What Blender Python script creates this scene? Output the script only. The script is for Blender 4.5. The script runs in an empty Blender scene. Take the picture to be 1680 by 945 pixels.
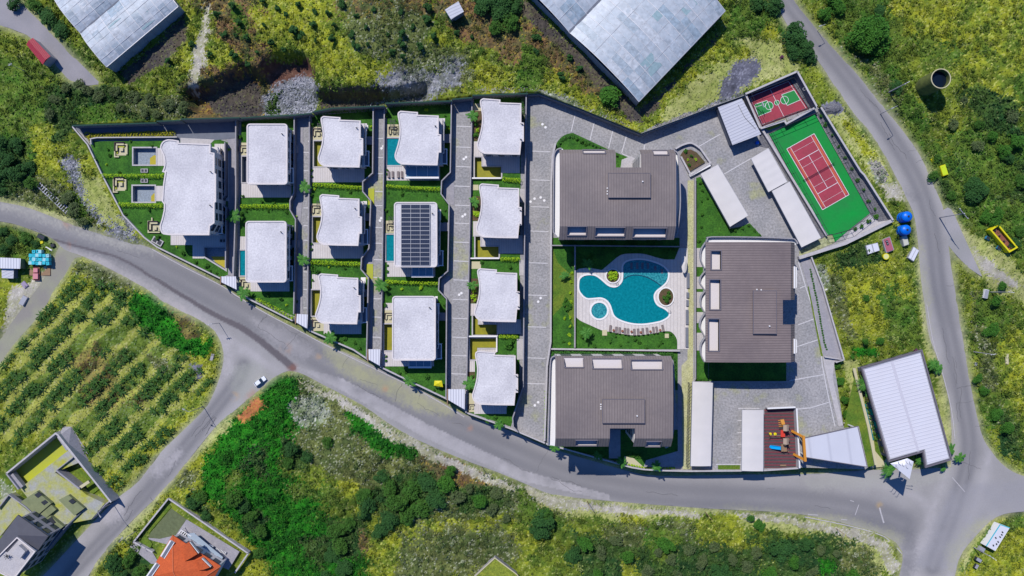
import bpy, math, random
import numpy as np
from mathutils import Vector, Matrix, geometry
from math import radians as R, sin, cos, pi, hypot, atan2
random.seed(7); RNG = np.random.default_rng(11)
SC = bpy.context.scene; COL = SC.collection
# ---------------------------------------------------------------- camera, sky, sun, exposure
H = 235.0; K = 350.0 / 1680.0
cam = bpy.data.cameras.new('camera'); cam.sensor_width = 36; cam.lens = 36 * H / 350.0
cam.clip_start = 1; cam.clip_end = 9000
camo = bpy.data.objects.new('camera', cam); COL.objects.link(camo)
camo.location = (0, 0, H); camo.rotation_euler = (0, 0, 0); SC.camera = camo
SC.render.resolution_x = 1024; SC.render.resolution_y = 576
SUN_EL = R(51); SDX, SDY = 0.52, -0.854            # the way shadows fall on the ground
wd = bpy.data.worlds.new('World'); SC.world = wd; wd.use_nodes = True
wn = wd.node_tree; bg = wn.nodes['Background']
sky = wn.nodes.new('ShaderNodeTexSky'); sky.sky_type = 'NISHITA'; sky.sun_disc = False
sky.sun_elevation = SUN_EL; sky.sun_rotation = atan2(-SDX, -SDY); sky.air_density = 1.2; sky.dust_density = 0.4; sky.ozone_density = 2.0
tint = wn.nodes.new('ShaderNodeMix'); tint.data_type = 'RGBA'; tint.blend_type = 'MULTIPLY'; tint.inputs[0].default_value = 1; tint.inputs[7].default_value = (.26, .50, .95, 1)
wn.links.new(sky.outputs[0], tint.inputs[6]); wn.links.new(tint.outputs[2], bg.inputs[0]); bg.inputs[1].default_value = 0.11
sl = bpy.data.lights.new('sun', 'SUN'); sl.energy = 4.2; sl.angle = R(0.55); sl.color = (1.0, 0.965, 0.93)
so = bpy.data.objects.new('sun', sl); COL.objects.link(so)
so.rotation_euler = Vector((SDX * cos(SUN_EL), SDY * cos(SUN_EL), -sin(SUN_EL))).to_track_quat('-Z', 'Y').to_euler()
SC.view_settings.view_transform = 'Standard'; SC.view_settings.look = 'None'
SC.view_settings.exposure = 0.10; SC.view_settings.gamma = 1.0; SC.view_settings.use_curve_mapping = False
SC.cycles.max_bounces = 5; SC.cycles.diffuse_bounces = 2; SC.cycles.glossy_bounces = 2; SC.cycles.transmission_bounces = 4
SC.cycles.transparent_max_bounces = 6; SC.cycles.caustics_reflective = False; SC.cycles.caustics_refractive = False

# ---------------------------------------------------------------- measuring: picture point at a height -> the place's metres
def P(px, py, z=0.0):
    f = (H - z) / H * K
    return Vector(((px - 840) * f, (472.5 - py) * f, z))
def PL(pts, z=0.0): return [P(a, b, z).xy for a, b in pts]

# ---------------------------------------------------------------- materials
MATS = {}
def mat(name, col, rough=0.85, var=None, vscale=1.0, vamt=0.5, fine=None, bump=0.0, bscale=8.0, spec=0.3, metal=0.0,
        stripes=None, coords='pos', attr=None, island=None, wave=None, detail=4.0, trans=0.0, moss=None):
    """col base; var second colour blended by noise; stripes=(angle, period, colour, width); island: second colour per leaf"""
    if name in MATS: return MATS[name]
    m = bpy.data.materials.new(name); m.use_nodes = True; t = m.node_tree; n = t.nodes; L = t.links
    b = n['Principled BSDF']; b.inputs['Roughness'].default_value = rough; b.inputs['Metallic'].default_value = metal
    b.inputs['Specular IOR Level'].default_value = spec
    if trans: b.inputs['Transmission Weight'].default_value = trans
    if coords == 'pos':
        g = n.new('ShaderNodeNewGeometry'); vec = g.outputs['Position']
    else:
        g = n.new('ShaderNodeTexCoord'); vec = g.outputs['Object']
    def rgb(c):
        r = n.new('ShaderNodeRGB'); r.outputs[0].default_value = (*c, 1); return r.outputs[0]
    def mix(f, a, c, mode='MIX'):
        x = n.new('ShaderNodeMix'); x.data_type = 'RGBA'; x.blend_type = mode
        if isinstance(f, float): x.inputs[0].default_value = f
        else: L.new(f, x.inputs[0])
        L.new(a, x.inputs[6]); L.new(c, x.inputs[7]); return x.outputs[2]
    def noise(s, d=detail, rg=0.6):
        x = n.new('ShaderNodeTexNoise'); x.inputs['Scale'].default_value = s; x.inputs['Detail'].default_value = d
        x.inputs['Roughness'].default_value = rg; L.new(vec, x.inputs['Vector']); return x.outputs['Fac']
    def ramp(f, a, c):
        x = n.new('ShaderNodeMapRange'); x.inputs[1].default_value = a; x.inputs[2].default_value = c
        L.new(f, x.inputs[0]); return x.outputs[0]
    if attr:
        a = n.new('ShaderNodeAttribute'); a.attribute_name = attr; c = a.outputs['Color']
    else: c = rgb(col)
    if var: c = mix(ramp(noise(vscale), 0.5 - vamt * .5, 0.5 + vamt * .5), c, rgb(var))
    if island:
        gi = n.new('ShaderNodeNewGeometry'); c = mix(gi.outputs['Random Per Island'], c, rgb(island))
    if moss: c = mix(ramp(noise(moss[1], 4.0, .65), moss[2], moss[2] + .14), c, rgb(moss[0]))
    if fine:   # (scale, strength) small speckle
        f = ramp(noise(fine[0], 2.0, 0.7), 0.3, 0.7)
        x = n.new('ShaderNodeMapRange'); L.new(f, x.inputs[0]); x.inputs[3].default_value = 1 - fine[1]; x.inputs[4].default_value = 1 + fine[1]
        y = n.new('ShaderNodeVectorMath'); y.operation = 'SCALE'; L.new(c, y.inputs[0]); L.new(x.outputs[0], y.inputs['Scale']); c = y.outputs[0]
    hgt = None
    if stripes:
        ang, per, sc, wdt = stripes
        mp = n.new('ShaderNodeMapping'); mp.inputs['Rotation'].default_value = (0, 0, -ang); L.new(vec, mp.inputs[0])
        sx = n.new('ShaderNodeSeparateXYZ'); L.new(mp.outputs[0], sx.inputs[0])
        d = n.new('ShaderNodeMath'); d.operation = 'DIVIDE'; L.new(sx.outputs[0], d.inputs[0]); d.inputs[1].default_value = per
        f = n.new('ShaderNodeMath'); f.operation = 'FRACT'; L.new(d.outputs[0], f.inputs[0])
        pp = n.new('ShaderNodeMath'); pp.operation = 'PINGPONG'; L.new(f.outputs[0], pp.inputs[0]); pp.inputs[1].default_value = 0.5
        mr = n.new('ShaderNodeMapRange'); L.new(pp.outputs[0], mr.inputs[0]); mr.inputs[1].default_value = wdt * .5 ; mr.inputs[2].default_value = wdt * .5 + 0.1
        mr.inputs[3].default_value = 1; mr.inputs[4].default_value = 0
        c = mix(mr.outputs[0], c, rgb(sc)); hgt = mr.outputs[0]
    L.new(c, b.inputs['Base Color'])
    if bump or hgt is not None:
        bp = n.new('ShaderNodeBump'); bp.inputs['Strength'].default_value = bump or 0.4; bp.inputs['Distance'].default_value = 0.12
        L.new(noise(bscale, 3.0) if hgt is None else hgt, bp.inputs['Height']); L.new(bp.outputs[0], b.inputs['Normal'])
    MATS[name] = m; return m
def emptyslot(): return None
M_gravel = mat('roof_gravel', (.61, .585, .585), .95, var=(.49, .47, .48), vscale=.11, vamt=.28, fine=(1.8, .15), bump=.5, bscale=1.6)
M_stucco = mat('stucco', (.62, .56, .53), .8, fine=(3, .05))
M_white = mat('white_paint', (.72, .70, .68), .6, fine=(3, .05))
M_wallw = mat('villa_wall', (.60, .56, .53), .85, var=(.50, .47, .45), vscale=.6)
M_conc = mat('concrete', (.34, .32, .33), .9, var=(.25, .24, .26), vscale=.5, fine=(2.2, .12))
M_concl = mat('pale_concrete', (.47, .44, .43), .9, var=(.38, .36, .36), vscale=.6, fine=(2.2, .1))
M_concd = mat('grey_render_wall', (.16, .17, .20), .9, var=(.12, .13, .16), vscale=.5)
M_cobble = mat('cobble_pavers', (.325, .31, .305), .9, var=(.245, .24, .24), vscale=.10, vamt=.3, fine=(1.5, .27), bump=.4, bscale=4, moss=((.36, .36, .15), .05, .56))
M_asph = mat('worn_asphalt', (.235, .225, .235), .9, attr='Col', fine=(2.5, .05), bump=.15, bscale=6)
M_lawn = mat('lawn_grass', (.050, .155, .014), .95, var=(.020, .080, .009), vscale=.28, vamt=.4, fine=(1.8, .38), bump=.5, bscale=5)
M_lawny = mat('dry_lawn_grass', (.16, .20, .02), .95, var=(.05, .13, .012), vscale=.22, fine=(1.8, .3), bump=.4, bscale=5)
M_soil = mat('red_soil', (.13, .065, .045), .95, var=(.06, .07, .02), vscale=.8, fine=(3, .3))
M_deck = mat('deck_tiles', (.60, .55, .52), .75, var=(.52, .48, .45), vscale=.5, stripes=(0, .6, (.42, .38, .36), .12), fine=(2, .06))
M_poold = mat('pool_deck', (.60, .55, .52), .75, var=(.52, .48, .45), vscale=.6, stripes=(0, 1.2, (.46, .42, .40), .06), fine=(2, .07))
M_glass = mat('window_glass', (.02, .035, .05), .08, spec=.8)
M_frame = mat('dark_window_frame', (.06, .065, .075), .5)
M_dark = mat('dark_metal', (.03, .033, .04), .5)
M_steel = mat('galvanised_steel', (.38, .38, .40), .45, metal=.3)
M_brown = mat('brown_roof_ns', (.215, .178, .163), .6, stripes=(0, .84, (.165, .135, .126), .18), var=(.165, .138, .132), vscale=.09, vamt=.3, fine=(.8, .07))
M_brownr = mat('brown_roof_ew', (.215, .170, .157), .6, stripes=(pi / 2, .80, (.15, .118, .112), .22), var=(.165, .13, .125), vscale=.09, vamt=.3, fine=(.8, .07))
M_browns = mat('brown_trim', (.14, .125, .14), .5)
M_fab = mat('canopy_fabric', (.62, .58, .55), .7, var=(.56, .53, .50), vscale=.2)
M_wood = mat('timber', (.26, .16, .09), .7, fine=(4, .15))
M_orng = mat('ochre_steel', (.55, .23, .03), .5)
M_pool = mat('pool_water', (.0, .135, .165), .12, var=(.004, .23, .27), vscale=1.3, vamt=.45, bump=.35, bscale=2.2, spec=.5)
M_poolp = mat('shallow_pool_water', (.006, .13, .17), .12, var=(.05, .33, .35), vscale=1.8, vamt=.3, bump=.3, bscale=2.5, spec=.5)
M_poolf = mat('green_pool_floor', (.30, .27, .01), .6, var=(.20, .19, .012), vscale=.8)
M_poolt = mat('grey_pool_floor', (.22, .26, .30), .6, fine=(3, .3))
M_pooly = mat('ochre_stain', (.40, .33, .03), .8, fine=(3, .1))
M_red = mat('red_court', (.36, .045, .07), .8, var=(.28, .045, .06), vscale=.2, vamt=.4, fine=(1.2, .07))
M_org = mat('orange_court', (.48, .10, .05), .8)
M_grn = mat('green_court', (.0, .26, .035), .8, var=(.012, .20, .04), vscale=.15, vamt=.4, fine=(1.2, .06))
M_grnd = mat('mini_court_green', (.02, .22, .05), .8)
M_line = mat('line_paint', (.72, .72, .70), .7)
M_lined = mat('paver_band', (.52, .50, .50), .85, fine=(2, .12))
M_stones = mat('dark_gravel', (.10, .10, .12), .95, var=(.17, .165, .17), vscale=2.5, vamt=.4, fine=(3, .5), bump=.8, bscale=4)
M_mesh = mat('green_fence_mesh', (.012, .05, .035), .8)
M_leafh = mat('hedge_leaf', (.38, .56, .010), .8, island=(.14, .30, .008))
M_leafd = mat('dark_leaf', (.010, .050, .012), .85, var=(.03, .09, .012), vscale=.25, island=(.030, .10, .018))
M_leafm = mat('green_leaf', (.015, .09, .008), .85, var=(.04, .14, .008), vscale=.25, island=(.05, .15, .012))
M_leafo = mat('olive_leaf', (.035, .065, .022), .85, var=(.07, .11, .02), vscale=.2, island=(.09, .12, .045))
M_leafb = mat('banana_leaf', (.014, .055, .006), .7, var=(.045, .12, .010), vscale=.5)
M_leafp = mat('palm_leaf', (.02, .12, .012), .7, island=(.09, .24, .03))
M_leafy = mat('yellow_hedge_leaf', (.40, .34, .01), .8, island=(.22, .26, .01))
M_leafg = mat('wall_hedge_leaf', (.02, .09, .012), .8, island=(.05, .17, .02))
M_leafv = mat('violet_flower', (.16, .01, .12), .8, island=(.08, .05, .05))
M_bark = mat('bark', (.12, .08, .05), .9)
M_solar = mat('solar_cells', (.012, .022, .052), .45, spec=.25)
M_blue = mat('blue_plastic', (.0, .13, .62), .4)
M_teal = mat('turquoise_plastic', (.03, .42, .50), .5)
M_tile = mat('orange_roof_tiles', (.52, .10, .025), .8, var=(.42, .075, .02), vscale=.8, fine=(2.2, .15), bump=.3, bscale=5)
M_char = mat('charcoal_roof', (.085, .085, .10), .7, var=(.07, .07, .085), vscale=.6)
M_redm = mat('red_roof_metal', (.34, .025, .045), .6, stripes=(R(35), .5, (.26, .02, .035), .3))
M_roofw = mat('white_ribbed_roof', (.60, .59, .63), .6, stripes=(R(90 + 14), 1.15, (.535, .525, .56), .12), var=(.57, .55, .58), vscale=.2)
M_roofu = mat('grey_ribbed_roof', (.50, .50, .53), .6, stripes=(R(90 + 24), 1.0, (.40, .40, .44), .18), var=(.45, .45, .50), vscale=.2)
M_ribv = mat('white_ribbed_canopy', (.62, .61, .64), .6, stripes=(0, .9, (.42, .42, .46), .22))
M_lichen = mat('mossy_concrete', (.36, .36, .05), .9, var=(.33, .33, .30), vscale=.18, vamt=.25, fine=(1.5, .12))
M_lich2 = mat('yellow_mossy_concrete', (.42, .44, .02), .9, var=(.34, .36, .06), vscale=.3)
M_grnwall = mat('mossy_wall', (.16, .18, .09), .9, var=(.22, .24, .12), vscale=.5)
M_yellow = mat('yellow_paint', (.62, .55, .01), .5)
M_rust = mat('rusty_steel', (.22, .08, .05), .8, fine=(3, .3))
M_play = mat('rubber_play_floor', (.075, .06, .06), .9, stripes=(pi / 2, 1.1, (.16, .04, .05), .35), fine=(3, .3))
M_pink = mat('faded_red_steel', (.36, .10, .14), .7, fine=(3, .2))
M_mem = mat('membrane', (.66, .65, .68), .6)
M_beige = mat('beige_cushion', (.50, .45, .28), .9)
M_sofa = mat('brown_rattan', (.07, .045, .05), .9)
M_rock = mat('pale_rock', (.34, .31, .29), .9, fine=(2, .3), coords='obj')
M_tank = mat('mossy_tank_wall', (.15, .17, .04), .9, var=(.06, .075, .025), vscale=.7)
M_gh = mat('greenhouse_film', (.34, .385, .425), .45, var=(.43, .46, .49), vscale=.22, vamt=.3, fine=(.6, .14), spec=.4)
M_ghr = mat('film_patch', (.26, .36, .38), .35, fine=(1, .12))
M_ghl = mat('film_joint', (.60, .58, .58), .5)
M_ghd = mat('greenhouse_wall_film', (.30, .34, .37), .5, var=(.22, .25, .28), vscale=.4)

# ---------------------------------------------------------------- objects
def tag(o, label=None, cat=None, group=None, kind=None):
    if label: o['label'] = label
    if cat: o['category'] = cat
    if group: o['group'] = group
    if kind: o['kind'] = kind
    return o
class M:
    def __init__(s): s.v = []; s.f = []; s.mi = []; s.mats = []
    def m(s, material):
        if material not in s.mats: s.mats.append(material)
        return s.mats.index(material)
    def add(s, vs, fs, material=None):
        k = len(s.v); s.v += [tuple(v) for v in vs]; s.f += [tuple(i + k for i in f) for f in fs]
        s.mi += [s.m(material) if material else 0] * len(fs); return s
    def prism(s, poly, z0, z1, material=None, bottom=False):
        poly = ccw(poly); n = len(poly)
        vs = [(p[0], p[1], z0) for p in poly] + [(p[0], p[1], z1) for p in poly]
        fs = [(i, (i + 1) % n, n + (i + 1) % n, n + i) for i in range(n)]
        tr = tris(poly); fs += [(n + a, n + b, n + c) for a, b, c in tr]
        if bottom: fs += [(c, b, a) for a, b, c in tr]
        return s.add(vs, fs, material)
    def box(s, c, d, a=0.0, material=None, z0=None):
        hx, hy = d[0] / 2, d[1] / 2; ca, sa = cos(a), sin(a); z0 = c[2] if z0 is None else z0
        q = [(c[0] + x * ca - y * sa, c[1] + x * sa + y * ca) for x, y in ((-hx, -hy), (hx, -hy), (hx, hy), (-hx, hy))]
        return s.prism(q, z0, z0 + d[2], material, bottom=True)
    def bar(s, a, b, w, h=None, material=None):
        a, b = Vector(a), Vector(b); h = h or w; d = (b - a)
        if d.length < 1e-6: return s
        d.normalize(); u = d.cross(Vector((0, 0, 1)))
        u = Vector((1, 0, 0)) if u.length < 1e-3 else u.normalized(); w2 = u.cross(d)
        vs = [p + u * (i * w / 2) + w2 * (j * h / 2) for p in (a, b) for i, j in ((-1, -1), (1, -1), (1, 1), (-1, 1))]
        return s.add(vs, [(0, 3, 2, 1), (4, 5, 6, 7), (0, 1, 5, 4), (1, 2, 6, 5), (2, 3, 7, 6), (3, 0, 4, 7)], material)
    def cyl(s, a, b, r0, r1=None, n=10, material=None):
        a, b = Vector(a), Vector(b); r1 = r0 if r1 is None else r1; d = (b - a).normalized()
        u = d.cross(Vector((0.3, 1, 0.1))).normalized(); w = d.cross(u); vs = []
        for p, r in ((a, r0), (b, r1)): vs += [p + u * r * cos(2 * pi * i / n) + w * r * sin(2 * pi * i / n) for i in range(n)]
        return s.add(vs, [(i, (i + 1) % n, n + (i + 1) % n, n + i) for i in range(n)] + [tuple(range(n - 1, -1, -1)), tuple(range(n, 2 * n))], material)
    def wall(s, pts, th, z0, z1, closed=False, material=None):
        """a thick wall along points; z0/z1 numbers"""
        L_, R_ = offs(pts, th / 2, closed), offs(pts, -th / 2, closed)
        n = len(pts); vs = []
        for i in range(n): vs += [(L_[i][0], L_[i][1], z0), (R_[i][0], R_[i][1], z0), (R_[i][0], R_[i][1], z1), (L_[i][0], L_[i][1], z1)]
        fs = []
        for i in range(n if closed else n - 1):
            a, b = 4 * i, 4 * ((i + 1) % n)
            for j in range(4): fs.append((a + j, a + (j + 1) % 4, b + (j + 1) % 4, b + j))
        if not closed: fs += [(3, 2, 1, 0), tuple(4 * (n - 1) + j for j in range(4))]
        return s.add(vs, fs, material)
def offs(pts, d, closed=False):
    n = len(pts); out = []
    for i in range(n):
        p = Vector(pts[i][:2])
        a = Vector(pts[i - 1][:2]) if (i > 0 or closed) else None
        b = Vector(pts[(i + 1) % n][:2]) if (i < n - 1 or closed) else None
        d1 = (p - a).normalized() if a is not None else (b - p).normalized()
        d2 = (b - p).normalized() if b is not None else d1
        n1, n2 = Vector((-d1.y, d1.x)), Vector((-d2.y, d2.x)); m = n1 + n2
        m = n1 if m.length < .2 else m.normalized(); k = d / max(.45, m.dot(n1)); out.append((p.x + m.x * k, p.y + m.y * k))
    return out
def area(p): return sum(p[i][0] * p[(i + 1) % len(p)][1] - p[(i + 1) % len(p)][0] * p[i][1] for i in range(len(p))) / 2
def ccw(p): p = [tuple(q[:2]) for q in p]; return p if area(p) > 0 else p[::-1]
def tris(poly):
    t = geometry.tessellate_polygon([[Vector((p[0], p[1], 0)) for p in poly]]); out = []
    for a, b, c in t:
        pa, pb, pc = poly[a], poly[b], poly[c]
        cr = (pb[0] - pa[0]) * (pc[1] - pa[1]) - (pb[1] - pa[1]) * (pc[0] - pa[0]); out.append((a, b, c) if cr > 0 else (a, c, b))
    return out
def obj(name, mb, material=None, parent=None, loc=None, smooth=False):
    """one mesh object; geometry given in the place's metres is moved into its own or its parent's frame"""
    if parent is not None: o0 = Vector(parent['_o'])
    elif loc is not None: o0 = Vector(loc)
    else: o0 = Vector((0, 0, 0))
    me = bpy.data.meshes.new(name)
    me.from_pydata([(v[0] - o0.x, v[1] - o0.y, v[2] - o0.z) for v in mb.v], [], mb.f)
    ms = mb.mats if mb.mats else [material]
    for x in ms: me.materials.append(x)
    if len(ms) > 1: me.polygons.foreach_set('material_index', mb.mi)
    if smooth: me.polygons.foreach_set('use_smooth', [True] * len(mb.f))
    me.update(); o = bpy.data.objects.new(name, me); COL.objects.link(o)
    if parent is not None: o.parent = parent
    elif loc is not None: o.location = loc
    o['_o'] = tuple(o0); return o
def thing(name, label, cat, loc, group=None):
    o = bpy.data.objects.new(name, None); COL.objects.link(o); o.location = loc; o['_o'] = tuple(loc); return tag(o, label, cat, group)
def dup(root, loc, rot=None, scale=None, label=None, group=None):
    r = root.copy(); COL.objects.link(r); r.location = loc
    if rot is not None: r.rotation_euler = (0, 0, rot)
    if scale is not None: r.scale = (scale,) * 3 if isinstance(scale, (int, float)) else scale
    if label: r['label'] = label
    if group: r['group'] = group
    for ch in list(root.children):
        c = ch.copy(); COL.objects.link(c); c.parent = r
        for g in list(ch.children):
            d = g.copy(); COL.objects.link(d); d.parent = c
    return r
def smooth(pts, closed=False, k=5):
    """Catmull-Rom through picture points"""
    n = len(pts); out = []
    rng = range(n) if closed else range(n - 1)
    for i in rng:
        p0 = pts[i - 1] if (i > 0 or closed) else pts[0]; p1 = pts[i]; p2 = pts[(i + 1) % n]; p3 = pts[(i + 2) % n] if (i + 2 < n or closed) else pts[-1]
        for j in range(k):
            t = j / k
            out.append(tuple(.5 * ((2 * p1[c]) + (-p0[c] + p2[c]) * t + (2 * p0[c] - 5 * p1[c] + 4 * p2[c] - p3[c]) * t * t + (-p0[c] + 3 * p1[c] - 3 * p2[c] + p3[c]) * t ** 3) for c in (0, 1)))
    if not closed: out.append(tuple(pts[-1]))
    return out
def rrect(x0, y0, x1, y1, r=4, k=4):
    out = []
    for cx, cy, a in ((x1 - r, y0 + r, -90), (x1 - r, y1 - r, 0), (x0 + r, y1 - r, 90), (x0 + r, y0 + r, 180)):
        for j in range(k + 1): t = R(a + 90 * j / k); out.append((cx + r * cos(t), cy + r * sin(t)))
    return out
def rect(x0, y0, x1, y1): return [(x0, y0), (x1, y0), (x1, y1), (x0, y1)]
def pip(x, y, poly):
    x = np.asarray(x); y = np.asarray(y); ins = np.zeros(x.shape, bool); n = len(poly); j = n - 1
    for i in range(n):
        xi, yi = poly[i][:2]; xj, yj = poly[j][:2]
        if yi != yj: ins ^= ((yi > y) != (yj > y)) & (x < (xj - xi) * (y - yi) / (yj - yi) + xi)
        j = i
    return ins
# ---------------------------------------------------------------- terrain
_T = [RNG.random((256, 256)) for _ in range(10)]
def vn(x, y, s, k=0):
    x = np.asarray(x) / s + 31.7 * (k + 1); y = np.asarray(y) / s + 17.3 * (k + 2)
    xi = np.floor(x).astype(int); yi = np.floor(y).astype(int); fx = x - xi; fy = y - yi
    fx = fx * fx * (3 - 2 * fx); fy = fy * fy * (3 - 2 * fy); T = _T[k % 10]
    a = T[xi & 255, yi & 255]; b = T[(xi + 1) & 255, yi & 255]; c = T[xi & 255, (yi + 1) & 255]; d = T[(xi + 1) & 255, (yi + 1) & 255]
    return (a * (1 - fx) + b * fx) * (1 - fy) + (c * (1 - fx) + d * fx) * fy
def fbm(x, y, s, k=0, o=3):
    r = 0; a = .5; t = 0
    for i in range(o): r = r + a * vn(x, y, s / 2 ** i, k + i); t += a; a *= .55
    return r / t
CP = [(100, 300, 0), (60, 200, .8), (250, 185, 1.5), (300, 80, 3), (30, 60, 2), (600, 75, 4.5), (780, 110, 3), (500, 165, .8), (650, 140, .8), (900, 80, 4), (1050, 190, 2.5), (1200, 120, 1.5),
      (1280, 60, 1), (1400, 150, .6), (1480, 250, .4), (1560, 130, 3), (1680, 100, 7), (1600, 300, 2), (1680, 400, 2), (1420, 500, -1), (1560, 560, -2), (1560, 700, -2.6), (1500, 810, -3.2),
      (1680, 800, -3), (1680, 600, -1), (900, 782, -4.5), (1100, 800, -4.6), (700, 690, -2.6), (560, 600, -1.9), (430, 520, -1.1), (250, 430, -.6), (0, 350, 0), (1300, 800, -4.2),
      (1480, 900, -4), (800, 900, -6.5), (1200, 920, -6.5), (500, 750, -4), (450, 900, -6.5), (400, 640, -1.8), (320, 700, -2.2), (150, 860, -3), (50, 550, -1), (200, 600, -2), (100, 750, -2.6), (0, 940, -3.5),
      (660, 800, -4.5), (1000, 860, -4.6), (1640, 900, -2.5), (380, 870, -3.2), (1450, 420, 0), (20, 440, -.3), (250, 930, -3.2)]
CW = [((a - 840) * K, (472.5 - b) * K, c) for a, b, c in CP]
def hbase(x, y):
    x = np.asarray(x, float); y = np.asarray(y, float); s = 0; w = 0
    for a, b, c in CW:
        k = 1 / ((x - a) ** 2 + (y - b) ** 2 + 60.0) ** 1.6; s = s + k * c; w = w + k
    return s / w
def G(px, py, dz=0.0):
    z = 0.0
    for _ in range(3):
        q = P(px, py, z); z = float(hbase(q.x, q.y)) + dz
    return P(px, py, z)
def GL(pts, dz=0.0): return [G(a, b, dz) for a, b in pts]
COMP = [(119, 207), (392, 197), (511, 189), (632, 176), (775, 161), (866, 157), (885, 157), (1052, 223), (1223, 158), (1308, 120), (1340, 176), (1348, 179), (1412, 283), (1463, 362), (1387, 400),
        (1312, 423), (1330, 425), (1348, 474), (1381, 590), (1368, 594), (1384, 700), (1405, 640), (1426, 765), (1420, 770), (1315, 767), (1250, 771), (1132, 772), (1055, 771), (1000, 757), (894, 727), (840, 704),
        (765, 677), (734, 655), (626, 604), (580, 575), (507, 543), (480, 526), (393, 483), (362, 457), (257, 406), (237, 391), (202, 353), (188, 325), (166, 284), (143, 237)]
COMPW = PL(COMP)
MAINR = smooth([(-70, 318), (0, 331), (50, 342), (120, 369), (212, 398), (250, 408), (362, 467), (394, 489), (486, 540), (532, 563), (600, 594), (700, 645), (762, 680), (838, 707), (900, 734), (1000, 764), (1060, 779), (1132, 780), (1240, 778), (1315, 778), (1420, 771)], k=3) + \
        [(1500, 770), (1560, 766)] + smooth([(1561, 708), (1556, 650), (1541, 597), (1524, 554), (1517, 500), (1511, 461), (1502, 366), (1485, 321), (1440, 236), (1400, 185), (1365, 135), (1342, 100), (1292, 42), (1272, 0), (1235, -60)], k=3) + \
        smooth([(1270, -60), (1302, 0), (1342, 50), (1400, 115), (1437, 160), (1497, 236), (1522, 281), (1537, 316), (1549, 350), (1560, 436), (1566, 472), (1578, 547), (1592, 630), (1609, 708), (1626, 740), (1652, 768), (1690, 784), (1760, 795)], k=3) + \
        smooth([(1760, 838), (1680, 839), (1635, 848), (1600, 880), (1572, 920), (1560, 990)], k=3) + [(1478, 990)] + \
        smooth([(1475, 945), (1480, 905), (1450, 878), (1390, 860), (1322, 845), (1260, 839), (1160, 834), (1050, 826), (960, 818), (905, 811), (865, 795), (820, 776), (753, 751), (684, 721), (640, 696), (595, 665), (532, 632), (490, 611), (462, 612), (425, 640), (382, 676), (351, 703), (276, 796), (213, 858), (160, 921), (120, 990)], k=3) + \
        smooth([(20, 990), (70, 945), (120, 892), (186, 823), (226, 791), (263, 743), (302, 705), (338, 668), (358, 627), (367, 585), (358, 552), (335, 530), (275, 500), (240, 474), (178, 440), (140, 422), (105, 409), (85, 391), (32, 370), (0, 363), (-70, 350)], k=3)
NWR = smooth([(-70, -60), (28, -60)]) + smooth([(28, 0), (65, 35), (110, 82), (150, 122), (166, 138)], k=3) + [(140, 141), (120, 135)] + smooth([(110, 128), (55, 66), (30, 52), (0, 42), (-70, 30)], k=3)
DIRT = smooth([(97, 405), (85, 430), (70, 461), (52, 485), (15, 535), (-5, 562), (-70, 620)], k=3) + smooth([(-70, 690), (0, 598), (25, 562), (67, 515), (92, 472), (110, 448), (122, 424), (140, 423)], k=3) + [(105, 409)]
SPUR = smooth([(1547, 345), (1560, 343), (1580, 385), (1598, 425), (1612, 455)], k=3) + smooth([(1590, 440), (1570, 420), (1552, 398)], k=3)
# painted ground kinds: colour a, colour b, speck colour, speck share, relief metres, tuft density, tuft size
PALS = {
 'fld': ((.30, .31, .06), (.13, .17, .025), (.36, .35, .16), .12, .35, .6, .34),
 'yel': ((.24, .255, .018), (.085, .13, .014), (.32, .33, .08), .10, .8, 1.0, .36),
 'yeg': ((.155, .19, .018), (.055, .10, .012), (.25, .27, .08), .09, .9, 1.0, .36),
 'grn': ((.045, .110, .012), (.095, .14, .018), (.16, .20, .06), .06, .9, 1.0, .40),
 'brg': ((.016, .148, .006), (.009, .072, .005), (.04, .17, .010), .10, 1.5, 1.6, .42),
 'drk': ((.014, .050, .012), (.045, .085, .015), (.09, .13, .04), .08, 1.5, 1.5, .48),
 'olv': ((.125, .14, .040), (.065, .09, .026), (.27, .28, .18), .09, .9, 1.1, .36),
 'brn': ((.17, .095, .045), (.07, .08, .03), (.26, .19, .03), .12, .7, .7, .36),
 'org': ((.42, .14, .05), (.30, .12, .05), (.40, .22, .05), .1, .15, .05, .3),
 'gry': ((.22, .22, .25), (.08, .09, .08), (.34, .34, .37), .14, .7, .35, .35),
 'gbr': ((.21, .21, .22), (.09, .105, .06), (.32, .32, .34), .14, .9, .8, .34),
 'dgr': ((.12, .12, .15), (.08, .08, .10), (.18, .18, .22), .15, .5, .05, .3),
 'wht': ((.25, .27, .19), (.11, .15, .06), (.42, .42, .37), .12, .5, .9, .34),
 'pal': ((.34, .34, .13), (.25, .28, .07), (.12, .16, .03), .12, .15, .35, .33),
 'snd': ((.36, .33, .28), (.27, .26, .15), (.44, .41, .36), .1, .08, .03, .3),
 'drt': ((.27, .25, .20), (.33, .33, .17), (.20, .18, .15), .08, .06, .03, .3),
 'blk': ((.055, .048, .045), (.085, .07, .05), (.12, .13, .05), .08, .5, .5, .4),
 'red': ((.085, .040, .030), (.13, .065, .045), (.16, .09, .06), .1, .5, .02, .4),
}
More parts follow.
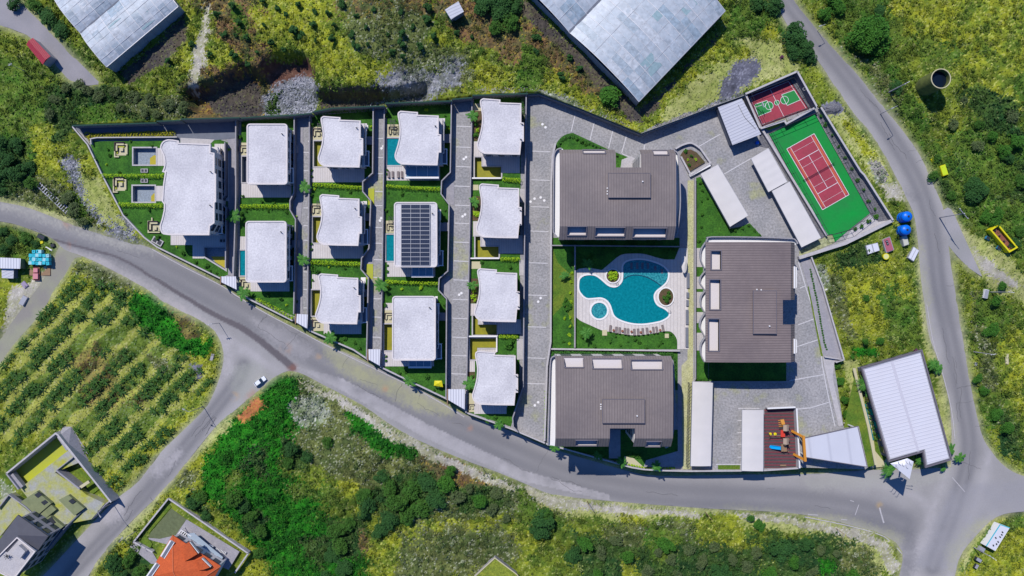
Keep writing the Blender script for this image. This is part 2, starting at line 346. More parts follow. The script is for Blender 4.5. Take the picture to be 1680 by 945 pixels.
OPS = [  # (kind, picture outline, edge wander metres)
 ('yeg', rect(-60, -60, 1740, 1005), 0),
 # north-west
 ('yeg', [(-60, 60), (110, 130), (130, 210), (40, 260), (-60, 330)], 3), ('grn', [(0, 80), (70, 110), (90, 180), (60, 260), (-40, 250)], 3), ('drk', [(-20, 210), (40, 240), (60, 290), (20, 330), (-30, 340)], 2.5),
 ('yel', [(45, 200), (100, 205), (135, 300), (90, 330), (60, 280)], 2.5), ('drk', [(75, 140), (120, 150), (120, 205), (100, 240), (75, 200)], 2.5), ('olv', [(0, 330), (60, 290), (130, 310), (230, 400), (60, 345)], 2.5),
 ('drk', [(100, 135), (230, 150), (310, 170), (320, 195), (120, 203)], 2), ('grn', [(125, 175), (185, 172), (190, 200), (130, 203)], 1.5), ('olv', [(200, 150), (320, 165), (310, 190), (210, 190)], 2.5),
 ('yel', [(90, 250), (160, 240), (200, 330), (245, 405), (180, 385), (130, 320)], 2.5), ('gry', [(97, 265), (125, 255), (132, 300), (150, 330), (200, 350), (235, 400), (190, 395), (130, 330)], 2), ('pal', [(130, 290), (165, 300), (215, 385), (180, 370), (140, 330)], 1.5),
 ('olv', [(110, 330), (140, 330), (150, 370), (110, 370)], 2), ('grn', [(115, 310), (140, 320), (150, 380), (110, 350)], 2),
 ('grn', [(0, 365), (90, 392), (98, 420), (60, 445), (0, 450)], 2), ('yel', [(-20, 445), (40, 470), (10, 540), (-40, 560)], 2), ('drk', [(0, 380), (30, 385), (20, 410), (0, 420)], 2),
 ('pal', [(0, 320), (50, 335), (120, 360), (120, 372), (0, 340)], 1), ('snd', [(80, 430), (92, 445), (60, 480), (40, 475)], 1.5),
 # upper middle slope
 ('yel', [(300, -20), (500, -30), (560, 60), (560, 130), (440, 110), (330, 150), (290, 110)], 4), ('brn', [(300, -20), (420, -20), (430, 110), (390, 90), (350, 40)], 4), ('brn', [(520, -20), (700, -20), (690, 50), (600, 50)], 5), ('olv', [(540, 0), (700, 30), (680, 110), (600, 90)], 5),
 ('yel', [(440, 60), (560, 90), (650, 110), (620, 145), (520, 140)], 3), ('yel', [(720, 60), (840, 120), (840, 155), (760, 150), (680, 110)], 3), ('brn', [(690, 0), (800, 0), (860, 60), (1000, 160), (1020, 190), (960, 170), (860, 110), (760, 60)], 3),
 ('olv', [(640, 80), (760, 80), (790, 120), (760, 155), (600, 170), (640, 120)], 3), ('gbr', [(590, 168), (640, 118), (760, 92), (750, 135), (700, 165)], 4), ('brn', [(840, 20), (900, 60), (1000, 150), (960, 160), (860, 90)], 3), ('yel', [(850, 100), (900, 100), (1000, 180), (960, 195), (880, 155)], 3),
 ('grn', [(860, 60), (900, 90), (880, 150), (840, 150)], 2), ('yel', [(980, 180), (1050, 190), (1050, 222), (1000, 200)], 2), ('wht', [(780, 148), (900, 150), (1000, 195), (1052, 222), (860, 156)], 1.5),
 ('red', [(420, 100), (500, 90), (515, 120), (450, 150), (415, 165)], 1.5), ('brn', [(290, 130), (420, 95), (440, 140), (430, 190), (320, 195)], 3), ('blk', [(300, 150), (400, 110), (425, 160), (420, 185), (360, 190)], 2), ('gry', [(420, 150), (455, 125), (505, 120), (520, 150), (510, 182), (420, 190)], 1.5), ('blk', [(515, 150), (640, 140), (600, 172), (520, 178)], 2), ('drk', [(430, 150), (450, 140), (445, 185), (425, 190)], 1.5),  # both blk outlines paint the gully's shadow into the ground colour
 ('snd', [(340, 0), (347, 0), (345, 50), (335, 110), (315, 155), (307, 150), (320, 90), (333, 45)], 1.5), ('grn', [(385, 0), (410, 20), (400, 60), (380, 50)], 3),
 # upper right
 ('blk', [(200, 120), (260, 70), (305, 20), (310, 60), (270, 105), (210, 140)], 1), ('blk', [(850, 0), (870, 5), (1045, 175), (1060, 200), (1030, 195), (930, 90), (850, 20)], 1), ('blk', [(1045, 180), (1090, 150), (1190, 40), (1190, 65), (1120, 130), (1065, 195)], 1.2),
 ('yel', [(1090, 160), (1190, 50), (1250, 60), (1180, 150), (1060, 215)], 2), ('grn', [(1180, 0), (1280, 0), (1290, 60), (1200, 70)], 3), ('pal', [(1150, 120), (1270, 70), (1310, 110), (1220, 155), (1110, 190), (1070, 205)], 2.5), ('dgr', [(1180, 140), (1215, 100), (1255, 95), (1240, 125), (1200, 160), (1175, 172)], 1.5), ('pal', [(1200, 60), (1275, 60), (1300, 100), (1240, 100)], 2),
 ('gry', [(1060, 212), (1180, 165), (1222, 152), (1222, 158), (1055, 221)], 1), ('yel', [(1240, 60), (1270, 30), (1275, 70)], 2), ('yeg', [(1310, 100), (1345, 105), (1380, 180), (1360, 185)], 2), ('pal', [(1355, 180), (1380, 175), (1450, 270), (1480, 330), (1440, 300), (1400, 250)], 1.5),
 ('yel', [(1380, 200), (1400, 200), (1440, 260), (1420, 262)], 1.5), ('dgr', [(1348, 172), (1362, 165), (1380, 170), (1386, 182), (1372, 190), (1352, 186)], .6), ('wht', [(1425, 265), (1445, 270), (1455, 300), (1440, 300)], 1), ('snd', [(1445, 300), (1475, 300), (1485, 335), (1455, 330)], 1.5), ('yeg', [(1455, 330), (1490, 330), (1500, 380), (1470, 390)], 1.5),
 # right-hand hillside
 ('grn', [(1310, -60), (1740, -60), (1740, 400), (1600, 380), (1540, 290), (1490, 220), (1400, 100)], 4), ('yel', [(1460, 0), (1740, -40), (1740, 130), (1600, 90), (1500, 60)], 5), ('yeg', [(1480, 60), (1600, 120), (1600, 260), (1540, 240), (1480, 130)], 5), ('drk', [(1560, 260), (1640, 220), (1740, 260), (1740, 340), (1600, 330)], 4), ('yel', [(1560, 90), (1640, 100), (1680, 200), (1600, 180)], 4), ('grn', [(1560, 230), (1620, 200), (1680, 260), (1640, 330), (1580, 300)], 5), ('drk', [(1520, 280), (1560, 300), (1580, 350), (1550, 340)], 2),
 ('olv', [(1380, 60), (1470, 130), (1480, 200), (1430, 130)], 4), ('drk', [(1570, 140), (1660, 160), (1680, 230), (1600, 210)], 4), ('grn', [(1590, 340), (1640, 330), (1680, 400), (1640, 420)], 3),
 ('pal', [(1560, 345), (1600, 380), (1680, 440), (1740, 500), (1740, 560), (1680, 500), (1620, 470), (1590, 430)], 2), ('snd', [(1590, 400), (1640, 440), (1680, 470), (1640, 470), (1600, 440)], 2), ('yeg', [(1560, 420), (1600, 440), (1640, 500), (1680, 560), (1690, 780), (1640, 740), (1600, 640), (1575, 520)], 3),
 ('olv', [(1590, 480), (1610, 480), (1650, 700), (1620, 700)], 2), ('yel', [(1640, 520), (1740, 560), (1740, 760), (1680, 700)], 4), ('grn', [(1615, 460), (1660, 500), (1640, 570), (1600, 520)], 3), ('drk', [(1620, 660), (1680, 700), (1690, 770), (1640, 730)], 3), ('grn', [(1600, 620), (1640, 640), (1640, 700), (1610, 690)], 3),
 # triangle lot
 ('yeg', [(1345, 420), (1465, 365), (1500, 360), (1508, 460), (1522, 570), (1400, 590), (1380, 560)], 1), ('yel', [(1350, 440), (1420, 430), (1480, 420), (1500, 520), (1440, 560), (1390, 540), (1365, 470)], 3), ('drk', [(1365, 410), (1440, 400), (1450, 425), (1380, 440)], 2), ('olv', [(1345, 430), (1375, 440), (1400, 560), (1375, 540)], 2.5), ('grn', [(1440, 470), (1500, 480), (1500, 560), (1450, 560)], 3), ('brg', [(1400, 570), (1430, 572), (1440, 585), (1400, 588)], 1.2),
 ('pal', [(1505, 365), (1522, 470), (1524, 560), (1545, 610), (1560, 700), (1556, 765), (1545, 700), (1535, 620), (1510, 560), (1508, 470)], .8), ('wht', [(1330, 440), (1350, 430), (1360, 470), (1345, 470)], 1.5),
 ('yeg', [(1370, 600), (1400, 600), (1424, 720), (1430, 765), (1395, 700)], 1), ('pal', [(1380, 590), (1405, 590), (1410, 620), (1440, 765), (1425, 765)], .8), ('drk', [(1465, 370), (1490, 375), (1480, 400)], 1),
 # banana field
 ('yel', [(130, 425), (180, 440), (240, 480), (280, 510), (345, 545), (362, 590), (350, 640), (330, 670), (180, 820), (120, 760), (90, 700), (0, 760), (-60, 790), (-60, 660), (0, 610)], 1), ('fld', [(20, 560), (120, 470), (200, 480), (330, 600), (310, 660), (190, 800), (100, 700), (0, 720)], 6), ('brn', [(120, 560), (200, 600), (230, 640), (160, 660)], 9), ('olv', [(110, 430), (190, 445), (230, 480), (150, 470)], 2), ('drk', [(170, 470), (220, 480), (210, 500)], 2),
 ('brg', [(225, 478), (255, 480), (290, 515), (335, 560), (350, 545), (348, 580), (300, 580), (260, 560), (225, 530), (208, 500)], 1.5), ('brn', [(270, 505), (305, 515), (335, 545), (310, 555)], 1.5), ('olv', [(235, 575), (270, 590), (290, 620), (260, 610)], 2.5),
 # south of the road
 ('olv', [(420, 620), (500, 615), (620, 680), (760, 765), (860, 800), (960, 850), (800, 860), (650, 880), (560, 800), (480, 740)], 3), ('brg', [(400, 670), (480, 640), (490, 680), (470, 720), (470, 790), (520, 810), (560, 860), (600, 905), (600, 960), (460, 960), (400, 870), (340, 820), (335, 760)], 3.8), ('grn', [(480, 770), (540, 810), (530, 840), (470, 810)], 5), ('drk', [(400, 740), (440, 730), (450, 770), (420, 790)], 5), ('grn', [(370, 780), (400, 770), (400, 800), (370, 810)], 4), ('drk', [(500, 880), (540, 880), (550, 930), (510, 920)], 5), ('wht', [(480, 650), (530, 645), (545, 680), (520, 700), (485, 690)], 2.5),
 ('brg', [(575, 675), (640, 705), (690, 735), (680, 750), (610, 735), (570, 705)], 2.5), ('brg', [(440, 615), (490, 612), (490, 660), (430, 660)], 1.5), ('drk', [(465, 715), (500, 735), (505, 770), (470, 770)], 2), ('drk', [(600, 790), (720, 760), (725, 840), (660, 860), (620, 840)], 4), ('drk', [(720, 770), (800, 790), (850, 830), (760, 840)], 3), ('brn', [(690, 750), (760, 760), (820, 790), (770, 800), (720, 790)], 3), ('yel', [(555, 790), (580, 790), (640, 870), (620, 890), (590, 850)], 2),
 ('drk', [(540, 850), (590, 850), (600, 880), (590, 920), (550, 900)], 3), ('brn', [(590, 870), (615, 900), (620, 920), (590, 910)], 2), ('yel', [(620, 860), (720, 850), (860, 850), (900, 880), (860, 920), (640, 960), (600, 940)], 3), ('olv', [(680, 860), (820, 870), (860, 920), (760, 960), (660, 950)], 6), ('drk', [(400, 830), (440, 850), (430, 880), (400, 870)], 1.5),
 ('pal', [(900, 815), (960, 822), (1160, 838), (1320, 850), (1400, 865), (1450, 885), (1480, 930), (1440, 945), (1400, 900), (1300, 870), (1100, 850), (960, 850), (880, 830)], 1.8), ('snd', [(860, 798), (960, 826), (1100, 838), (1260, 846), (1330, 855), (1400, 868), (1455, 890), (1475, 925), (1465, 945), (1440, 900), (1390, 880), (1300, 862), (1160, 848), (1000, 842), (920, 838), (860, 812)], 1.2),
 ('drk', [(930, 870), (1100, 880), (1180, 885), (1250, 890), (1260, 960), (960, 960)], 5), ('olv', [(980, 860), (1120, 860), (1160, 880), (1000, 890)], 4), ('yel', [(1150, 850), (1210, 850), (1220, 895), (1180, 895), (1140, 880)], 3), ('drk', [(1250, 880), (1400, 880), (1440, 960), (1260, 960)], 6), ('grn', [(1060, 870), (1120, 870), (1110, 930), (1070, 920)], 4), ('brg', [(1340, 915), (1370, 915), (1370, 940), (1345, 940)], 1.5), ('olv', [(1380, 890), (1430, 900), (1430, 940), (1370, 930)], 4), ('yel', [(1040, 900), (1060, 960), (1000, 960)], 4),
 ('snd', [(500, 630), (560, 650), (640, 700), (690, 728), (760, 762), (860, 800), (850, 806), (740, 768), (660, 728), (560, 662), (500, 640)], 1.2), ('grn', [(840, 800), (880, 820), (930, 860), (900, 880), (850, 850)], 3), ('yel', [(1020, 845), (1060, 848), (1060, 858), (1020, 856)], 1.5),
 # lower left strips
 ('pal', [(300, 715), (352, 700), (400, 670), (385, 690), (330, 740), (250, 840), (215, 880), (160, 945), (150, 940)], 1.2), ('yel', [(280, 770), (330, 740), (330, 800), (370, 840), (420, 900), (440, 945), (400, 945), (380, 880), (290, 820), (250, 850)], 2), ('olv', [(300, 760), (330, 770), (320, 810), (290, 800)], 2), ('drk', [(310, 800), (350, 830), (345, 850), (305, 830)], 2), ('drk', [(180, 880), (250, 900), (250, 960), (150, 960)], 2.5), ('yel', [(150, 940), (200, 890), (220, 900), (170, 960)], 2),
 ('org', [(385, 685), (425, 650), (440, 665), (400, 695)], 1.2), ('yeg', [(-60, 760), (30, 740), (10, 800), (-60, 830)], 2), ('wht', [(0, 780), (10, 790), (30, 800), (0, 820)], 1.5),
 ('yel', [(1620, 850), (1740, 840), (1740, 960), (1560, 960), (1590, 890)], 2), ('grn', [(1600, 870), (1680, 842), (1690, 860), (1620, 890), (1590, 930), (1570, 945)], 1.5), ('snd', [(20, 470), (60, 470), (40, 530), (0, 560)], 1.5), ('pal', [(1575, 910), (1600, 870), (1625, 855), (1600, 900), (1580, 945)], 1), ('dgr', [(310, 600), (330, 600), (330, 625)], 1)]
def soft(x, y, poly, wander, seed):
    if wander:
        x = x + (fbm(x, y, 7, seed, 3) - .5) * wander * 2.6; y = y + (fbm(x, y, 7, seed + 3, 3) - .5) * wander * 2.6
        j = RNG.normal(0, .25 + wander * .18, (2, x.size)).reshape(2, *x.shape); x = x + j[0]; y = y + j[1]
    return pip(x, y, poly)
def ground(x, y, hh):
    """colour, relief height, tuft density, tuft size of the wild ground"""
    rt = x > 95; ua = np.where(rt, .68 * x - .73 * y, x * .97 - y * .22); va = np.where(rt, .73 * x + .68 * y, x * .22 + y * .97); an = fbm(ua / 3.6, va, 4.2, 5, 3); n3 = fbm(x, y, 5.5, 1, 4) * .5 + an * .5; n2 = fbm(x, y, 1.9, 4, 3); n1 = RNG.random(x.shape)
    t = np.clip((n3 * .60 + n2 * .40 - .37) / .26, 0, 1)[..., None]; br = (.70 + .60 * fbm(x, y, 1.1, 6, 2))[..., None] * (.78 + .44 * fbm(x, y, 16, 8, 3))[..., None]
    rel = np.zeros(x.shape); den = np.zeros(x.shape); siz = np.zeros(x.shape); idx = np.zeros(x.shape, int)
    keys = list(PALS)
    # the outlines are picture points at ground height
    fx = (H - hh) / H
    sx = x / fx; sy = y / fx
    for i, (k, poly, w) in enumerate(OPS):
        pw = [((a - 840) * K, (472.5 - b) * K) for a, b in poly]; xs = [q[0] for q in pw]; ys = [q[1] for q in pw]; mg = w * 2 + 1
        bb = (sx > min(xs) - mg) & (sx < max(xs) + mg) & (sy > min(ys) - mg) & (sy < max(ys) + mg)
        if not bb.any(): continue
        ins = soft(sx[bb], sy[bb], pw, w, i % 7); a = idx[bb]; a[ins] = keys.index(k); idx[bb] = a
    A = np.array([PALS[k][0] for k in keys]); B = np.array([PALS[k][1] for k in keys]); S = np.array([PALS[k][2] for k in keys])
    c = A[idx] * t + B[idx] * (1 - t); sp = n1 < np.array([PALS[k][3] for k in keys])[idx]; c = np.where(sp[..., None], S[idx], c) * br * 1.13 + .003
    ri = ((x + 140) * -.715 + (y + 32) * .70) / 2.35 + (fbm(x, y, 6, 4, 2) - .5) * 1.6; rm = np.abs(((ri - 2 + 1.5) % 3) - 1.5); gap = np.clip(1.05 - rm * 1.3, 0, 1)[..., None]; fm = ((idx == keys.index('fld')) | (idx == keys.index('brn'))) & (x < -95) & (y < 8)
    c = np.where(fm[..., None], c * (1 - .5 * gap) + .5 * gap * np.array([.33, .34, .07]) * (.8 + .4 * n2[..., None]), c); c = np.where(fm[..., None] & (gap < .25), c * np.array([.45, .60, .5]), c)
    q = [np.array([PALS[k][j] for k in keys])[idx] for j in (4, 5, 6)]
    return c, q[0], q[1], q[2]
ST = 0.4; gx = np.arange(-205, 205.01, ST); gy = np.arange(-128, 128.01, ST); GX, GY = np.meshgrid(gx, gy)
HB = hbase(GX, GY)
def blur(a, n):
    for _ in range(2):
        for ax in (0, 1):
            c = np.cumsum(np.pad(a, [(n + 1, n) if i == ax else (0, 0) for i in (0, 1)], mode='edge'), axis=ax)
            k = 2 * n + 1
            a = (np.take(c, range(k, c.shape[ax]), axis=ax) - np.take(c, range(0, c.shape[ax] - k), axis=ax)) / k
    return a
def gmask(polys):
    m = np.zeros(GX.shape, bool)
    for p in polys: m |= pip(GX, GY, p)
    return m.astype(float)
RW = [[tuple(q.xy) for q in GL(r)] for r in (MAINR, NWR, DIRT, SPUR)]
PADS = [[(10, 775), (92, 712), (188, 826), (60, 960), (-60, 1000), (-60, 860)], [(230, 905), (280, 818), (408, 908), (370, 960), (200, 990)], [(1408, 604), (1520, 570), (1562, 760), (1430, 770)], [(0, 425), (40, 425), (40, 465), (0, 465)]]
PW = [[tuple(q.xy) for q in GL(r)] for r in PADS]
flat = np.clip(blur(gmask(RW + PW + [COMPW]), 3) * 1.6, 0, 1)
comp = gmask([COMPW]); compb = blur(comp, 1); roadm = blur(gmask(RW), 4)
COLR, REL, DEN, SIZ = ground(GX, GY, HB)
vg = (np.clip(roadm * 1.5 - .05, 0, 1) * (.35 + .9 * fbm(GX, GY, 2.5, 3, 3)))[..., None].clip(0, 1); COLR = COLR * (1 - vg) + np.array([.36, .34, .22]) * (.8 + .4 * RNG.random(GX.shape))[..., None] * vg
nbump = (fbm(GX, GY, 3.4, 2, 4) - .42) * 2.4 + (RNG.random(GX.shape) - .5) * .22
RELS = blur(REL, 3)
# gully north of the top wall, stepped banks
RAV = PL([(300, 155), (345, 140), (400, 112), (425, 118), (450, 92), (500, 92), (515, 118), (513, 150), (560, 152), (640, 150), (700, 140), (700, 168), (640, 172), (510, 186), (420, 190), (360, 192), (320, 186)])
rav = blur(gmask([RAV]), 2)
HT = HB + nbump * RELS * (1 - flat) + (fbm(GX, GY, 22, 5, 2) - .5) * 1.6 * (1 - flat) - 6.2 * rav * (1 - flat)
HT = np.where(compb > .5, -4.2, HT)
def hterr(x, y):
    i = np.clip(((np.asarray(x) - gx[0]) / ST).astype(int), 0, len(gx) - 1); j = np.clip(((np.asarray(y) - gy[0]) / ST).astype(int), 0, len(gy) - 1); return HT[j, i]
ny, nx = GX.shape
me = bpy.data.meshes.new('terrain'); me.vertices.add(nx * ny)
me.vertices.foreach_set('co', np.stack([GX, GY, HT], -1).astype(np.float32).ravel())
I = np.arange(nx * ny).reshape(ny, nx); Q = np.stack([I[:-1, :-1], I[:-1, 1:], I[1:, 1:], I[1:, :-1]], -1).reshape(-1, 4)
me.loops.add(Q.size); me.loops.foreach_set('vertex_index', Q.ravel().astype(np.int32)); me.polygons.add(len(Q))
me.polygons.foreach_set('loop_start', np.arange(0, Q.size, 4, dtype=np.int32)); me.update(calc_edges=True)
def setcol(me, c):
    ca = me.color_attributes.new('Col', 'FLOAT_COLOR', 'POINT')
    ca.data.foreach_set('color', np.concatenate([c.reshape(-1, 3), np.ones((c.size // 3, 1))], 1).astype(np.float32).ravel())
setcol(me, COLR)
M_ter = mat('wild_ground', (0, 0, 0), 1.0, attr='Col', fine=(2.6, .22), spec=.1)
me.materials.append(M_ter); me.polygons.foreach_set('use_smooth', np.ones(len(Q), bool))
to = bpy.data.objects.new('terrain', me); COL.objects.link(to); tag(to, kind='structure')
# the land beyond: a wide ring that joins the terrain's edge
mb = M(); X0, X1, Y0, Y1 = gx[0], gx[-1], gy[0], gy[-1]; ring = []
N = 24
edge = [(X0 + (X1 - X0) * i / N, Y0) for i in range(N)] + [(X1, Y0 + (Y1 - Y0) * i / N) for i in range(N)] + [(X1 - (X1 - X0) * i / N, Y1) for i in range(N)] + [(X0, Y1 - (Y1 - Y0) * i / N) for i in range(N)]
vs = []; 
for s, dz in ((.985, -1.2), (1.6, -2), (5, -6), (14, -8)):
    for x, y in edge: vs.append((x * s, y * s, (float(hbase(x, y)) if s < 2 else 0) + dz))
n = len(edge); fs = [(r * n + i, (r + 1) * n + i, (r + 1) * n + (i + 1) % n, r * n + (i + 1) % n) for r in range(3) for i in range(n)]
mb.add(vs, [f[::-1] for f in fs]); tag(obj('land', mb, mat('far_ground', (.14, .17, .03), 1, var=(.05, .10, .02), vscale=.03, fine=(.4, .3))), kind='structure')
# leafy ground cover: small leaf clumps everywhere the ground is wild
def leafmesh(name, pts, size, col=None, tilt=.9, asp=.6, curl=.0, kind=None, material=None):
    n = len(pts); a = RNG.random(n) * 2 * pi; t = RNG.normal(0, tilt, n); u = np.stack([np.cos(a), np.sin(a), np.sin(t) * .6], -1); u /= np.linalg.norm(u, axis=1)[:, None]
    w = np.stack([-np.sin(a) * np.cos(t), np.cos(a) * np.cos(t), np.sin(t)], -1)
    s = (size * (.6 + .8 * RNG.random(n)))[:, None] / 2
    V = np.stack([pts - u * s, pts + w * s * asp, pts + u * s, pts - w * s * asp], 1).reshape(-1, 3)
    me = bpy.data.meshes.new(name); me.vertices.add(4 * n); me.vertices.foreach_set('co', V.astype(np.float32).ravel())
    me.loops.add(4 * n); me.loops.foreach_set('vertex_index', np.arange(4 * n, dtype=np.int32)); me.polygons.add(n); me.polygons.foreach_set('loop_start', np.arange(0, 4 * n, 4, dtype=np.int32)); me.update(calc_edges=True)
    if col is not None: setcol(me, np.repeat(col, 4, 0))
    me.materials.append(material); return me
NT = 230000; ii = RNG.integers(0, ny * nx, int(NT * 1.9)); xs = GX.ravel()[ii] + RNG.uniform(-.2, .2, ii.size); ys = GY.ravel()[ii] + RNG.uniform(-.2, .2, ii.size)
keep = (RNG.random(ii.size) * 1.6 < DEN.ravel()[ii]) & (flat.ravel()[ii] < .25) & (np.abs(xs) < 190) & (np.abs(ys) < 116)
ii = ii[keep][:NT]; xs = xs[keep][:NT]; ys = ys[keep][:NT]; sz = SIZ.ravel()[ii] * 1.5
zs = HT.ravel()[ii] + .12 + RNG.random(ii.size) * sz * .7
tc = COLR.reshape(-1, 3)[ii] * (.72 + .60 * RNG.random((ii.size, 1)))
# plants that stand out of the cover: little mounds of leaves sharing a colour
NC = 9500; ic = RNG.integers(0, ny * nx, NC * 6); ok = (DEN.ravel()[ic] > .55) & (flat.ravel()[ic] < .03) & (np.abs(GX.ravel()[ic]) < 188) & (np.abs(GY.ravel()[ic]) < 114) & (fbm(GX.ravel()[ic], GY.ravel()[ic], 9, 3, 3) > .42) & ~((GX.ravel()[ic] < -103) & (GY.ravel()[ic] < 8) & (GY.ravel()[ic] > -75)); ic = ic[ok][:NC]; nl = 30
rc = (.35 + 1.15 * RNG.random(ic.size) ** 2)[:, None]; th = RNG.random((ic.size, nl)) * 6.283; rr_ = np.sqrt(RNG.random((ic.size, nl))) * rc; px_ = GX.ravel()[ic][:, None] + rr_ * np.cos(th); py_ = GY.ravel()[ic][:, None] + rr_ * np.sin(th)
pz_ = HT.ravel()[ic][:, None] + .1 + rc * .9 * np.sqrt(np.clip(1 - (rr_ / rc) ** 2, 0, 1)) * (.6 + .4 * RNG.random((ic.size, nl))); cc = COLR.reshape(-1, 3)[ic]; gr = RNG.random((ic.size, 1)); cc = (cc * (1 - .6 * gr) + np.array([.035, .095, .014]) * .6 * gr) * (.55 + .8 * RNG.random((ic.size, 1)))
xs = np.concatenate([xs, px_.ravel()]); ys = np.concatenate([ys, py_.ravel()]); zs = np.concatenate([zs, pz_.ravel()]); sz = np.concatenate([sz, np.full(px_.size, .42)]); tc = np.concatenate([tc, np.repeat(cc, nl, 0) * (.85 + .3 * RNG.random((px_.size, 1)))])
M_cov = mat('weed_leaf', (0, 0, 0), .9, attr='Col', spec=.15)
gc = bpy.data.objects.new('undergrowth', leafmesh('undergrowth', np.stack([xs, ys, zs], -1), sz, tc, material=M_cov)); COL.objects.link(gc)
tag(gc, 'low wild grass, weeds and scrub growing over the slopes around the compound', 'undergrowth', kind='stuff')
# ---------------------------------------------------------------- flat sheets, cut round the sunken basins
HOLES = []; CNT = [0]
def sheet(name, poly, z, material, spacing=None, drape=False, kind='structure', holes=True, cfun=None, label=None, cat=None, world=False):
    """poly in picture points on height z (or on the terrain + z when drape)"""
    if not drape: CNT[0] += 1; z = z + (CNT[0] % 9) * .0015
    if world: w = [tuple(p[:2]) for p in poly]
    elif drape: w = [tuple(q.xy) for q in GL(poly)]
    else: w = [tuple(q) for q in PL(poly, z)]
    w = ccw(w); out = [w[0]]
    for q in w[1:]:
        if hypot(q[0] - out[-1][0], q[1] - out[-1][1]) > .05: out.append(q)
    w = out; xs = [q[0] for q in w]; ys = [q[1] for q in w]; hs = []
    if holes and not drape:
        for h in HOLES:
            hx = [q[0] for q in h]; hy = [q[1] for q in h]
            if max(hx) > min(xs) and min(hx) < max(xs) and max(hy) > min(ys) and min(hy) < max(ys): hs.append(h)
    if not hs and not spacing:
        mb = M(); mb.add([(x, y, z) for x, y in w], tris(w)); o = obj(name, mb, material)
    else:
        V = [Vector(q) for q in w]; E = [(i, (i + 1) % len(w)) for i in range(len(w))]
        for h in hs:
            k = len(V); V += [Vector(q) for q in h]; E += [(k + i, k + (i + 1) % len(h)) for i in range(len(h))]
        if spacing:
            X, Y = np.meshgrid(np.arange(min(xs), max(xs), spacing), np.arange(min(ys), max(ys), spacing)); X = X + RNG.uniform(-.2, .2, X.shape) * spacing; ins = pip(X, Y, w)
            V += [Vector((a, b)) for a, b in zip(X[ins], Y[ins])]
        vo, eo, fo, *_ = geometry.delaunay_2d_cdt(V, E, [], 0, 1e-5)
        cx = np.array([sum(vo[i].x for i in f) / 3 for f in fo]); cy = np.array([sum(vo[i].y for i in f) / 3 for f in fo]); ok = pip(cx, cy, w)
        for h in hs: ok &= ~pip(cx, cy, h)
        va = np.array([(q.x, q.y) for q in vo]); zz = hbase(va[:, 0], va[:, 1]) + z if drape else np.full(len(va), z)
        mb = M(); F = [f for f, k in zip(fo, ok) if k]
        F = [f if (va[f[1]][0] - va[f[0]][0]) * (va[f[2]][1] - va[f[0]][1]) - (va[f[1]][1] - va[f[0]][1]) * (va[f[2]][0] - va[f[0]][0]) > 0 else (f[0], f[2], f[1]) for f in F]
        mb.add([(a, b, c) for (a, b), c in zip(va, zz)], F); o = obj(name, mb, material)
        if cfun: setcol(o.data, cfun(va[:, 0], va[:, 1], zz))
        if drape: o.data.polygons.foreach_set('use_smooth', [True] * len(o.data.polygons))
    return tag(o, label, cat, kind=kind)
# ---------------------------------------------------------------- roads
def nearline(sx, sy, line, closed=False):
    """distance in metres from points to a picture polyline"""
    d = np.full(sx.shape, 1e9); p = [((a - 840) * K, (472.5 - b) * K) for a, b in line]
    for (x0, y0), (x1, y1) in zip(p[:-1], p[1:]):
        L2 = (x1 - x0) ** 2 + (y1 - y0) ** 2 + 1e-9; t = np.clip(((sx - x0) * (x1 - x0) + (sy - y0) * (y1 - y0)) / L2, 0, 1); d = np.minimum(d, np.hypot(sx - x0 - t * (x1 - x0), sy - y0 - t * (y1 - y0)))
    return d
CEN = smooth([(-60, 335), (0, 345), (120, 385), (260, 440), (400, 515), (500, 575), (620, 640), (740, 698), (860, 752), (960, 790), (1100, 812), (1300, 822), (1420, 840), (1480, 860)], k=4)
CEN2 = smooth([(1250, -60), (1290, 0), (1370, 100), (1420, 165), (1470, 236), (1510, 310), (1530, 380), (1540, 470), (1560, 560), (1580, 660), (1590, 740), (1570, 820), (1530, 930)], k=4)
CEN3 = smooth([(400, 600), (385, 630), (330, 700), (240, 810), (150, 905), (90, 970)], k=4)
UPE = MAINR[:58]
DRAIN = smooth([(88, 393), (118, 402), (150, 410), (200, 425), (250, 455), (300, 485), (350, 515), (400, 540), (440, 570), (480, 603)], k=4)
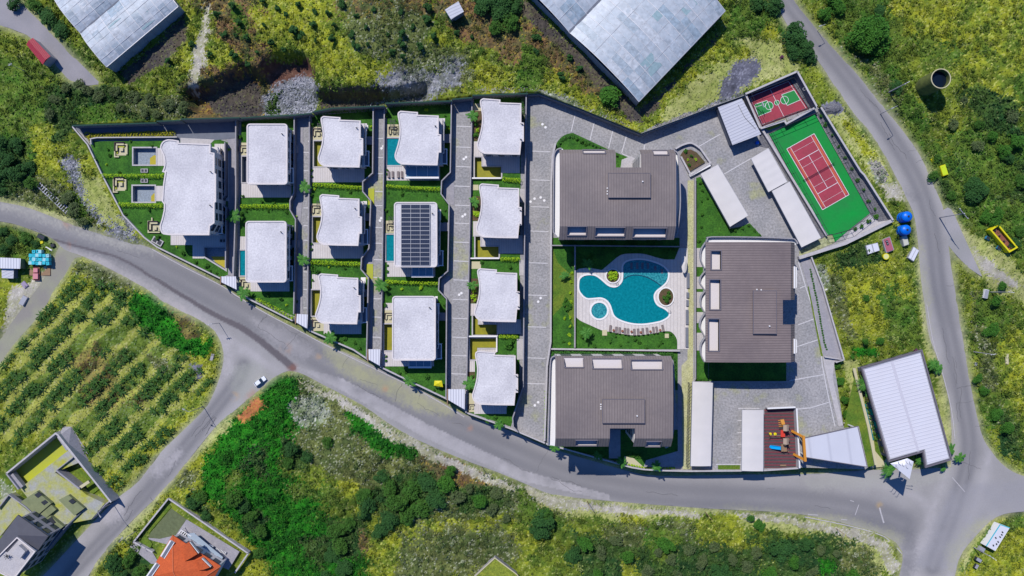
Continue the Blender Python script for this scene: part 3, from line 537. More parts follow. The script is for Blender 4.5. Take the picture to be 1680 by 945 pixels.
def roadcol(x, y, z):
    f = (H - z) / H; sx, sy = x / f, y / f
    n = fbm(x, y, 9, 2, 4); n2 = fbm(x, y, 2.5, 5, 3)
    a, dust, dark, pale = np.array([.30, .283, .272]), np.array([.36, .35, .19]), np.array([.158, .153, .158]), np.array([.42, .39, .385])
    c = a * (.82 + .36 * n[:, None])
    def mixin(c, k, t): t = np.clip(t, 0, 1)[:, None]; return c * (1 - t) + k * t
    for L_, wd_ in ((CEN, 5), (CEN2, 3.2), (CEN3, 2.6)):
        d = nearline(sx, sy, L_); c = mixin(c, dark, .62 * np.exp(-((d - wd_ * .5) / (wd_ * .42)) ** 2) * (.6 + .7 * n)); c = mixin(c, dark, .45 * np.exp(-(d / wd_) ** 2)); c = mixin(c, pale, .55 * np.exp(-((d - wd_ * 2.1) / 1.6) ** 2) * (n2 * 1.2))
    dm = nearline(sx, sy, CEN); low = pip(sx, sy, [((p - 840) * K, (472.5 - q) * K) for p, q in [(480, 600), (560, 640), (700, 720), (860, 790), (1000, 822), (1000, 812), (860, 772), (700, 695), (560, 620)]])
    c = mixin(c, pale, low * .7 * n2 * 1.4)
    for poly, k, t in (([(1486, 310), (1512, 318), (1506, 331), (1488, 323)], dark, .5), ([(1479, 868), (1500, 868), (1503, 935), (1482, 948)], dark, .7), ([(1395, 838), (1440, 842), (1470, 860), (1466, 880), (1420, 862)], dark, .35), ([(405, 520), (470, 540), (520, 575), (500, 590), (440, 560)], pale, .4), ([(250, 775), (290, 735), (300, 745), (262, 785)], pale, .7), ([(165, 845), (190, 822), (205, 835), (180, 862)], pale, .7), ([(530, 565), (600, 600), (700, 650), (740, 668), (745, 680), (690, 672), (600, 632), (545, 600)], dust, .7), ([(1315, 782), (1420, 775), (1500, 775), (1555, 765), (1555, 780), (1500, 800), (1400, 800), (1320, 800)], np.array([.33, .32, .29]), .8),
                       ([(0, 330), (60, 345), (120, 370), (215, 400), (255, 412), (250, 416), (200, 408), (120, 380), (0, 342)], np.array([.40, .38, .33]), .8), ([(1505, 366), (1520, 470), (1526, 560), (1560, 700), (1562, 765), (1550, 765), (1520, 600), (1510, 470)], dust, .6),
                       ([(105, 409), (178, 430), (235, 462), (300, 500), (345, 530), (345, 545), (290, 515), (240, 476), (175, 442), (120, 425)], np.array([.42, .38, .36]), .8), ([(1560, 945), (1590, 880), (1640, 850), (1600, 850), (1550, 900)], dust, .6), ([(1180, 840), (1400, 862), (1475, 900), (1480, 880), (1400, 850), (1200, 832)], dust, .45),
                       ([(380, 600), (420, 590), (450, 620), (430, 650), (400, 660), (380, 640)], np.array([.30, .30, .26]), .6), ([(340, 545), (372, 560), (382, 610), (366, 622), (368, 580), (355, 556)], pale, .7), ([(1595, 385), (1610, 455), (1585, 430), (1560, 380)], pale, .6), ([(1690, 785), (1690, 835), (1600, 860), (1560, 930), (1500, 930), (1560, 800)], np.array([.27, .26, .27]), .6)):
        pw = [((p - 840) * K, (472.5 - q) * K) for p, q in poly]; m = sum(soft(sx + RNG.normal(0, .9, sx.shape), sy + RNG.normal(0, .9, sx.shape), pw, .9, 2).astype(float) for _ in range(8)) / 8; c = mixin(c, k, m * t * (.45 + .9 * n2))
    dd = nearline(sx + (n2 - .5) * .8, sy, DRAIN); wdr = np.clip((sx + 165) / 62, 0.55, 1.7)
    c = mixin(c, np.array([.105, .09, .095]), .9 * np.clip((wdr - dd) / .35, 0, 1))
    for (px, py), r, k in (((480, 604), 2.2, (.26, .10, .06)), ((118, 402), 1.8, (.40, .14, .05)), ((112, 366), 2.2, (.42, .18, .08)), ((420, 655), 4, (.42, .16, .06)), ((470, 572), 2.4, (.40, .26, .18)), ((524, 585), 1.5, (.44, .28, .14)), ((632, 638), 1.4, (.46, .22, .12)), ((1443, 829), 1.4, (.5, .32, .1)), ((385, 650), 1.8, (.45, .27, .12)), ((770, 702), 1.4, (.46, .22, .12)), ((330, 770), 2, (.36, .26, .18))):
        d = np.hypot(sx - (px - 840) * K, sy - (472.5 - py) * K) + (n2 - .5) * 2.5; c = mixin(c, np.array(k), .6 * np.clip((r * 1.2 - d) / r, 0, 1) * np.clip((n2 - .34) * 5, 0, 1))
    return c
sheet('road', MAINR, .07, M_asph, .55, True, cfun=roadcol)
def plaincol(a, b):
    def f(x, y, z):
        t = np.clip((fbm(x, y, 6, 3, 4) - .3) * 2.2, 0, 1)[:, None]; return np.array(a) * t + np.array(b) * (1 - t)
    return f
sheet('farm_road', NWR, .07, M_asph, 1.2, True, cfun=plaincol((.30, .28, .29), (.24, .23, .24)))
sheet('dirt_track', DIRT, .06, M_asph, 1.0, True, cfun=plaincol((.30, .30, .20), (.25, .23, .20)))
sheet('spur_track', SPUR, .06, M_asph, 1.0, True, cfun=plaincol((.33, .31, .31), (.28, .27, .26)))
def strip(pts, w):  # ribbon outline in world from picture polyline on terrain
    c = [tuple(q.xy) for q in GL(pts)]; return offs(c, w / 2) + offs(c, -w / 2)[::-1]
def kerb(pts, label, w=.28, h=.14, dz=.06):
    q = GL(pts); l, r = offs(q, w / 2), offs(q, -w / 2); mb = M(); n = len(q); vs = []
    for i in range(n):
        z0 = q[i].z - .2; z1 = q[i].z + dz + h; vs += [(*l[i], z0), (*r[i], z0), (*r[i], z1), (*l[i], z1)]
    fs = [(4 * i + j, 4 * i + (j + 1) % 4, 4 * i + 4 + (j + 1) % 4, 4 * i + 4 + j) for i in range(n - 1) for j in range(4)] + [(3, 2, 1, 0), (4 * n - 4, 4 * n - 3, 4 * n - 2, 4 * n - 1)]
    tag(obj('kerb', mb.add(vs, fs), M_concl), kind='structure')
kerb(smooth([(250, 409), (300, 437), (362, 468), (394, 489), (440, 516), (486, 540), (532, 565)], k=3), '')
kerb(smooth([(532, 565), (600, 598), (690, 642), (762, 684)], k=3), '')
kerb(smooth([(1320, 848), (1390, 862), (1450, 880), (1479, 908)], k=3), '')
kerb(smooth([(1520, 500), (1530, 560), (1545, 610), (1560, 670), (1566, 720)], k=3), '')
mb = M()
for a, b, c, d in ((1409, 828, 1403, 845), (1326, 844, 1342, 845), (1380, 852, 1390, 853), (1443, 833, 1450, 858), (1562, 783, 1583, 807), (1395, 821, 1401, 823), (500, 494, 475, 509)):
    p, q = G(a, b, .085), G(c, d, .085); dd = (q - p).normalized(); nn = Vector((-dd.y, dd.x, 0)) * (.12 if a < 1440 or a > 1500 else .25)
    mb.add([p + nn, p - nn, q - nn, q + nn], [(0, 1, 2, 3)])
tag(obj('road_markings', mb, M_concl), kind='structure')
# hairline cracks and sealed joints in the old asphalt
mb = M(); rk = random.Random(9)
for line, n_ in ((CEN, 26), (CEN2, 20), (CEN3, 9)):
    for _ in range(n_):
        i = rk.randrange(6, len(line) - 6); q = G(*line[i], .09); d = Vector((line[i + 1][0] - line[i][0], line[i][1] - line[i + 1][1], 0)).normalized(); nn = Vector((-d.y, d.x, 0)); q = q + nn * rk.uniform(-4, 4) * (1 if line is CEN else .6); across = rk.random() < .3; w_ = rk.uniform(.05, .11)
        for k in range(rk.randint(5, 14)):
            st = (nn if across else d) * .8 + Vector((rk.uniform(-.35, .35), rk.uniform(-.35, .35), 0)); e = q + st; e.z = float(hbase(e.x, e.y)) + .092; ln_ = Vector((-st.y, st.x, 0)).normalized() * w_ / 2; mb.add([q - ln_, e - ln_, e + ln_, q + ln_], [(0, 1, 2, 3)]); q = e
tag(obj('road_cracks', mb, mat('crack_tar', (.09, .088, .09), .9)), kind='structure')
# ---------------------------------------------------------------- basins sunk into the grounds (holes in every sheet above)
def L_(x0, y0, xa, ya, x1, y1): return [(x0, y0), (xa, y0), (xa, ya), (x1, ya), (x1, y1), (x0, y1)]
POOLO = smooth([(950.4, 464), (952, 457.7), (958, 453), (967.4, 451.5), (976.7, 453), (986, 459.3), (996.8, 468.6), (1006, 471.7), (1013.8, 470), (1020.8, 462.4), (1022.5, 452), (1022.3, 438.4), (1026, 431.4), (1035.5, 427.6), (1052.5, 426.5), (1069.5, 429.9), (1085, 436), (1094.3, 444.6), (1095.8, 453),
     (1092.7, 462.4), (1085, 470), (1077, 476.3), (1072.6, 484), (1073.4, 493.3), (1078.8, 501.8), (1089.6, 507.3), (1096.6, 513.5), (1095.8, 519), (1086.5, 525), (1075.7, 528), (1054, 531), (1034, 529.4), (1017, 524), (1008.4, 517.8), (1005, 510), (1001.4, 499.5), (995.2, 491.8), (986, 487.9), (973.6, 488.7), (962.7, 488.7), (955, 482.5), (950.6, 474.8)], True, 3)
KID = [(983 + 13 * cos(2 * pi * i / 28), 509.6 + 13 * sin(2 * pi * i / 28)) for i in range(28)]
BAS = [  # name, outline, kind, depth, label
 (rect(219, 243, 256, 270), 'stain', 'empty square pool with an ochre stain above the first hedge of the big villa'),
 (rect(218, 305, 254, 331), 'stain2', 'empty square pool with a smaller ochre patch between the two hedges of the big villa'),
 ([(335, 406), (370, 406), (370, 442), (336, 421)], 'ochre', 'slanted empty pool with ochre floor at the foot of the big villa'),
 (rect(397, 257, 406, 299), 'grey', 'narrow empty grey pool beside the topmost villa of the second row'),
 (rect(393.5, 411, 402.5, 452), 'water', 'narrow turquoise pool beside the villa just above the road in the second row'),
 (rect(515, 231.5, 531, 273), 'green', 'narrow green-floored empty pool beside the top villa of the third row'),
 (rect(513, 356, 528, 398), 'green', 'narrow green-floored empty pool beside the middle villa of the third row'),
 (rect(511, 476, 529, 518), 'green', 'narrow green-floored empty pool beside the bottom villa of the third row'),
 (rect(635, 227, 657, 271), 'water', 'turquoise pool beside the villa with four loungers'),
 (rect(633.5, 385, 648, 428), 'water', 'narrow turquoise pool beside the villa with solar panels'),
 (rect(630, 532, 645, 575), 'green', 'narrow green-floored empty pool beside the villa under the solar-panelled one'),
 (L_(779, 258, 790, 273, 822, 291), 'green', 'L-shaped green-floored empty pool under the uppermost villa beside the long lane'),
 (L_(780, 388, 788, 404.5, 818, 422), 'green', 'L-shaped green-floored empty pool under the second villa of the lane row'),
 (L_(776, 518, 784, 532.5, 815, 549.5), 'green', 'L-shaped empty pool with mossy floor under the third villa of the lane row'),
 ([(771, 555), (814, 555), (814, 571), (783, 571), (783, 590), (771, 590)], 'green', 'empty green-floored pool above the lowest villa of the lane row'),
]
WAT = -.35
bas = []
for poly, kind, label in BAS:
    w = ccw(PL(poly, .12)); bas.append(w); HOLES.append(w)
PW_ = ccw(PL(POOLO, .15)); KW = ccw(PL(KID, .15)); HOLES.append(PW_); HOLES.append(KW)
def basin(w, kind, label, rim=.45, top=.22):
    cx = sum(q[0] for q in w) / len(w); cy = sum(q[1] for q in w) / len(w); t = thing('swimming_pool', label, 'pool', (cx, cy, 0), 'villa pools')
    dp = -1.5 if kind != 'water' else -1.4
    out = offs(w, -rim, True); n = len(w); mb = M()
    vs = [(*q, top) for q in w] + [(*q, top) for q in out] + [(*q, -.1) for q in out] + [(*q, top - .25) for q in w]
    mb.add(vs, [(i, n + i, n + (i + 1) % n, (i + 1) % n)[::-1] for i in range(n)] + [(n + i, 2 * n + i, 2 * n + (i + 1) % n, n + (i + 1) % n)[::-1] for i in range(n)] + [(3 * n + i, i, (i + 1) % n, 3 * n + (i + 1) % n)[::-1] for i in range(n)])
    obj('coping', mb, M_concl, t)
    mb = M(); mb.add([(*q, top - .25) for q in w] + [(*q, dp) for q in w], [(n + i, i, (i + 1) % n, n + (i + 1) % n)[::-1] for i in range(n)])
    obj('pool_wall', mb, M_poolt if kind in ('stain', 'stain2', 'grey') else (M_teal if kind == 'water' else M_poolt), t)
    fm = {'stain': M_poolt, 'stain2': M_poolt, 'grey': M_concd, 'ochre': M_poolt, 'green': M_poolf, 'water': M_teal}[kind]
    obj('pool_floor', M().add([(*q, dp) for q in w], tris(w)), fm, t)
    xs = [q[0] for q in w]; ys = [q[1] for q in w]
    if kind in ('stain', 'stain2', 'ochre'):
        k = .62 if kind == 'stain' else .72; x0 = min(xs) + (max(xs) - min(xs)) * k; y1 = min(ys) + (max(ys) - min(ys)) * (.55 if kind != 'stain2' else .5)
        if kind == 'ochre': x0 = min(xs) + (max(xs) - min(xs)) * .22; y1 = min(ys) + (max(ys) - min(ys)) * .6
        cc = [(x0, min(ys) + .3), (max(xs) - .25, min(ys) + .3), (max(xs) - .25, y1), ((x0 + max(xs)) / 2, y1 + .5), (x0, y1 - .6)]
        if kind == 'ochre': cc = [(x0 + 2.6, min(ys) + 1.2), (max(xs) - .25, min(ys) + .3), (max(xs) - .25, y1), (x0, y1)]
        obj('stain', M().add([(*q, dp + .03) for q in cc], tris(cc)), M_pooly, t)
    if kind == 'water': obj('water', M().add([(*q, WAT + .25) for q in w], tris(w)), M_pool, t)
    return t
for w, (poly, kind, label) in zip(bas, BAS): basin(w, kind, label)
# ---------------------------------------------------------------- grounds of the compound
sheet('paved_yard', COMPW, 0.0, M_cobble, world=True)
def lawn(p, m=None, z=.05): return sheet('lawn', p, z, m or M_lawn)
def paving(p, m, z=.09, name='terrace'): return sheet(name, p, z, m)
lawn([(147, 234), (170, 228), (262, 226), (352, 226), (380, 236), (374, 300), (376, 450), (362, 455), (257, 404), (238, 389), (204, 353), (168, 284)])
paving([(122, 209), (392, 198), (392, 226), (352, 230), (150, 232)], M_concd, .07, 'service_path')
paving([(296, 226), (352, 229), (345, 236), (296, 236)], M_concl, .10)
lawn([(396, 198), (486, 191), (486, 330), (481, 345), (489, 360), (486, 520), (392, 480)])
lawn([(512, 190), (614, 182), (614, 285), (598, 300), (598, 318), (610, 332), (608, 408), (596, 424), (596, 442), (606, 456), (603, 590), (580, 574), (509, 542)])
lawn([(635, 177), (741, 168), (740, 285), (727, 299), (727, 320), (738, 337), (735, 447), (723, 457), (722, 476), (734, 490), (732, 652), (628, 602)])
lawn([(778, 161), (855, 155), (852, 640), (844, 680), (838, 700), (768, 676)])
paving([(374, 228), (388, 227), (388, 330), (384, 455), (374, 450)], M_conc, .10, 'walkway')
paving([(486, 192), (497, 191), (497, 318), (492, 380), (497, 520), (486, 520), (489, 361), (481, 346), (481, 331), (486, 322)], M_conc, .10, 'driveway')
paving([(614, 181), (619, 181), (618, 300), (606, 300), (612, 340), (608, 410), (612, 425), (610, 590), (603, 588), (606, 456), (596, 442), (597, 424), (608, 408), (610, 331), (598, 316), (598, 301), (614, 286)], M_conc, .10, 'driveway')
for a, b in (((604, 309), (614, 336)), ((601, 433), (612, 458))): paving(rect(a[0], a[1], b[0], b[1]), M_lich2, .13, 'driveway')
paving([(741, 300), (727, 300), (727, 320), (739, 336), (745, 336), (745, 300)], M_conc, .10, 'driveway'); paving([(724, 458), (738, 452), (738, 490), (733, 488), (723, 476)], M_conc, .10, 'driveway')
for p in (rect(511, 208, 531, 230), rect(511, 334, 530, 355), rect(509, 521, 532, 543), rect(634, 204, 657, 226), rect(633, 362, 648, 382), rect(631, 509, 644, 530), rect(394, 234, 407, 256), rect(393, 455, 412, 475), rect(776, 170, 790, 182), rect(775, 303, 785, 312), rect(772, 429, 789, 441), rect(769, 645, 780, 676)): paving(p, M_beige, .11)
for p in (rect(395, 300, 478, 324), rect(411, 460, 475, 478), rect(393, 388, 404, 410), rect(511, 274, 598, 299), rect(510, 399, 596, 424), rect(531, 528, 593, 548), rect(512, 450, 527, 475), rect(634, 272, 722, 296), rect(635, 430, 714, 454), rect(631, 497, 645, 509), rect(627, 577, 712, 601),
          [(790, 252), (853, 252), (853, 284), (822, 284), (822, 273), (790, 273)], [(788, 386), (858, 386), (858, 416), (818, 416), (818, 404.5), (788, 404.5)], [(784, 524), (855, 524), (855, 548), (815, 548), (815, 532.5), (784, 532.5)], rect(783, 571, 814, 579), rect(778, 660, 831, 679),
          rect(777, 232, 792, 257), rect(776, 363, 786, 388), rect(772, 498, 784, 518), rect(769, 585, 779, 610), [(280, 384), (370, 384), (370, 404), (335, 404), (335, 424), (316, 424), (316, 402), (280, 402)], rect(254, 243, 272, 272), rect(252, 305, 270, 330), rect(352, 236, 376, 330)): paving(p, M_deck, .12)
for p in (rect(777, 182, 792, 231), rect(775, 322, 789, 362), rect(772, 457, 784, 497), rect(768, 610, 779, 640)): paving(p, M_soil, .08, 'planting_bed')
for p in (rect(852, 427, 861, 452), rect(848, 556, 860, 590), rect(853, 310, 864, 332)): paving(p, M_concl, .11, 'garden_steps')
for p in (rect(598, 205, 604, 212), rect(595, 330, 602, 340), rect(592, 455, 600, 466), rect(722, 199, 727, 210), rect(480, 214, 484, 224), rect(471, 370, 481, 378), rect(714, 486, 718, 495)): paving(p, M_white, .13, 'porch_slab')
# apartments' grounds
lawn(smooth([(909, 264), (911, 240), (920, 226), (930, 220), (940, 218)], k=4) + [(1000, 246), (1051, 266), (1060, 274), (1020, 276), (918, 276)])
paving([(1018, 276), (1020, 262), (1035, 256), (1046, 262), (1040, 276)], M_concl, .10)
lawn(rect(906, 390, 1118, 403)); lawn(rect(905, 403, 943, 572), M_lawny, .06); lawn(smooth([(905, 403), (943, 403), (943, 450), (925, 440), (915, 430)], k=2), M_lawn, .07); lawn([(905, 520), (925, 500), (943, 540), (943, 572), (905, 572)], M_lawn, .075)
lawn(rect(944, 403, 1115, 447)); lawn(rect(944, 517, 1112, 573)); lawn(rect(904, 575, 1112, 590)); lawn([(897, 728), (905, 705), (1112, 705), (1112, 768), (1055, 768), (1000, 754)]); lawn([(1104, 585), (1112, 590), (1112, 640), (1104, 640)])
DK = [(945, 444), (950, 441), (965, 439), (987.5, 443)] + smooth([(987.5, 443), (1001.4, 431.4), (1018.5, 418.3), (1037, 416), (1057, 416.7), (1075.7, 422), (1091, 425.5), (1106.7, 425.5)], k=3) + [(1114.4, 406.7), (1128, 406.7), (1130, 573), (1111, 573)] + smooth([(1111, 572), (1110.5, 557), (1103.6, 546.4), (1092.7, 543.3), (1060, 548.8), (1037, 550), (1017, 547), (998, 544), (989, 542.6), (967, 533), (952, 526), (944, 519)], k=3)
paving(DK, M_poold, .15, 'pool_terrace')
paving([(1128, 296), (1138, 296), (1137, 610), (1134, 770), (1120, 770), (1118, 600), (1128, 590)], mat('gravel_path', (.44, .42, .26), .9, var=(.36, .36, .14), vscale=.25, fine=(2.5, .3)), .12, 'gravel_path')
paving([(1115, 262), (1120, 262), (1129, 292), (1129, 406), (1115, 406)], M_conc, .11, 'footpath')
paving([(1112, 590), (1119, 590), (1120, 768), (1095, 768), (1056, 766), (1060, 755), (1112, 740)], M_conc, .10, 'footpath'); paving([(1024, 748), (1040, 752), (1058, 768), (1028, 762)], M_beige, .12, 'footpath')
paving(rect(999, 705, 1018, 752), M_conc, .10, 'footpath')
lawn([(1141, 292), (1149, 290), (1198, 375), (1215, 372), (1230, 366), (1250, 388), (1255, 400), (1141, 400)])
lawn(rect(1140, 400, 1162, 626)); lawn(rect(1162.5, 590, 1290, 625))
for p in (rect(1141, 407, 1160, 438), rect(1141, 454, 1160, 474), rect(1141, 479, 1160, 505), rect(1140, 512, 1160, 530), rect(1140, 546, 1160, 575)): paving(p, M_concl, .12)
paving([(1116, 255), (1121, 247), (1133, 245), (1143, 250), (1157, 266), (1132, 281)], M_soil, .5, 'planting_bed')
sheet('ramp', [(1312, 424), (1329, 422), (1348, 473), (1381, 589), (1351, 586), (1340, 530), (1326, 470)], .12, M_conc); sheet('footway', [(1350, 585), (1381, 590), (1369, 594), (1366, 620), (1374, 655), (1383, 698), (1376, 700), (1364, 650), (1352, 600)], .16, M_concl)
sheet('verge', [(1325, 470), (1327, 470), (1350, 584), (1347, 584)], .14, M_lawny)
sheet('crazy_paving', [(1311, 412), (1347, 393), (1356, 387), (1366, 386), (1370, 398), (1312, 421)], .12, mat('crazy_stone', (.36, .36, .22), .9, var=(.22, .24, .10), vscale=.8, fine=(1.2, .4)))
sheet('gravel_bed', [(1250, 212), (1262, 236), (1354, 388), (1347, 392), (1296, 300), (1262, 243), (1246, 240), (1246, 214)], .10, M_stones)
sheet('planting_bed', [(1339, 186), (1349, 182), (1412, 285), (1460, 361), (1441, 364), (1430, 352)], .14, M_stones)
sheet('planting_bed', [(1396, 377), (1428, 352), (1441, 364), (1460, 361), (1386, 397)], .13, M_concl)
sheet('verge', [(1252, 210), (1268, 203), (1278, 200), (1280, 206), (1262, 214)], .14, M_lich2)
lawn([(1384, 702), (1404, 606), (1413, 640), (1434, 764), (1424, 766), (1409, 699)], M_lawny, .06)
sheet('planting_strip', rect(1178, 763, 1214, 770), .10, M_lawny)
# white paver bands
def bands(mb, segs, w=.32, z=.05):
    for a, b, c, d in segs:
        p, q = P(a, b, z), P(c, d, z); t = (q - p).normalized(); nn = Vector((-t.y, t.x, 0)) * w / 2; mb.add([p - nn, q - nn, q + nn, p + nn], [(0, 1, 2, 3)])
mb = M(); S = []
for y in (207, 241, 273, 305, 336.5, 366, 397, 428, 459, 491, 522, 553, 583, 613): x = 749.5 - (y - 207) * .022 - (8 if y in (305,) else 0); S.append((x, y, 773.5 - (y - 207) * .021, y + 1))
for y in (248, 295, 339, 379, 431, 484, 536, 587, 629): S.append((873 - (y - 248) * .026, y, 903 - (y - 248) * .024, y + 1))
for y in (227, 258, 284.6, 314, 337, 373, 399, 426, 455, 490, 520, 553): S.append((617 - (y - 227) * .02, y, 630 - (y - 227) * .015, y + .5))
for y in (250, 280, 341, 370, 394, 446, 475, 505): S.append((498, y, 509, y + .5))
S += [(943.6, 188, 937, 216), (975, 201, 968, 230), (1005.7, 214, 998.6, 243), (1028, 222, 1020, 251), (1058, 237, 1056, 250), (1020, 252, 1043, 262), (1144.6, 241.4, 1182, 220), (1188, 285.5, 1232, 260), (1309.6, 533, 1336, 523), (1307, 569, 1345, 556.5), (1295, 624.6, 1351.5, 614.5), (1312, 473, 1321, 469), (1305.8, 671.5, 1330, 669), (1330, 669, 1360, 660),
      (1211, 670, 1246, 670), (1210, 690, 1217, 690), (1210, 710, 1217, 710), (1210, 729, 1217, 729), (1210, 750, 1217, 750), (1175, 762, 1216, 762)]
sm = [(1310, 430), (1323, 474), (1337, 518), (1345, 554), (1350.7, 572.8), (1347.5, 583.6), (1349, 599), (1358, 645.5), (1370, 699.7)]
S += [(*a, *b) for a, b in zip(sm[:-1], sm[1:])]
bands(mb, S); tag(obj('paver_bands', mb, M_lined), kind='structure')
mb = M()
for x, y, x2, y2 in ((890, 204, 895, 209), (870.5, 331, 877, 326), (887, 324, 893, 329), (883, 495, 887, 489), (877.5, 665, 883, 660), (764.6, 258, 761, 261), (629, 240, 626, 243.5), (625.5, 358, 623.5, 362), (763, 352, 759, 355), (757, 481, 753.5, 483.5), (507, 356, 507.5, 356.2), (508, 232, 508.5, 232)):
    for a, b in ((x, y), (x2, y2)):
        t = thing('manhole_cover', 'round white manhole cover, one of a pair in the grey paved lanes', 'manhole cover', P(a, b, 0.0), 'white manhole covers in the paved lanes'); c = P(a, b)
        obj('lid', M().cyl((c.x, c.y, .0), (c.x, c.y, .09), .42, n=14), M_white, t); obj('ring', M().cyl((c.x, c.y, .0), (c.x, c.y, .07), .50, n=14), M_concl, t)
# ---------------------------------------------------------------- walls
def wall(name, pts, z1, th, material, label, cat='wall', zm=None, z0=0.0, capm=None, group=None):
    """pts are picture points of the wall's foot (zm: the height they were measured at)"""
    w = PL(pts, z1 if zm is None else zm); a = w[0]; t = thing(name, label, cat, (a[0], a[1], z0), group)
    obj('wall_body', M().wall(w, th, z0, z1), material, t); obj('coping', M().wall(w, th + .12, z1 - .002, z1 + .08), capm or M_concl, t); return t
N_ = 'boundary_wall'
wall(N_, [(118, 206), (257, 201.5)], 4.2, .3, M_concd, 'long grey boundary wall behind the yellow hedge at the far corner of the big villa', z0=-3, capm=M_mesh)
wall(N_, [(257, 199), (296, 197.5)], 4.6, .3, M_concd, 'short stepped-up length of grey boundary wall above the big villa', z0=-3, capm=M_mesh)
wall(N_, [(296, 195.5), (393, 193)], 5.0, .3, M_concd, 'tall grey boundary wall above the paved corner of the big villa', z0=-3, capm=M_mesh)
wall(N_, [(393, 194), (425, 191.5), (482, 189), (511, 186)], 4.2, .3, M_concd, 'grey boundary wall above the second row of villas', z0=-3, capm=M_mesh)
wall(N_, [(512, 184), (545, 177.5), (588, 175.5), (631, 174)], 4.2, .3, M_concd, 'grey boundary wall above the third row of villas', z0=-3, capm=M_mesh)
wall(N_, [(632, 169.5), (742, 165.5)], 4.2, .3, M_concd, 'grey boundary wall behind the hedge of the villa with loungers', z0=-3, capm=M_mesh)
wall(N_, [(742, 163), (775, 160)], 4.4, .3, M_concd, 'short grey boundary wall closing the upper end of the cobbled lane', z0=-3, capm=M_mesh)
wall(N_, [(775, 156.5), (866, 153.5)], 4.2, .3, M_concd, 'grey boundary wall behind the hedge of the uppermost lane villa', z0=-3, capm=M_mesh)
def fencewall(pts, label, z1=4.0, th=.35):
    w = PL(pts, z1); t = thing('boundary_wall', label, 'wall', (w[0][0], w[0][1], 0)); obj('wall_body', M().wall(w, th, -3, z1 - 1.2), M_concd, t); obj('coping', M().wall(w, th + .35, z1 - 1.2, z1 - 1.1), M_conc, t)
    obj('fence_panel', M().wall(w, .06, z1 - 1.1, z1), M_mesh, t); L = 0
    for a, b in zip(w[:-1], w[1:]):
        d = hypot(b[0] - a[0], b[1] - a[1]); k = max(1, int(d / 4))
        for i in range(k): x = a[0] + (b[0] - a[0]) * i / k; y = a[1] + (b[1] - a[1]) * i / k; obj('post', M().box((x, y, z1 - 1.15), (.14, .14, 1.3)), M_dark, t)
fencewall([(866, 154), (885, 152.5), (950, 177), (1052, 219)], 'dark fenced boundary wall running down from the lane to the inner corner below the greenhouse')
fencewall([(1052, 219), (1120, 194), (1175, 173), (1223, 156)], 'dark fenced boundary wall running up from the inner corner to the mini football court')
wall('boundary_wall', [(118, 207), (143.5, 237), (166, 284), (202, 353), (237, 390), (257, 405)], 1.0, .3, M_concl, 'thin pale boundary wall along the slanting western edge of the big villa garden', z0=-3)
wall('boundary_wall', [(257, 405), (362, 457)], 1.1, .35, M_concd, 'low road wall below the big villa with a grey coping', z0=-3)
wall('boundary_wall', [(390, 478), (393, 483), (480, 526)], 1.0, .35, M_concl, 'road wall with a clipped hedge inside it, below the second row', z0=-4)
wall('boundary_wall', [(507, 542), (580, 574), (604, 590)], 1.0, .35, M_concl, 'road wall below the third row of villas', z0=-4.5)
wall('boundary_wall', [(626, 603), (734, 655)], 1.0, .35, M_concl, 'road wall with a young palm inside it, below the fourth row', z0=-6)
wall('boundary_wall', [(765, 677), (840, 704), (894, 727)], 1.0, .35, M_concl, 'road wall below the lowest lane villa', z0=-6)
wall('boundary_wall', smooth([(896, 728), (1000, 757), (1055, 770), (1132, 773)], k=3), .9, .35, M_concl, 'curved road wall below the apartment block next to the road', z0=-6.5)
wall('boundary_wall', [(1132, 773), (1250, 772), (1313, 768)], 1.0, .35, M_concl, 'straight road wall below the two long carports', z0=-6.5)
G2 = 'villa garden walls'
def gw(pts, h, label, m=M_concd, th=.25, cap=None): return wall('garden_wall', pts, h, th, m, label, zm=0, capm=cap or M_conc)
gw([(374, 236), (374, 322), (366, 331), (376, 343), (375, 440)], 2.6, 'dark garden wall with a kink on the lane side of the big villa')
gw([(391, 200), (391, 330), (387, 455)], 2.2, 'garden wall between the big villa walkway and the second row', M_conc)
gw([(487, 194), (486, 318), (480, 331), (480, 346), (489, 361), (486, 515)], 2.8, 'dark garden wall with a bay on the lane side of the second row')
gw([(510, 190), (509, 330), (506, 535)], 1.6, 'garden wall on the left side of the third row', M_conc)
gw([(615, 180), (614, 286), (598, 300), (598, 316), (611, 331), (608, 408), (596, 424), (595, 442), (607, 456), (604, 588)], 2.8, 'dark garden wall with two bays on the lane side of the third row')
gw([(632, 176), (629, 400), (626, 602)], 1.6, 'garden wall on the left side of the fourth row', M_conc)
gw([(742, 168), (740, 285), (726, 299), (725, 320), (738, 337), (736, 445), (722, 457), (721, 476), (734, 490), (733, 652)], 3.0, 'dark garden wall with two bays between the fourth row and the cobbled lane')
gw([(775, 162), (770, 424), (765, 676)], 1.6, 'garden wall on the left side of the lane row of villas', M_conc)
gw([(863, 157), (860, 424), (858, 632), (841, 683), (842, 697), (850, 706)], 3.2, 'dark garden wall between the lane row of villas and the widest lane')
gw([(911, 236), (906, 258), (904, 300), (903, 560), (897, 600), (893, 722)], 1.3, 'long pale garden wall between the widest lane and the apartment grounds', M_concl, .5, M_concl)
gw([(943, 402), (942.5, 570)], 1.2, 'pale upright garden wall beside the pool lawn', M_concl, .35)
gw([(904, 403), (1116, 405)], 1.4, 'shaded garden wall between the upper apartment block and the pool lawn', M_conc)
gw([(904, 572), (1114, 575)], 1.2, 'pale garden wall between the pool lawn and the hedge of the lower apartment block', M_concl, .4, M_concl)
gw([(1139, 292), (1139, 620), (1135, 628)], 1.6, 'long garden wall between the gravel path and the right-hand apartment block', M_concl)
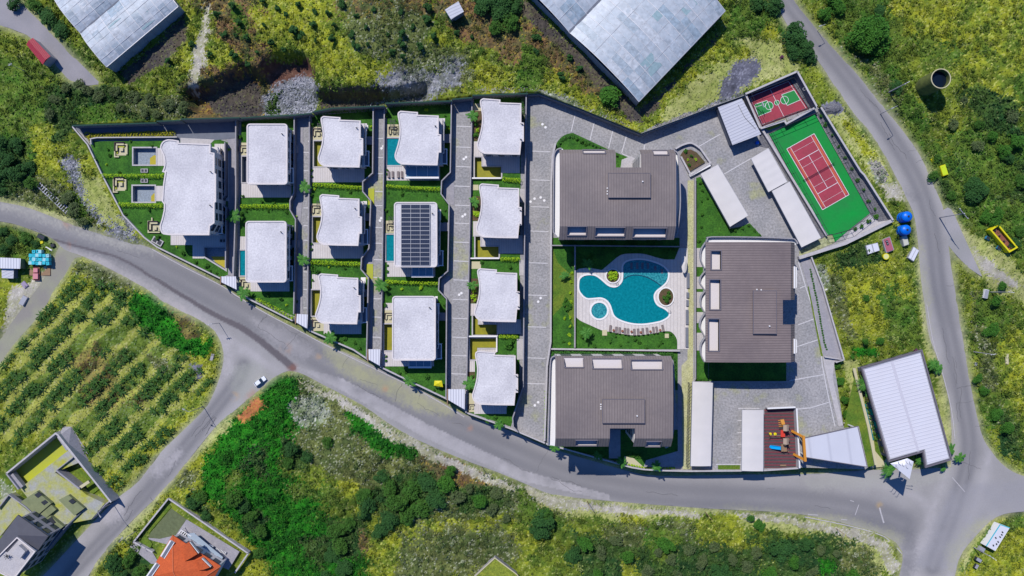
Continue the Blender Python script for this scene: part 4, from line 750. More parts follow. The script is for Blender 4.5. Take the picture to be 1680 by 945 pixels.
gw([(1140, 626), (1295, 626)], 1.0, 'low garden wall below the right-hand apartment block', M_conc)
gw(smooth([(1107, 245), (1118, 239), (1131, 235.5), (1140, 239), (1148, 245)], k=3) + [(1164, 268), (1132, 288), (1116, 258)], 1.1, 'curved pale planter wall round the red soil bed', M_concl, .45, M_concl)
gw([(1130, 289), (1164, 271)], 1.0, 'thick planter wall beside the first carport', M_white, .8, M_white)
gw([(1329, 422), (1348, 472), (1382, 589)], 1.1, 'pale slanting wall between the ramp and the overgrown triangle', M_concl, .35, M_concl)
gw([(1351, 585), (1382, 590), (1369, 594)], 1.0, 'short pale wall at the foot of the ramp', M_concl, .3, M_concl)
gw([(1149, 290), (1198, 375)], .8, 'low wall under the first carport beside the lawn', M_concl)
gw([(1246, 210), (1354, 387)], 1.3, 'pale wall along the carport side of the tennis court', M_concl, .6, M_concl)
wall('court_wall', [(1223, 154), (1308, 117)], 3.6, .5, M_concd, 'high upper wall of the mini football court', capm=M_concl)
wall('court_wall', [(1308, 117), (1340, 174.5)], 3.6, .5, M_concd, 'high right-hand wall of the mini football court', capm=M_concl)
wall('court_wall', [(1223, 154), (1247, 210)], 3.0, .45, M_concd, 'wall between the mini football court and the ribbed-roof store', capm=M_concl)
wall('court_wall', [(1247, 211), (1287, 198), (1290, 203), (1340, 175)], 2.2, .5, M_concd, 'stepped wall between the mini football court and the tennis court', capm=M_concl)
wall('court_wall', [(1347, 176), (1412, 281), (1418, 287), (1465, 361)], 2.2, .5, M_concd, 'long pale-topped wall on the road side of the tennis court', capm=M_concl, z0=-2)
wall('court_wall', [(1465, 361), (1387, 399), (1311, 423)], 1.6, 1.0, M_concl, 'broad pale wall between the tennis court and the overgrown triangle', capm=M_concl, z0=-2)
gw([(774, 293), (822, 293)], 1.0, 'white wall under the pool of the uppermost lane villa', M_white, .35, M_white)
gw([(771, 424), (819, 424)], 1.0, 'white wall under the pool of the second lane villa', M_white, .35, M_white)
gw([(767, 551.5), (816, 551.5)], 1.0, 'white wall under the pool of the third lane villa', M_white, .35, M_white)
gw([(815, 553), (815, 577)], .8, 'short white wall beside the mown lawn above the lowest lane villa', M_white, .3, M_white)
gw([(153, 238), (152, 229), (162, 227), (293, 226)], 1.2, 'pale wall between the yellow hedge and the big villa lawn', M_concl, .25, M_concl)
gw([(1400, 604), (1424, 700), (1436, 762)], .5, 'low pale kerb wall beside the little channel of the commercial building', M_beige, .8, M_beige)
wall('playground_wall', [(1259, 670), (1305, 668)], 2.2, .4, M_concl, 'pale wall across the top of the playground', capm=M_white)
wall('playground_wall', [(1307, 670), (1312, 768)], 2.4, .35, M_concl, 'pale wall on the gate side of the playground', capm=M_white)
# ---------------------------------------------------------------- villas
def scaled(w, k=None, d=None):
    if d is not None: return offs(ccw(w), d, True)
    cx = sum(q[0] for q in w) / len(w); cy = sum(q[1] for q in w) / len(w); return [(cx + (q[0] - cx) * k, cy + (q[1] - cy) * k) for q in w]
def windows(root, w, z0, storeys, hs=3.1, minlen=3.6, sill=.5, hgt=1.9, every=3.4, sides=None, maxw=2.2):
    """framed windows on the straight sides of a wall outline"""
    w = ccw(w); n = len(w)
    for i in range(n):
        a, b = Vector(w[i]), Vector(w[(i + 1) % n]); L = (b - a).length
        if L < minlen: continue
        d = (b - a) / L; o = Vector((d.y, -d.x)); k = max(1, int(L / every))
        if sides and not any(o.dot(Vector(s)) > .7 for s in sides): continue
        for s in range(storeys):
            for j in range(k):
                c = a + d * L * (j + .5) / k; wd = min(maxw, L / k * .62); zb = z0 + s * hs + sill; ang = atan2(d.y, d.x); p = c + o * .03
                f = obj('window', M().box((p.x, p.y, zb), (wd + .16, .10, hgt + .16), ang), M_frame, root); g = c + o * .07
                mb = M(); mb.box((g.x, g.y, zb + .08), (wd, .06, hgt), ang); pn = obj('pane', mb, M_glass); pn.parent = f; pn.location = (0, 0, 0)
                o0 = Vector(root['_o']); me = pn.data; me.transform(Matrix.Translation(-o0))
def roofslab(root, w, z, gravel=M_gravel):
    w = ccw(w); inn = scaled(w, d=.42)
    obj('roof_slab', M().prism(w, z - .6, z, bottom=True), M_stucco, root)
    obj('roof_gravel', M().prism(inn, z - .01, z + .05), gravel, root)
    n = len(w); mb = M(); vs = [(*q, z - .02) for q in w] + [(*q, z + .28) for q in w] + [(*q, z + .28) for q in inn] + [(*q, z) for q in inn]
    mb.add(vs, [(r * n + i, r * n + (i + 1) % n, (r + 1) * n + (i + 1) % n, (r + 1) * n + i) for r in range(3) for i in range(n)]); obj('parapet', mb, M_stucco, root)
def vents(root, pts, z, kind=0):
    for a, b in pts:
        c = P(a, b, z); mb = M().cyl((c.x, c.y, z), (c.x, c.y, z + .7), .16, n=8); mb.cyl((c.x, c.y, z + .55), (c.x + .45, c.y - .2, z + .75), .14, n=8); obj('roof_vent', mb, M_dark, root)
BSH = [(.5, .024), (.5, .073), (.946, .088), (.946, .426), (1, .435), (1, .765), (.946, .765), (.92, 1)]
BCV = [(.92, 1), (.5, .995), (.16, .985), (.075, .95), (.016, .885), (0, .806), (.034, .706), (.07, .60), (.095, .50), (.108, .38), (.105, .29), (.085, .18), (.065, .09), (.075, .03), (.13, 0), (.5, .024)]
def bshape(x0, y0, x1, y1):
    f = lambda q: (x0 + q[0] * (x1 - x0), y0 + q[1] * (y1 - y0))
    return [f(q) for q in BSH[:-1]] + [f(q) for q in [BCV[0], BCV[1]]] + smooth([f(q) for q in BCV[2:-1]], k=3)
def villa(kind, box, label, z=7.2, wing=True, side='E', vent=None, solar=False, glass=None, bridge=None):
    x0, y0, x1, y1 = box; pts = rrect(x0, y0, x1, y1, 5.5) if kind == 'A' else (bshape(x0, y0, x1, y1) if kind == 'B' else BIG)
    w = PL(pts, z); cx = sum(q[0] for q in w) / len(w); cy = sum(q[1] for q in w) / len(w); t = thing('villa', label, 'villa', (cx, cy, 0), 'white gravel-roofed villas')
    roofslab(t, w, z)
    if kind == 'A': wl = PL(rect(x0 + 3, y0 + 4, x1 - 2, y1 - 4), z)
    elif kind == 'B': wl = PL([(x0 + 11, y0 + 5), (x0 + 36, y0 + 5), (x0 + 36, y0 + 10), (x1 - 6, y0 + 10), (x1 - 6, y1 - 4), (x0 + 9, y1 - 4), (x0 + 6, y1 - 14)], z)
    else: wl = PL([(276, 236), (343, 240), (350, 254), (352, 364), (342, 382), (276, 380), (272, 360), (276, 330), (274, 290)], z)
    obj('wall', M().prism(wl, 0, z - .6), M_wallw, t)
    windows(t, wl, 0, 2 if z < 8 else 3, hs=3.2, sides=[(1, 0), (0, 1) if y0 > 420 else (0, -1), (0, -1)])
    if wing:   # lower wing on the lane side with its own flat roof, bay frame and porch
        a0, b0, b1 = x1 - 8, y0 + (y1 - y0) * .28, y1 - 2
        if kind == 'A': a0 = x1 - 6
        ww = PL(rect(a0 - 6, y0 + 12, x1 + 2, y1 - 1), 3.6); obj('lower_wing', M().prism(ww, 0, 3.6), M_wallw, t); windows(t, ww, 0, 1, sides=[(1, 0)], every=3.0)
        obj('balcony_rail', M().wall(PL([(x1 + 2, y0 + 16), (x1 + 4.5, y0 + 16), (x1 + 4.5, y1 - 20), (x1 + 2, y1 - 20)], 3.6), .12, 3.3, 4.5), M_white, t)
        bx = PL(rect(x1 + 1, y1 - 27, x1 + 9, y1 - 3), 3.0); obj('bay_frame', M().wall(bx, .3, 2.6, 3.1, True), M_white, t); obj('bay_roof', M().prism(scaled(bx, d=.1), 2.6, 2.75), M_concd, t)
        for q in bx: obj('post', M().box((q[0], q[1], 0), (.22, .22, 2.6)), M_white, t)
        pr = PL(rect(x1 - 3, y0 + 12, x1 + 6, y0 + 30), 3.0); obj('porch_roof', M().prism(pr, 2.8, 3.0, bottom=True), M_stucco, t)
    if vent: vents(t, vent, z + .05)
    if glass:
        g = PL(rect(*glass), 2.8); obj('conservatory_roof', M().prism(g, 2.7, 2.8, bottom=True), mat('blue_glass_roof', (.10, .22, .30), .15, spec=.8), t)
        mb = M(); mb.wall(g, .22, 2.6, 2.95, True); gx0, gy0, gx1, gy1 = glass
        for k in (1, 2): a, b = P(gx0 + (gx1 - gx0) * k / 3, gy0, 2.85), P(gx0 + (gx1 - gx0) * k / 3, gy1, 2.85); mb.bar(a, b, .12)
        obj('conservatory_frame', mb, M_white, t); obj('conservatory_beam', M().prism(PL(rect(gx0 - 1, gy1 - 2, gx1 + 1, gy1 + 1), 2.9), 2.5, 3.05, bottom=True), M_white, t)
        for q in g: obj('post', M().box((q[0], q[1], 0), (.15, .15, 2.6)), M_white, t)
    if kind == 'B':
        for k in range(4): a = P(x0 + 22 + k * 11, y1 - 3, 3.2); obj('awning_arm', M().bar(a, (a.x + .5, a.y - 1.3, 2.9), .14), M_white, t)
    if solar:
        for r in range(14):
            for c in range(3):
                xa = x0 + 12 + c * 15.6; ya = y0 + 4.5 + r * 7.15; a, b = P(xa, ya, z + .5), P(xa + 15.0, ya + 6.3, z + .5); zz = z + .35 + (.14 if r % 2 == 0 else -.02)
                o = obj('solar_panel', M().prism(rectw(a, b), zz, zz + .08), M_solar, t)
                mb = M(); 
                for k in (1, 2, 3): mb.box(((a.x * (4 - k) + b.x * k) / 4, (a.y + b.y) / 2, zz + .075), (.05, abs(a.y - b.y) - .1, .012))
                f = obj('cell_lines', mb, mat('cell_line', (.05, .065, .09), .5)); f.parent = o; f.data.transform(Matrix.Translation(-Vector(t['_o'])))
        mb = M()
        for r in range(15): ya = y0 + 4 + r * 7.15; mb.bar(P(x0 + 11.5, ya, z + .52), P(x0 + 58.6, ya, z + .52), .17, .1)
        for c in range(4): xa = x0 + 11.7 + c * 15.6; mb.bar(P(xa, y0 + 4, z + .53), P(xa, y0 + 104.5, z + .53), .12, .1)
        obj('panel_rack', mb, M_steel, t)
    if bridge:
        a = PL(rect(*bridge), .9); obj('entrance_bridge', M().prism(a, 0, .9), M_conc, t)
    return t
def rectw(a, b): return [(min(a.x, b.x), min(a.y, b.y)), (max(a.x, b.x), min(a.y, b.y)), (max(a.x, b.x), max(a.y, b.y)), (min(a.x, b.x), max(a.y, b.y))]
BIG = smooth([(276, 228.7), (268.5, 231.5), (264, 238), (263.5, 244), (266, 250), (269, 257), (270.5, 268), (269, 276), (266.3, 282)], k=2)[::-1]
BIG = [(280, 386), (344, 386), (345, 371), (352.5, 366), (352.5, 333), (355, 331), (355, 286), (352.5, 283.5), (352.5, 251), (346, 250), (346, 236.5), (294, 234.5), (294, 231), (284, 229.2)] + BIG[::-1] + [(271, 283.5), (270, 291), (268.5, 300), (267.5, 311), (267, 322), (266.3, 331), (269.5, 335)] + smooth([(269.5, 337), (269, 346), (265.5, 361), (262.5, 371), (264, 379), (268.5, 384.5), (280, 386)], k=2)[:-1]
villa('V', (262, 229, 355, 386), 'largest white gravel-roofed villa with three curved bays, beside two square empty pools', z=9.4, vent=[(346, 282), (345, 337)], bridge=(355, 354, 374, 368))
villa('A', (405, 203, 472, 303), 'upper rectangular white-roofed villa with rounded corners in the second row', vent=[(463, 220)], bridge=(478, 238, 488, 251))
villa('A', (403, 362.5, 470.5, 463.5), 'lower rectangular white-roofed villa beside a narrow turquoise pool in the second row', vent=[(461, 380.5)], bridge=(475, 394, 490, 406))
villa('B', (521.5, 190.5, 596, 275), 'uppermost wavy-sided white-roofed villa of the third row', vent=[(585, 210)], bridge=(601, 224, 614, 237))
villa('B', (519.5, 318.5, 594, 403.5), 'middle wavy-sided white-roofed villa of the third row, between two hedges', vent=[(582.5, 342)], bridge=(596, 350, 609, 362))
villa('B', (517.5, 448.5, 592, 532), 'lowest wavy-sided white-roofed villa of the third row, next to the road', vent=[(581, 472)], bridge=(592, 475, 606, 487))
villa('B', (647.5, 182, 724, 271.5), 'wavy-sided white-roofed villa with a turquoise pool and a blue glass conservatory', vent=[(714, 207)], glass=(666, 272, 719, 292), bridge=(726, 220, 741, 234))
villa('A', (646.5, 331.5, 717.5, 438.5), 'rounded white-roofed villa covered with dark solar panels', vent=[(709, 350)], solar=True, glass=(676, 438, 710, 454), bridge=(718, 365, 737, 379))
villa('A', (643.5, 485.5, 715, 591.5), 'rounded white-roofed villa without panels, nearest the road in the fourth row', vent=[(704.5, 504.5)], glass=(671, 592, 707, 603), bridge=(716, 513, 734, 526))
villa('B', (782.5, 161.5, 859.5, 254), 'uppermost wavy white-roofed villa between the cobbled lane and the widest lane', vent=[(856, 204), (854, 229)], wing=False)
villa('B', (781, 301, 856, 391), 'second wavy white-roofed villa from the top between the two wide lanes', vent=[(853, 345), (853, 368)], wing=False)
villa('B', (778, 440, 852.5, 528.5), 'third wavy white-roofed villa from the top between the two wide lanes', vent=[(850, 480), (850, 503)], wing=False)
villa('B', (774.5, 575.5, 850, 665), 'lowest wavy white-roofed villa between the two wide lanes, next to the road', vent=[(847, 617), (847, 639)], wing=False)
# lane gates with ribbed roofs
def gate(px, label, z=3.0):
    w = PL(px, z); a = w[0]; t = thing('gate_canopy', label, 'gate canopy', (a[0], a[1], -2)); obj('canopy_roof', M().prism(w, z - .15, z, bottom=True), M_ribv, t)
    for q in scaled(w, d=.25) if area(ccw(w)) else w: obj('post', M().box((q[0], q[1], -2), (.2, .2, z + 1.85)), M_concd, t)
    x, y = min(w, key=lambda q: q[0] * 1.0 + 0 * q[1]); obj('timber_post', M().wall([(x - .2, max(q[1] for q in w)), (x - .2, min(q[1] for q in w) + 1.5)], .3, -1, z + .2), M_wood, t)
gate([(363, 453.5), (387, 453.5), (388, 475), (363, 463)], 'small white ribbed gate canopy at the road end of the walkway beside the big villa')
gate([(487, 515), (505, 516), (504, 539), (486, 529)], 'small white gate canopy on the lane between the second and third villa rows')
gate([(604.5, 573), (624, 573), (623, 600), (605, 590)], 'small white gate canopy on the lane between the third and fourth villa rows')
gate([(735, 638.5), (763, 638.5), (762.5, 672), (735, 656)], 'larger white ribbed gate canopy at the road end of the cobbled lane')
# ---------------------------------------------------------------- apartment blocks
def vault(root, X, Y, axis, holes, eave, rise, material, th=.4, steep=(.1, .1)):
    """curved sheet roof: ribs run across the vault; X, Y edge lists of breakpoints; holes = set of (x0,x1,y0,y1)"""
    nx_, ny_ = len(X), len(Y)
    def zf(x, y):
        v = (y - Y[0]) / (Y[-1] - Y[0]) if axis == 'y' else (x - X[0]) / (X[-1] - X[0]); t = abs(2 * v - 1); e = max(0, (steep[0] - v) / steep[0] if steep[0] else 0, (v - 1 + steep[1]) / steep[1] if steep[1] else 0)
        return eave + rise - .7 * t * t - (rise - .7) * e
    cell = np.ones((nx_ - 1, ny_ - 1), bool)
    for i in range(nx_ - 1):
        for j in range(ny_ - 1):
            cx, cy = (X[i] + X[i + 1]) / 2, (Y[j] + Y[j + 1]) / 2
            if any(a < cx < b and c < cy < d for a, b, c, d in holes): cell[i, j] = False
    vs = [(X[i], Y[j], zf(X[i], Y[j])) for i in range(nx_) for j in range(ny_)]; n = len(vs); vs += [(a, b, c - th) for a, b, c in vs]
    id_ = lambda i, j: i * ny_ + j; fs = []; fs2 = []
    ok = lambda i, j: 0 <= i < nx_ - 1 and 0 <= j < ny_ - 1 and cell[i, j]
    for i in range(nx_ - 1):
        for j in range(ny_ - 1):
            if not cell[i, j]: continue
            a, b, c, d = id_(i, j), id_(i + 1, j), id_(i + 1, j + 1), id_(i, j + 1); fs.append((a, b, c, d)); fs2.append((a + n, d + n, c + n, b + n))
            if not ok(i, j - 1): fs2.append((a, a + n, b + n, b))
            if not ok(i + 1, j): fs2.append((b, b + n, c + n, c))
            if not ok(i, j + 1): fs2.append((c, c + n, d + n, d))
            if not ok(i - 1, j): fs2.append((d, d + n, a + n, a))
    mb = M(); mb.add(vs, fs, material); mb.mats.append(M_browns); k = mb.m(M_browns); mb.f += fs2; mb.mi += [k] * len(fs2)
    o = obj('roof', mb, None, root); return zf
def breaks(a, b, extra, n):
    s = sorted(set([round(a + (b - a) * i / n, 3) for i in range(n + 1)] + [round(e, 3) for e in extra])); out = [s[0]]
    for v in s[1:]:
        if v - out[-1] > .02: out.append(v)
        elif v in [round(e, 3) for e in extra]: out[-1] = v
    return out
def block(label, box, axis, sky, notch, dormer, rail, eave=15.0, rise=3.2, walls=None, steep=(.1, .1)):
    x0, y0, x1, y1 = box; mid = eave + 2; dz = eave - 15
    a, b = P(x0, y1, mid), P(x1, y0, mid)
    hl = []; 
    def wr(r, z): p, q = P(r[0], r[3], z), P(r[2], r[1], z); return (p.x, q.x, p.y, q.y)
    sk = [wr(r, 16.4 + dz) for r in sky]; nt = wr(notch, 17.2 + dz)
    if axis == 'y': nt = (nt[0], nt[1], nt[2] if nt[2] > (a.y + b.y) / 2 else a.y - 1, nt[3] if nt[2] < (a.y + b.y) / 2 else b.y + 1)
    else: nt = (nt[0], b.x + 1, nt[2], nt[3])
    ex = [v for s in sk + [nt] for v in s[:2] if a.x < v < b.x]; ey = [v for s in sk + [nt] for v in s[2:] if a.y < v < b.y]
    (ey if axis == 'y' else ex).extend([(a.y + (b.y - a.y) * f) if axis == 'y' else (a.x + (b.x - a.x) * f) for f in (steep[0], 1 - steep[1]) if 0 < f < 1])
    t = thing('apartment_block', label, 'apartment block', ((a.x + b.x) / 2, (a.y + b.y) / 2, 0))
    zf = vault(t, breaks(a.x, b.x, ex, 4 if axis == 'y' else 34), breaks(a.y, b.y, ey, 34 if axis == 'y' else 4), axis, sk + [nt], eave, rise, M_brown if axis == 'y' else M_brownr, steep=steep)
    i = .9; wl = [(a.x + i, a.y + i), (b.x - i, a.y + i), (b.x - i, b.y - i), (a.x + i, b.y - i)]
    if axis == 'y' and nt[3] > b.y: wl = [(a.x + i, a.y + i), (b.x - i, a.y + i), (b.x - i, b.y - i), (nt[1] + .3, b.y - i), (nt[1] + .3, nt[2] - .3), (nt[0] - .3, nt[2] - .3), (nt[0] - .3, b.y - i), (a.x + i, b.y - i)]
    elif axis == 'y': wl = [(a.x + i, a.y + i), (nt[0] - .3, a.y + i), (nt[0] - .3, nt[3] + .3), (nt[1] + .3, nt[3] + .3), (nt[1] + .3, a.y + i), (b.x - i, a.y + i), (b.x - i, b.y - i), (a.x + i, b.y - i)]
    else: wl = [(a.x + 3.3, a.y + i), (b.x - i, a.y + i), (b.x - i, nt[2] - .3), (nt[0] - .3, nt[2] - .3), (nt[0] - .3, nt[3] + .3), (b.x - i, nt[3] + .3), (b.x - i, b.y - i), (a.x + 3.3, b.y - i)]
    obj('wall', M().prism(wl, 0, eave - .6), M_wallw, t); windows(t, wl, 0, 4, hs=3.3 if eave > 14 else 2.75, every=6.4, maxw=3.4)
    for r, o in zip(sky, sk):   # roof terraces let into the vault
        z = zf((o[0] + o[1]) / 2, (o[2] + o[3]) / 2) - 1.3; q = [(o[0], o[2]), (o[1], o[2]), (o[1], o[3]), (o[0], o[3])]
        f = obj('roof_terrace', M().prism(q, z - .2, z), M_stucco, t)
        mb = M(); 
        for k in range(4):
            p, s = q[k], q[(k + 1) % 4]; mb.add([(*p, z - .1), (*s, z - .1), (*s, zf(*s) + .05), (*p, zf(*p) + .05)], [(0, 3, 2, 1), (0, 1, 2, 3)])
        c = obj('terrace_lining', mb, M_white); c.parent = f; c.data.transform(Matrix.Translation(-Vector(t['_o'])))
        mb = M()
        for k in range(4): p, s = q[k], q[(k + 1) % 4]; mb.bar((*p, zf(*p) + .12), (*s, zf(*s) + .12), .34, .22)
        c = obj('terrace_frame', mb, M_browns); c.parent = f; c.data.transform(Matrix.Translation(-Vector(t['_o'])))
    d = wr(dormer, 18.9 + dz); q = [(d[0], d[2]), (d[1], d[2]), (d[1], d[3]), (d[0], d[3])]
    obj('raised_roof', M().prism(q, 17.2 + dz, 18.9 + dz), M_brown if axis == 'y' else M_brownr, t)
    obj('raised_roof_edge', M().wall(q, .18, 18.5 + dz, 18.96 + dz, True), M_browns, t)
    for side, z, pp, inner in rail:
        w = PL(pp, z); obj('balcony', M().prism(w, z - 1.3, z - 1.1, bottom=True), M_white, t)
        obj('balcony_rail', M().wall(PL(side, z), .22, z - 1.2, z - .05), mat('rail_glass', (.26, .30, .34), .25, spec=.6), t); obj('handrail', M().wall(PL(side, z), .34, z - .05, z + .05), M_conc, t)
    return t, zf
tb, _ = block('brown seamed-roof apartment block above the swimming pool, with a square notch in its upper edge', (918, 243.5, 1108, 392.5), 'y',
      [(956, 244.5, 993, 253), (1071, 246, 1096, 255.5), (930, 372, 962, 386), (976, 373.5, 1025, 387.5), (1038, 374.5, 1093, 389)], (1010, 240, 1051.5, 275.5), (998, 284, 1067, 324),
      [(smooth([(921, 243), (914, 245), (910, 251), (908.5, 262), (908, 308), (907.5, 372), (909, 382), (914, 388)], k=2), 14.4, smooth([(921, 243), (914, 245), (910, 251), (908.5, 262), (908, 308), (907.5, 372), (909, 382), (914, 388)], k=2) + [(924, 388), (924, 243)], None),
       (smooth([(1100, 244), (1110, 249), (1114, 262), (1116, 310), (1116, 340), (1113, 370), (1110, 386), (1104, 391)], k=2), 13.6, smooth([(1100, 244), (1110, 249), (1114, 262), (1116, 310), (1116, 340), (1113, 370), (1110, 386), (1104, 391)], k=2), None)], steep=(.14, .06))
tb2, _ = block('brown seamed-roof apartment block below the swimming pool, with a notch facing the road', (911, 585, 1103, 735), 'y',
      [(925.5, 587.5, 957, 602), (971, 588.5, 1020, 604), (1034, 590, 1086, 605.5), (944, 721, 980, 732.5), (1060, 723.5, 1085, 734.5)], (1000, 702, 1041, 740), (988.5, 655, 1057.5, 694),
      [(smooth([(914, 583), (906, 586), (903, 594), (902, 620), (901, 660), (900, 700), (899, 731)], k=2), 16.4, smooth([(914, 583), (906, 586), (903, 594), (902, 620), (901, 660), (900, 700), (899, 731)], k=2) + [(911, 733), (916, 583)], None),
       (smooth([(1094, 587), (1102, 590), (1105, 600), (1107, 650), (1106, 700), (1100, 728), (1092, 735)], k=2), 15.6, smooth([(1094, 587), (1102, 590), (1105, 600), (1107, 650), (1106, 700), (1100, 728), (1092, 735)], k=2), None)], steep=(.11, .05), eave=17.0)
WV = []
for k, (a, b) in enumerate(((397, 440), (444, 476), (476, 512), (512, 552), (552, 594))):
    pts = smooth([(1158, a), (1151, a + (b - a) * .25), (1149.5, a + (b - a) * .5), (1151, a + (b - a) * .75), (1156, b)] if k % 2 == 0 else [(1158, a), (1150, a + (b - a) * .3), (1148.5, a + (b - a) * .6), (1152, a + (b - a) * .8), (1156.5, b)], k=2); WV.append((pts, 11.7, pts + [(1164, b), (1164, a)], None))
nr = smooth([(1159, 397), (1161, 391.5), (1168, 388.5), (1240, 389), (1290, 391), (1304, 392.5), (1309, 400)], k=2)
t, zf = block('brown cross-seamed apartment block on the right of the gravel path, with three big roof terraces', (1157, 397.5, 1308, 594), 'x',
      [(1164, 411.5, 1181, 443), (1162, 458.5, 1180, 508), (1160, 522.5, 1178, 575.5)], (1283, 492, 1312, 532.5), (1236, 477, 1274, 547.5),
      WV + [(nr, 11.9, nr + [(1306, 402), (1162, 402)], None)], steep=(0, .08), eave=12.5)
mb = M()
for a, b in ((437, 473), (556, 580)): mb.prism(PL(rect(1302, a, 1304.2, b), 14.1), 13.1, 14.4); mb.prism(PL(rect(1305.6, a + 1, 1307, b - 1), 13.3), 12.5, 13.5)
obj('roof_edge_lights', mb, M_white, t)
for tt, zz, pp in ((tb, 17.9, ((996, 309), (996, 314), (996, 318.5))), (tb, 18.9, ((1054, 298),)), (tb2, 19.9, ((985.5, 663), (985.5, 667), (985.5, 670.5))), (tb2, 20.9, ((1045, 682),)), (t, 15.4, ((1241, 475), (1248, 475.5))), (t, 16.4, ((1262, 535),))):
    for a, b in pp: c = P(a, b, zz); obj('roof_pipe', M().cyl((c.x, c.y, zz - .6), (c.x, c.y, zz + .5), .22, n=8), M_white, tt)
# ---------------------------------------------------------------- carports and open canopies
def carport(px, label, z=3.0, material=None, nposts=5, z0=0.0, name='carport', cat='carport'):
    w = PL(px, z); a = w[0]; t = thing(name, label, cat, (a[0], a[1], z0)); A, B, C, D = [Vector(q) for q in w]  # A-B short side, B-C long side
    mb = M(); n = 8; m = 24; vs = []
    for i in range(n + 1):
        for j in range(m + 1):
            p = A.lerp(B, i / n).lerp(D.lerp(C, i / n), j / m); vs.append((p.x, p.y, z + .28 * sin(pi * i / n) - .05 * abs(sin(pi * j / m * nposts))))
    fs = [(i * (m + 1) + j, (i + 1) * (m + 1) + j, (i + 1) * (m + 1) + j + 1, i * (m + 1) + j + 1) for i in range(n) for j in range(m)]
    if area(w) > 0: fs = [f[::-1] for f in fs] if (vs[n * (m + 1)][0] - vs[0][0]) * (vs[m][1] - vs[0][1]) - (vs[n * (m + 1)][1] - vs[0][1]) * (vs[m][0] - vs[0][0]) < 0 else fs
    elif (vs[n * (m + 1)][0] - vs[0][0]) * (vs[m][1] - vs[0][1]) - (vs[n * (m + 1)][1] - vs[0][1]) * (vs[m][0] - vs[0][0]) < 0: fs = [f[::-1] for f in fs]
    mb.add(vs, fs); o = obj('canopy', mb, material or M_fab, t, smooth=True)
    mb = M(); q = [(*A, z - .08), (*B, z - .08), (*C, z - .08), (*D, z - .08)]
    for k in range(4): mb.bar(q[k], q[(k + 1) % 4], .14, .18)
    obj('frame', mb, M_steel, t)
    for k in range(nposts + 1):
        p = A.lerp(D, (k + .04 * (1 if k == 0 else 0)) / nposts); p2 = p.lerp(B.lerp(C, k / nposts), .22); obj('post', M().box((p2.x, p2.y, z0), (.16, .16, z - z0 - .1)), M_steel, t)
    return t
carport([(1149.4, 285.5), (1178, 270), (1227.5, 353.5), (1197.5, 372)], 'cream carport canopy beside the triangular lawn, opposite the tennis court')
carport([(1232, 260), (1260.7, 243), (1291.7, 298), (1260.7, 315)], 'shorter cream carport canopy nearest the ribbed-roof store, along the tennis court')
carport([(1266.4, 313.6), (1295.7, 298), (1347, 390), (1315, 405.7)], 'longer cream carport canopy along the lower half of the tennis court')
carport([(1136, 626), (1169.5, 627.7), (1166.4, 764.6), (1133, 764.6)], 'long cream carport canopy beside the gravel path, standing upright in the lower yard', 3.2, nposts=7)
carport([(1217.5, 672.6), (1252.8, 672.6), (1252.3, 773), (1216.7, 772.4)], 'cream carport canopy directly beside the playground', 3.2)
w = PL([(1319, 719), (1407, 699.4), (1422.7, 766), (1321, 750)], 5.4); t = thing('entrance_canopy', 'wide pale metal canopy over the main gate between playground and commercial building', 'canopy', (*w[0], -3))
obj('canopy_roof', M().prism(w, 5.1, 5.4, bottom=True), mat('pale_sheet_roof', (.50, .50, .54), .5, var=(.56, .56, .60), vscale=.06, stripes=(R(8), 6.5, (.46, .46, .50), .01)), t); obj('roof_edge', M().wall(w, .2, 5.05, 5.5, True), M_browns, t)
for q in scaled(w, .93): obj('post', M().box((q[0], q[1], -3), (.35, .35, 8.1)), M_white, t)
t = thing('entrance_portal', 'ochre orange steel portal frame standing between playground wall and entrance canopy', 'portal', P(1304, 728, 0)); mb = M()
for a, b in (((1299, 707, .0), (1318, 717, 6.4)), ((1302, 745, .0), (1321, 755, 6.4))): obj('portal_leg', M().bar(P(*a), P(*b), .8, .5), M_orng, t)
obj('portal_beam', M().bar(P(1318, 715, 6.4), P(1321, 757, 6.4), .8, .6), M_orng, t)
# store with ribbed roof
w = PL([(1177.8, 176), (1217, 161.5), (1249, 220), (1201.8, 238)], 4.2); t = thing('store_building', 'small store with a pale grey ribbed roof, left of the mini football court', 'store', (*w[0], 0))
obj('wall', M().prism(scaled(w, .94), 0, 4), M_concd, t); obj('roof', M().prism(w, 4.0, 4.2, bottom=True), M_roofu, t); obj('roof_cable', M().bar(P(1211, 172, 4.3), P(1222, 193, 4.3), .08).bar(P(1222, 193, 4.3), P(1240, 212, 4.3), .08), M_dark, t)
windows(t, scaled(w, .94), 0, 1, sides=[(0, -1)])
t = thing('water_canister', 'small blue canister in the shade below the ribbed-roof store', 'canister', P(1241, 235, 0)); c = P(1241, 235); obj('canister_body', M().cyl((c.x, c.y, 0), (c.x, c.y, 1.1), .55, n=12), M_blue, t); obj('canister_cap', M().cyl((c.x, c.y, 1.1), (c.x, c.y, 1.25), .2), M_blue, t)
w = PL([(1168, 178), (1178, 174), (1206, 240), (1204, 262), (1200, 262)], .3)
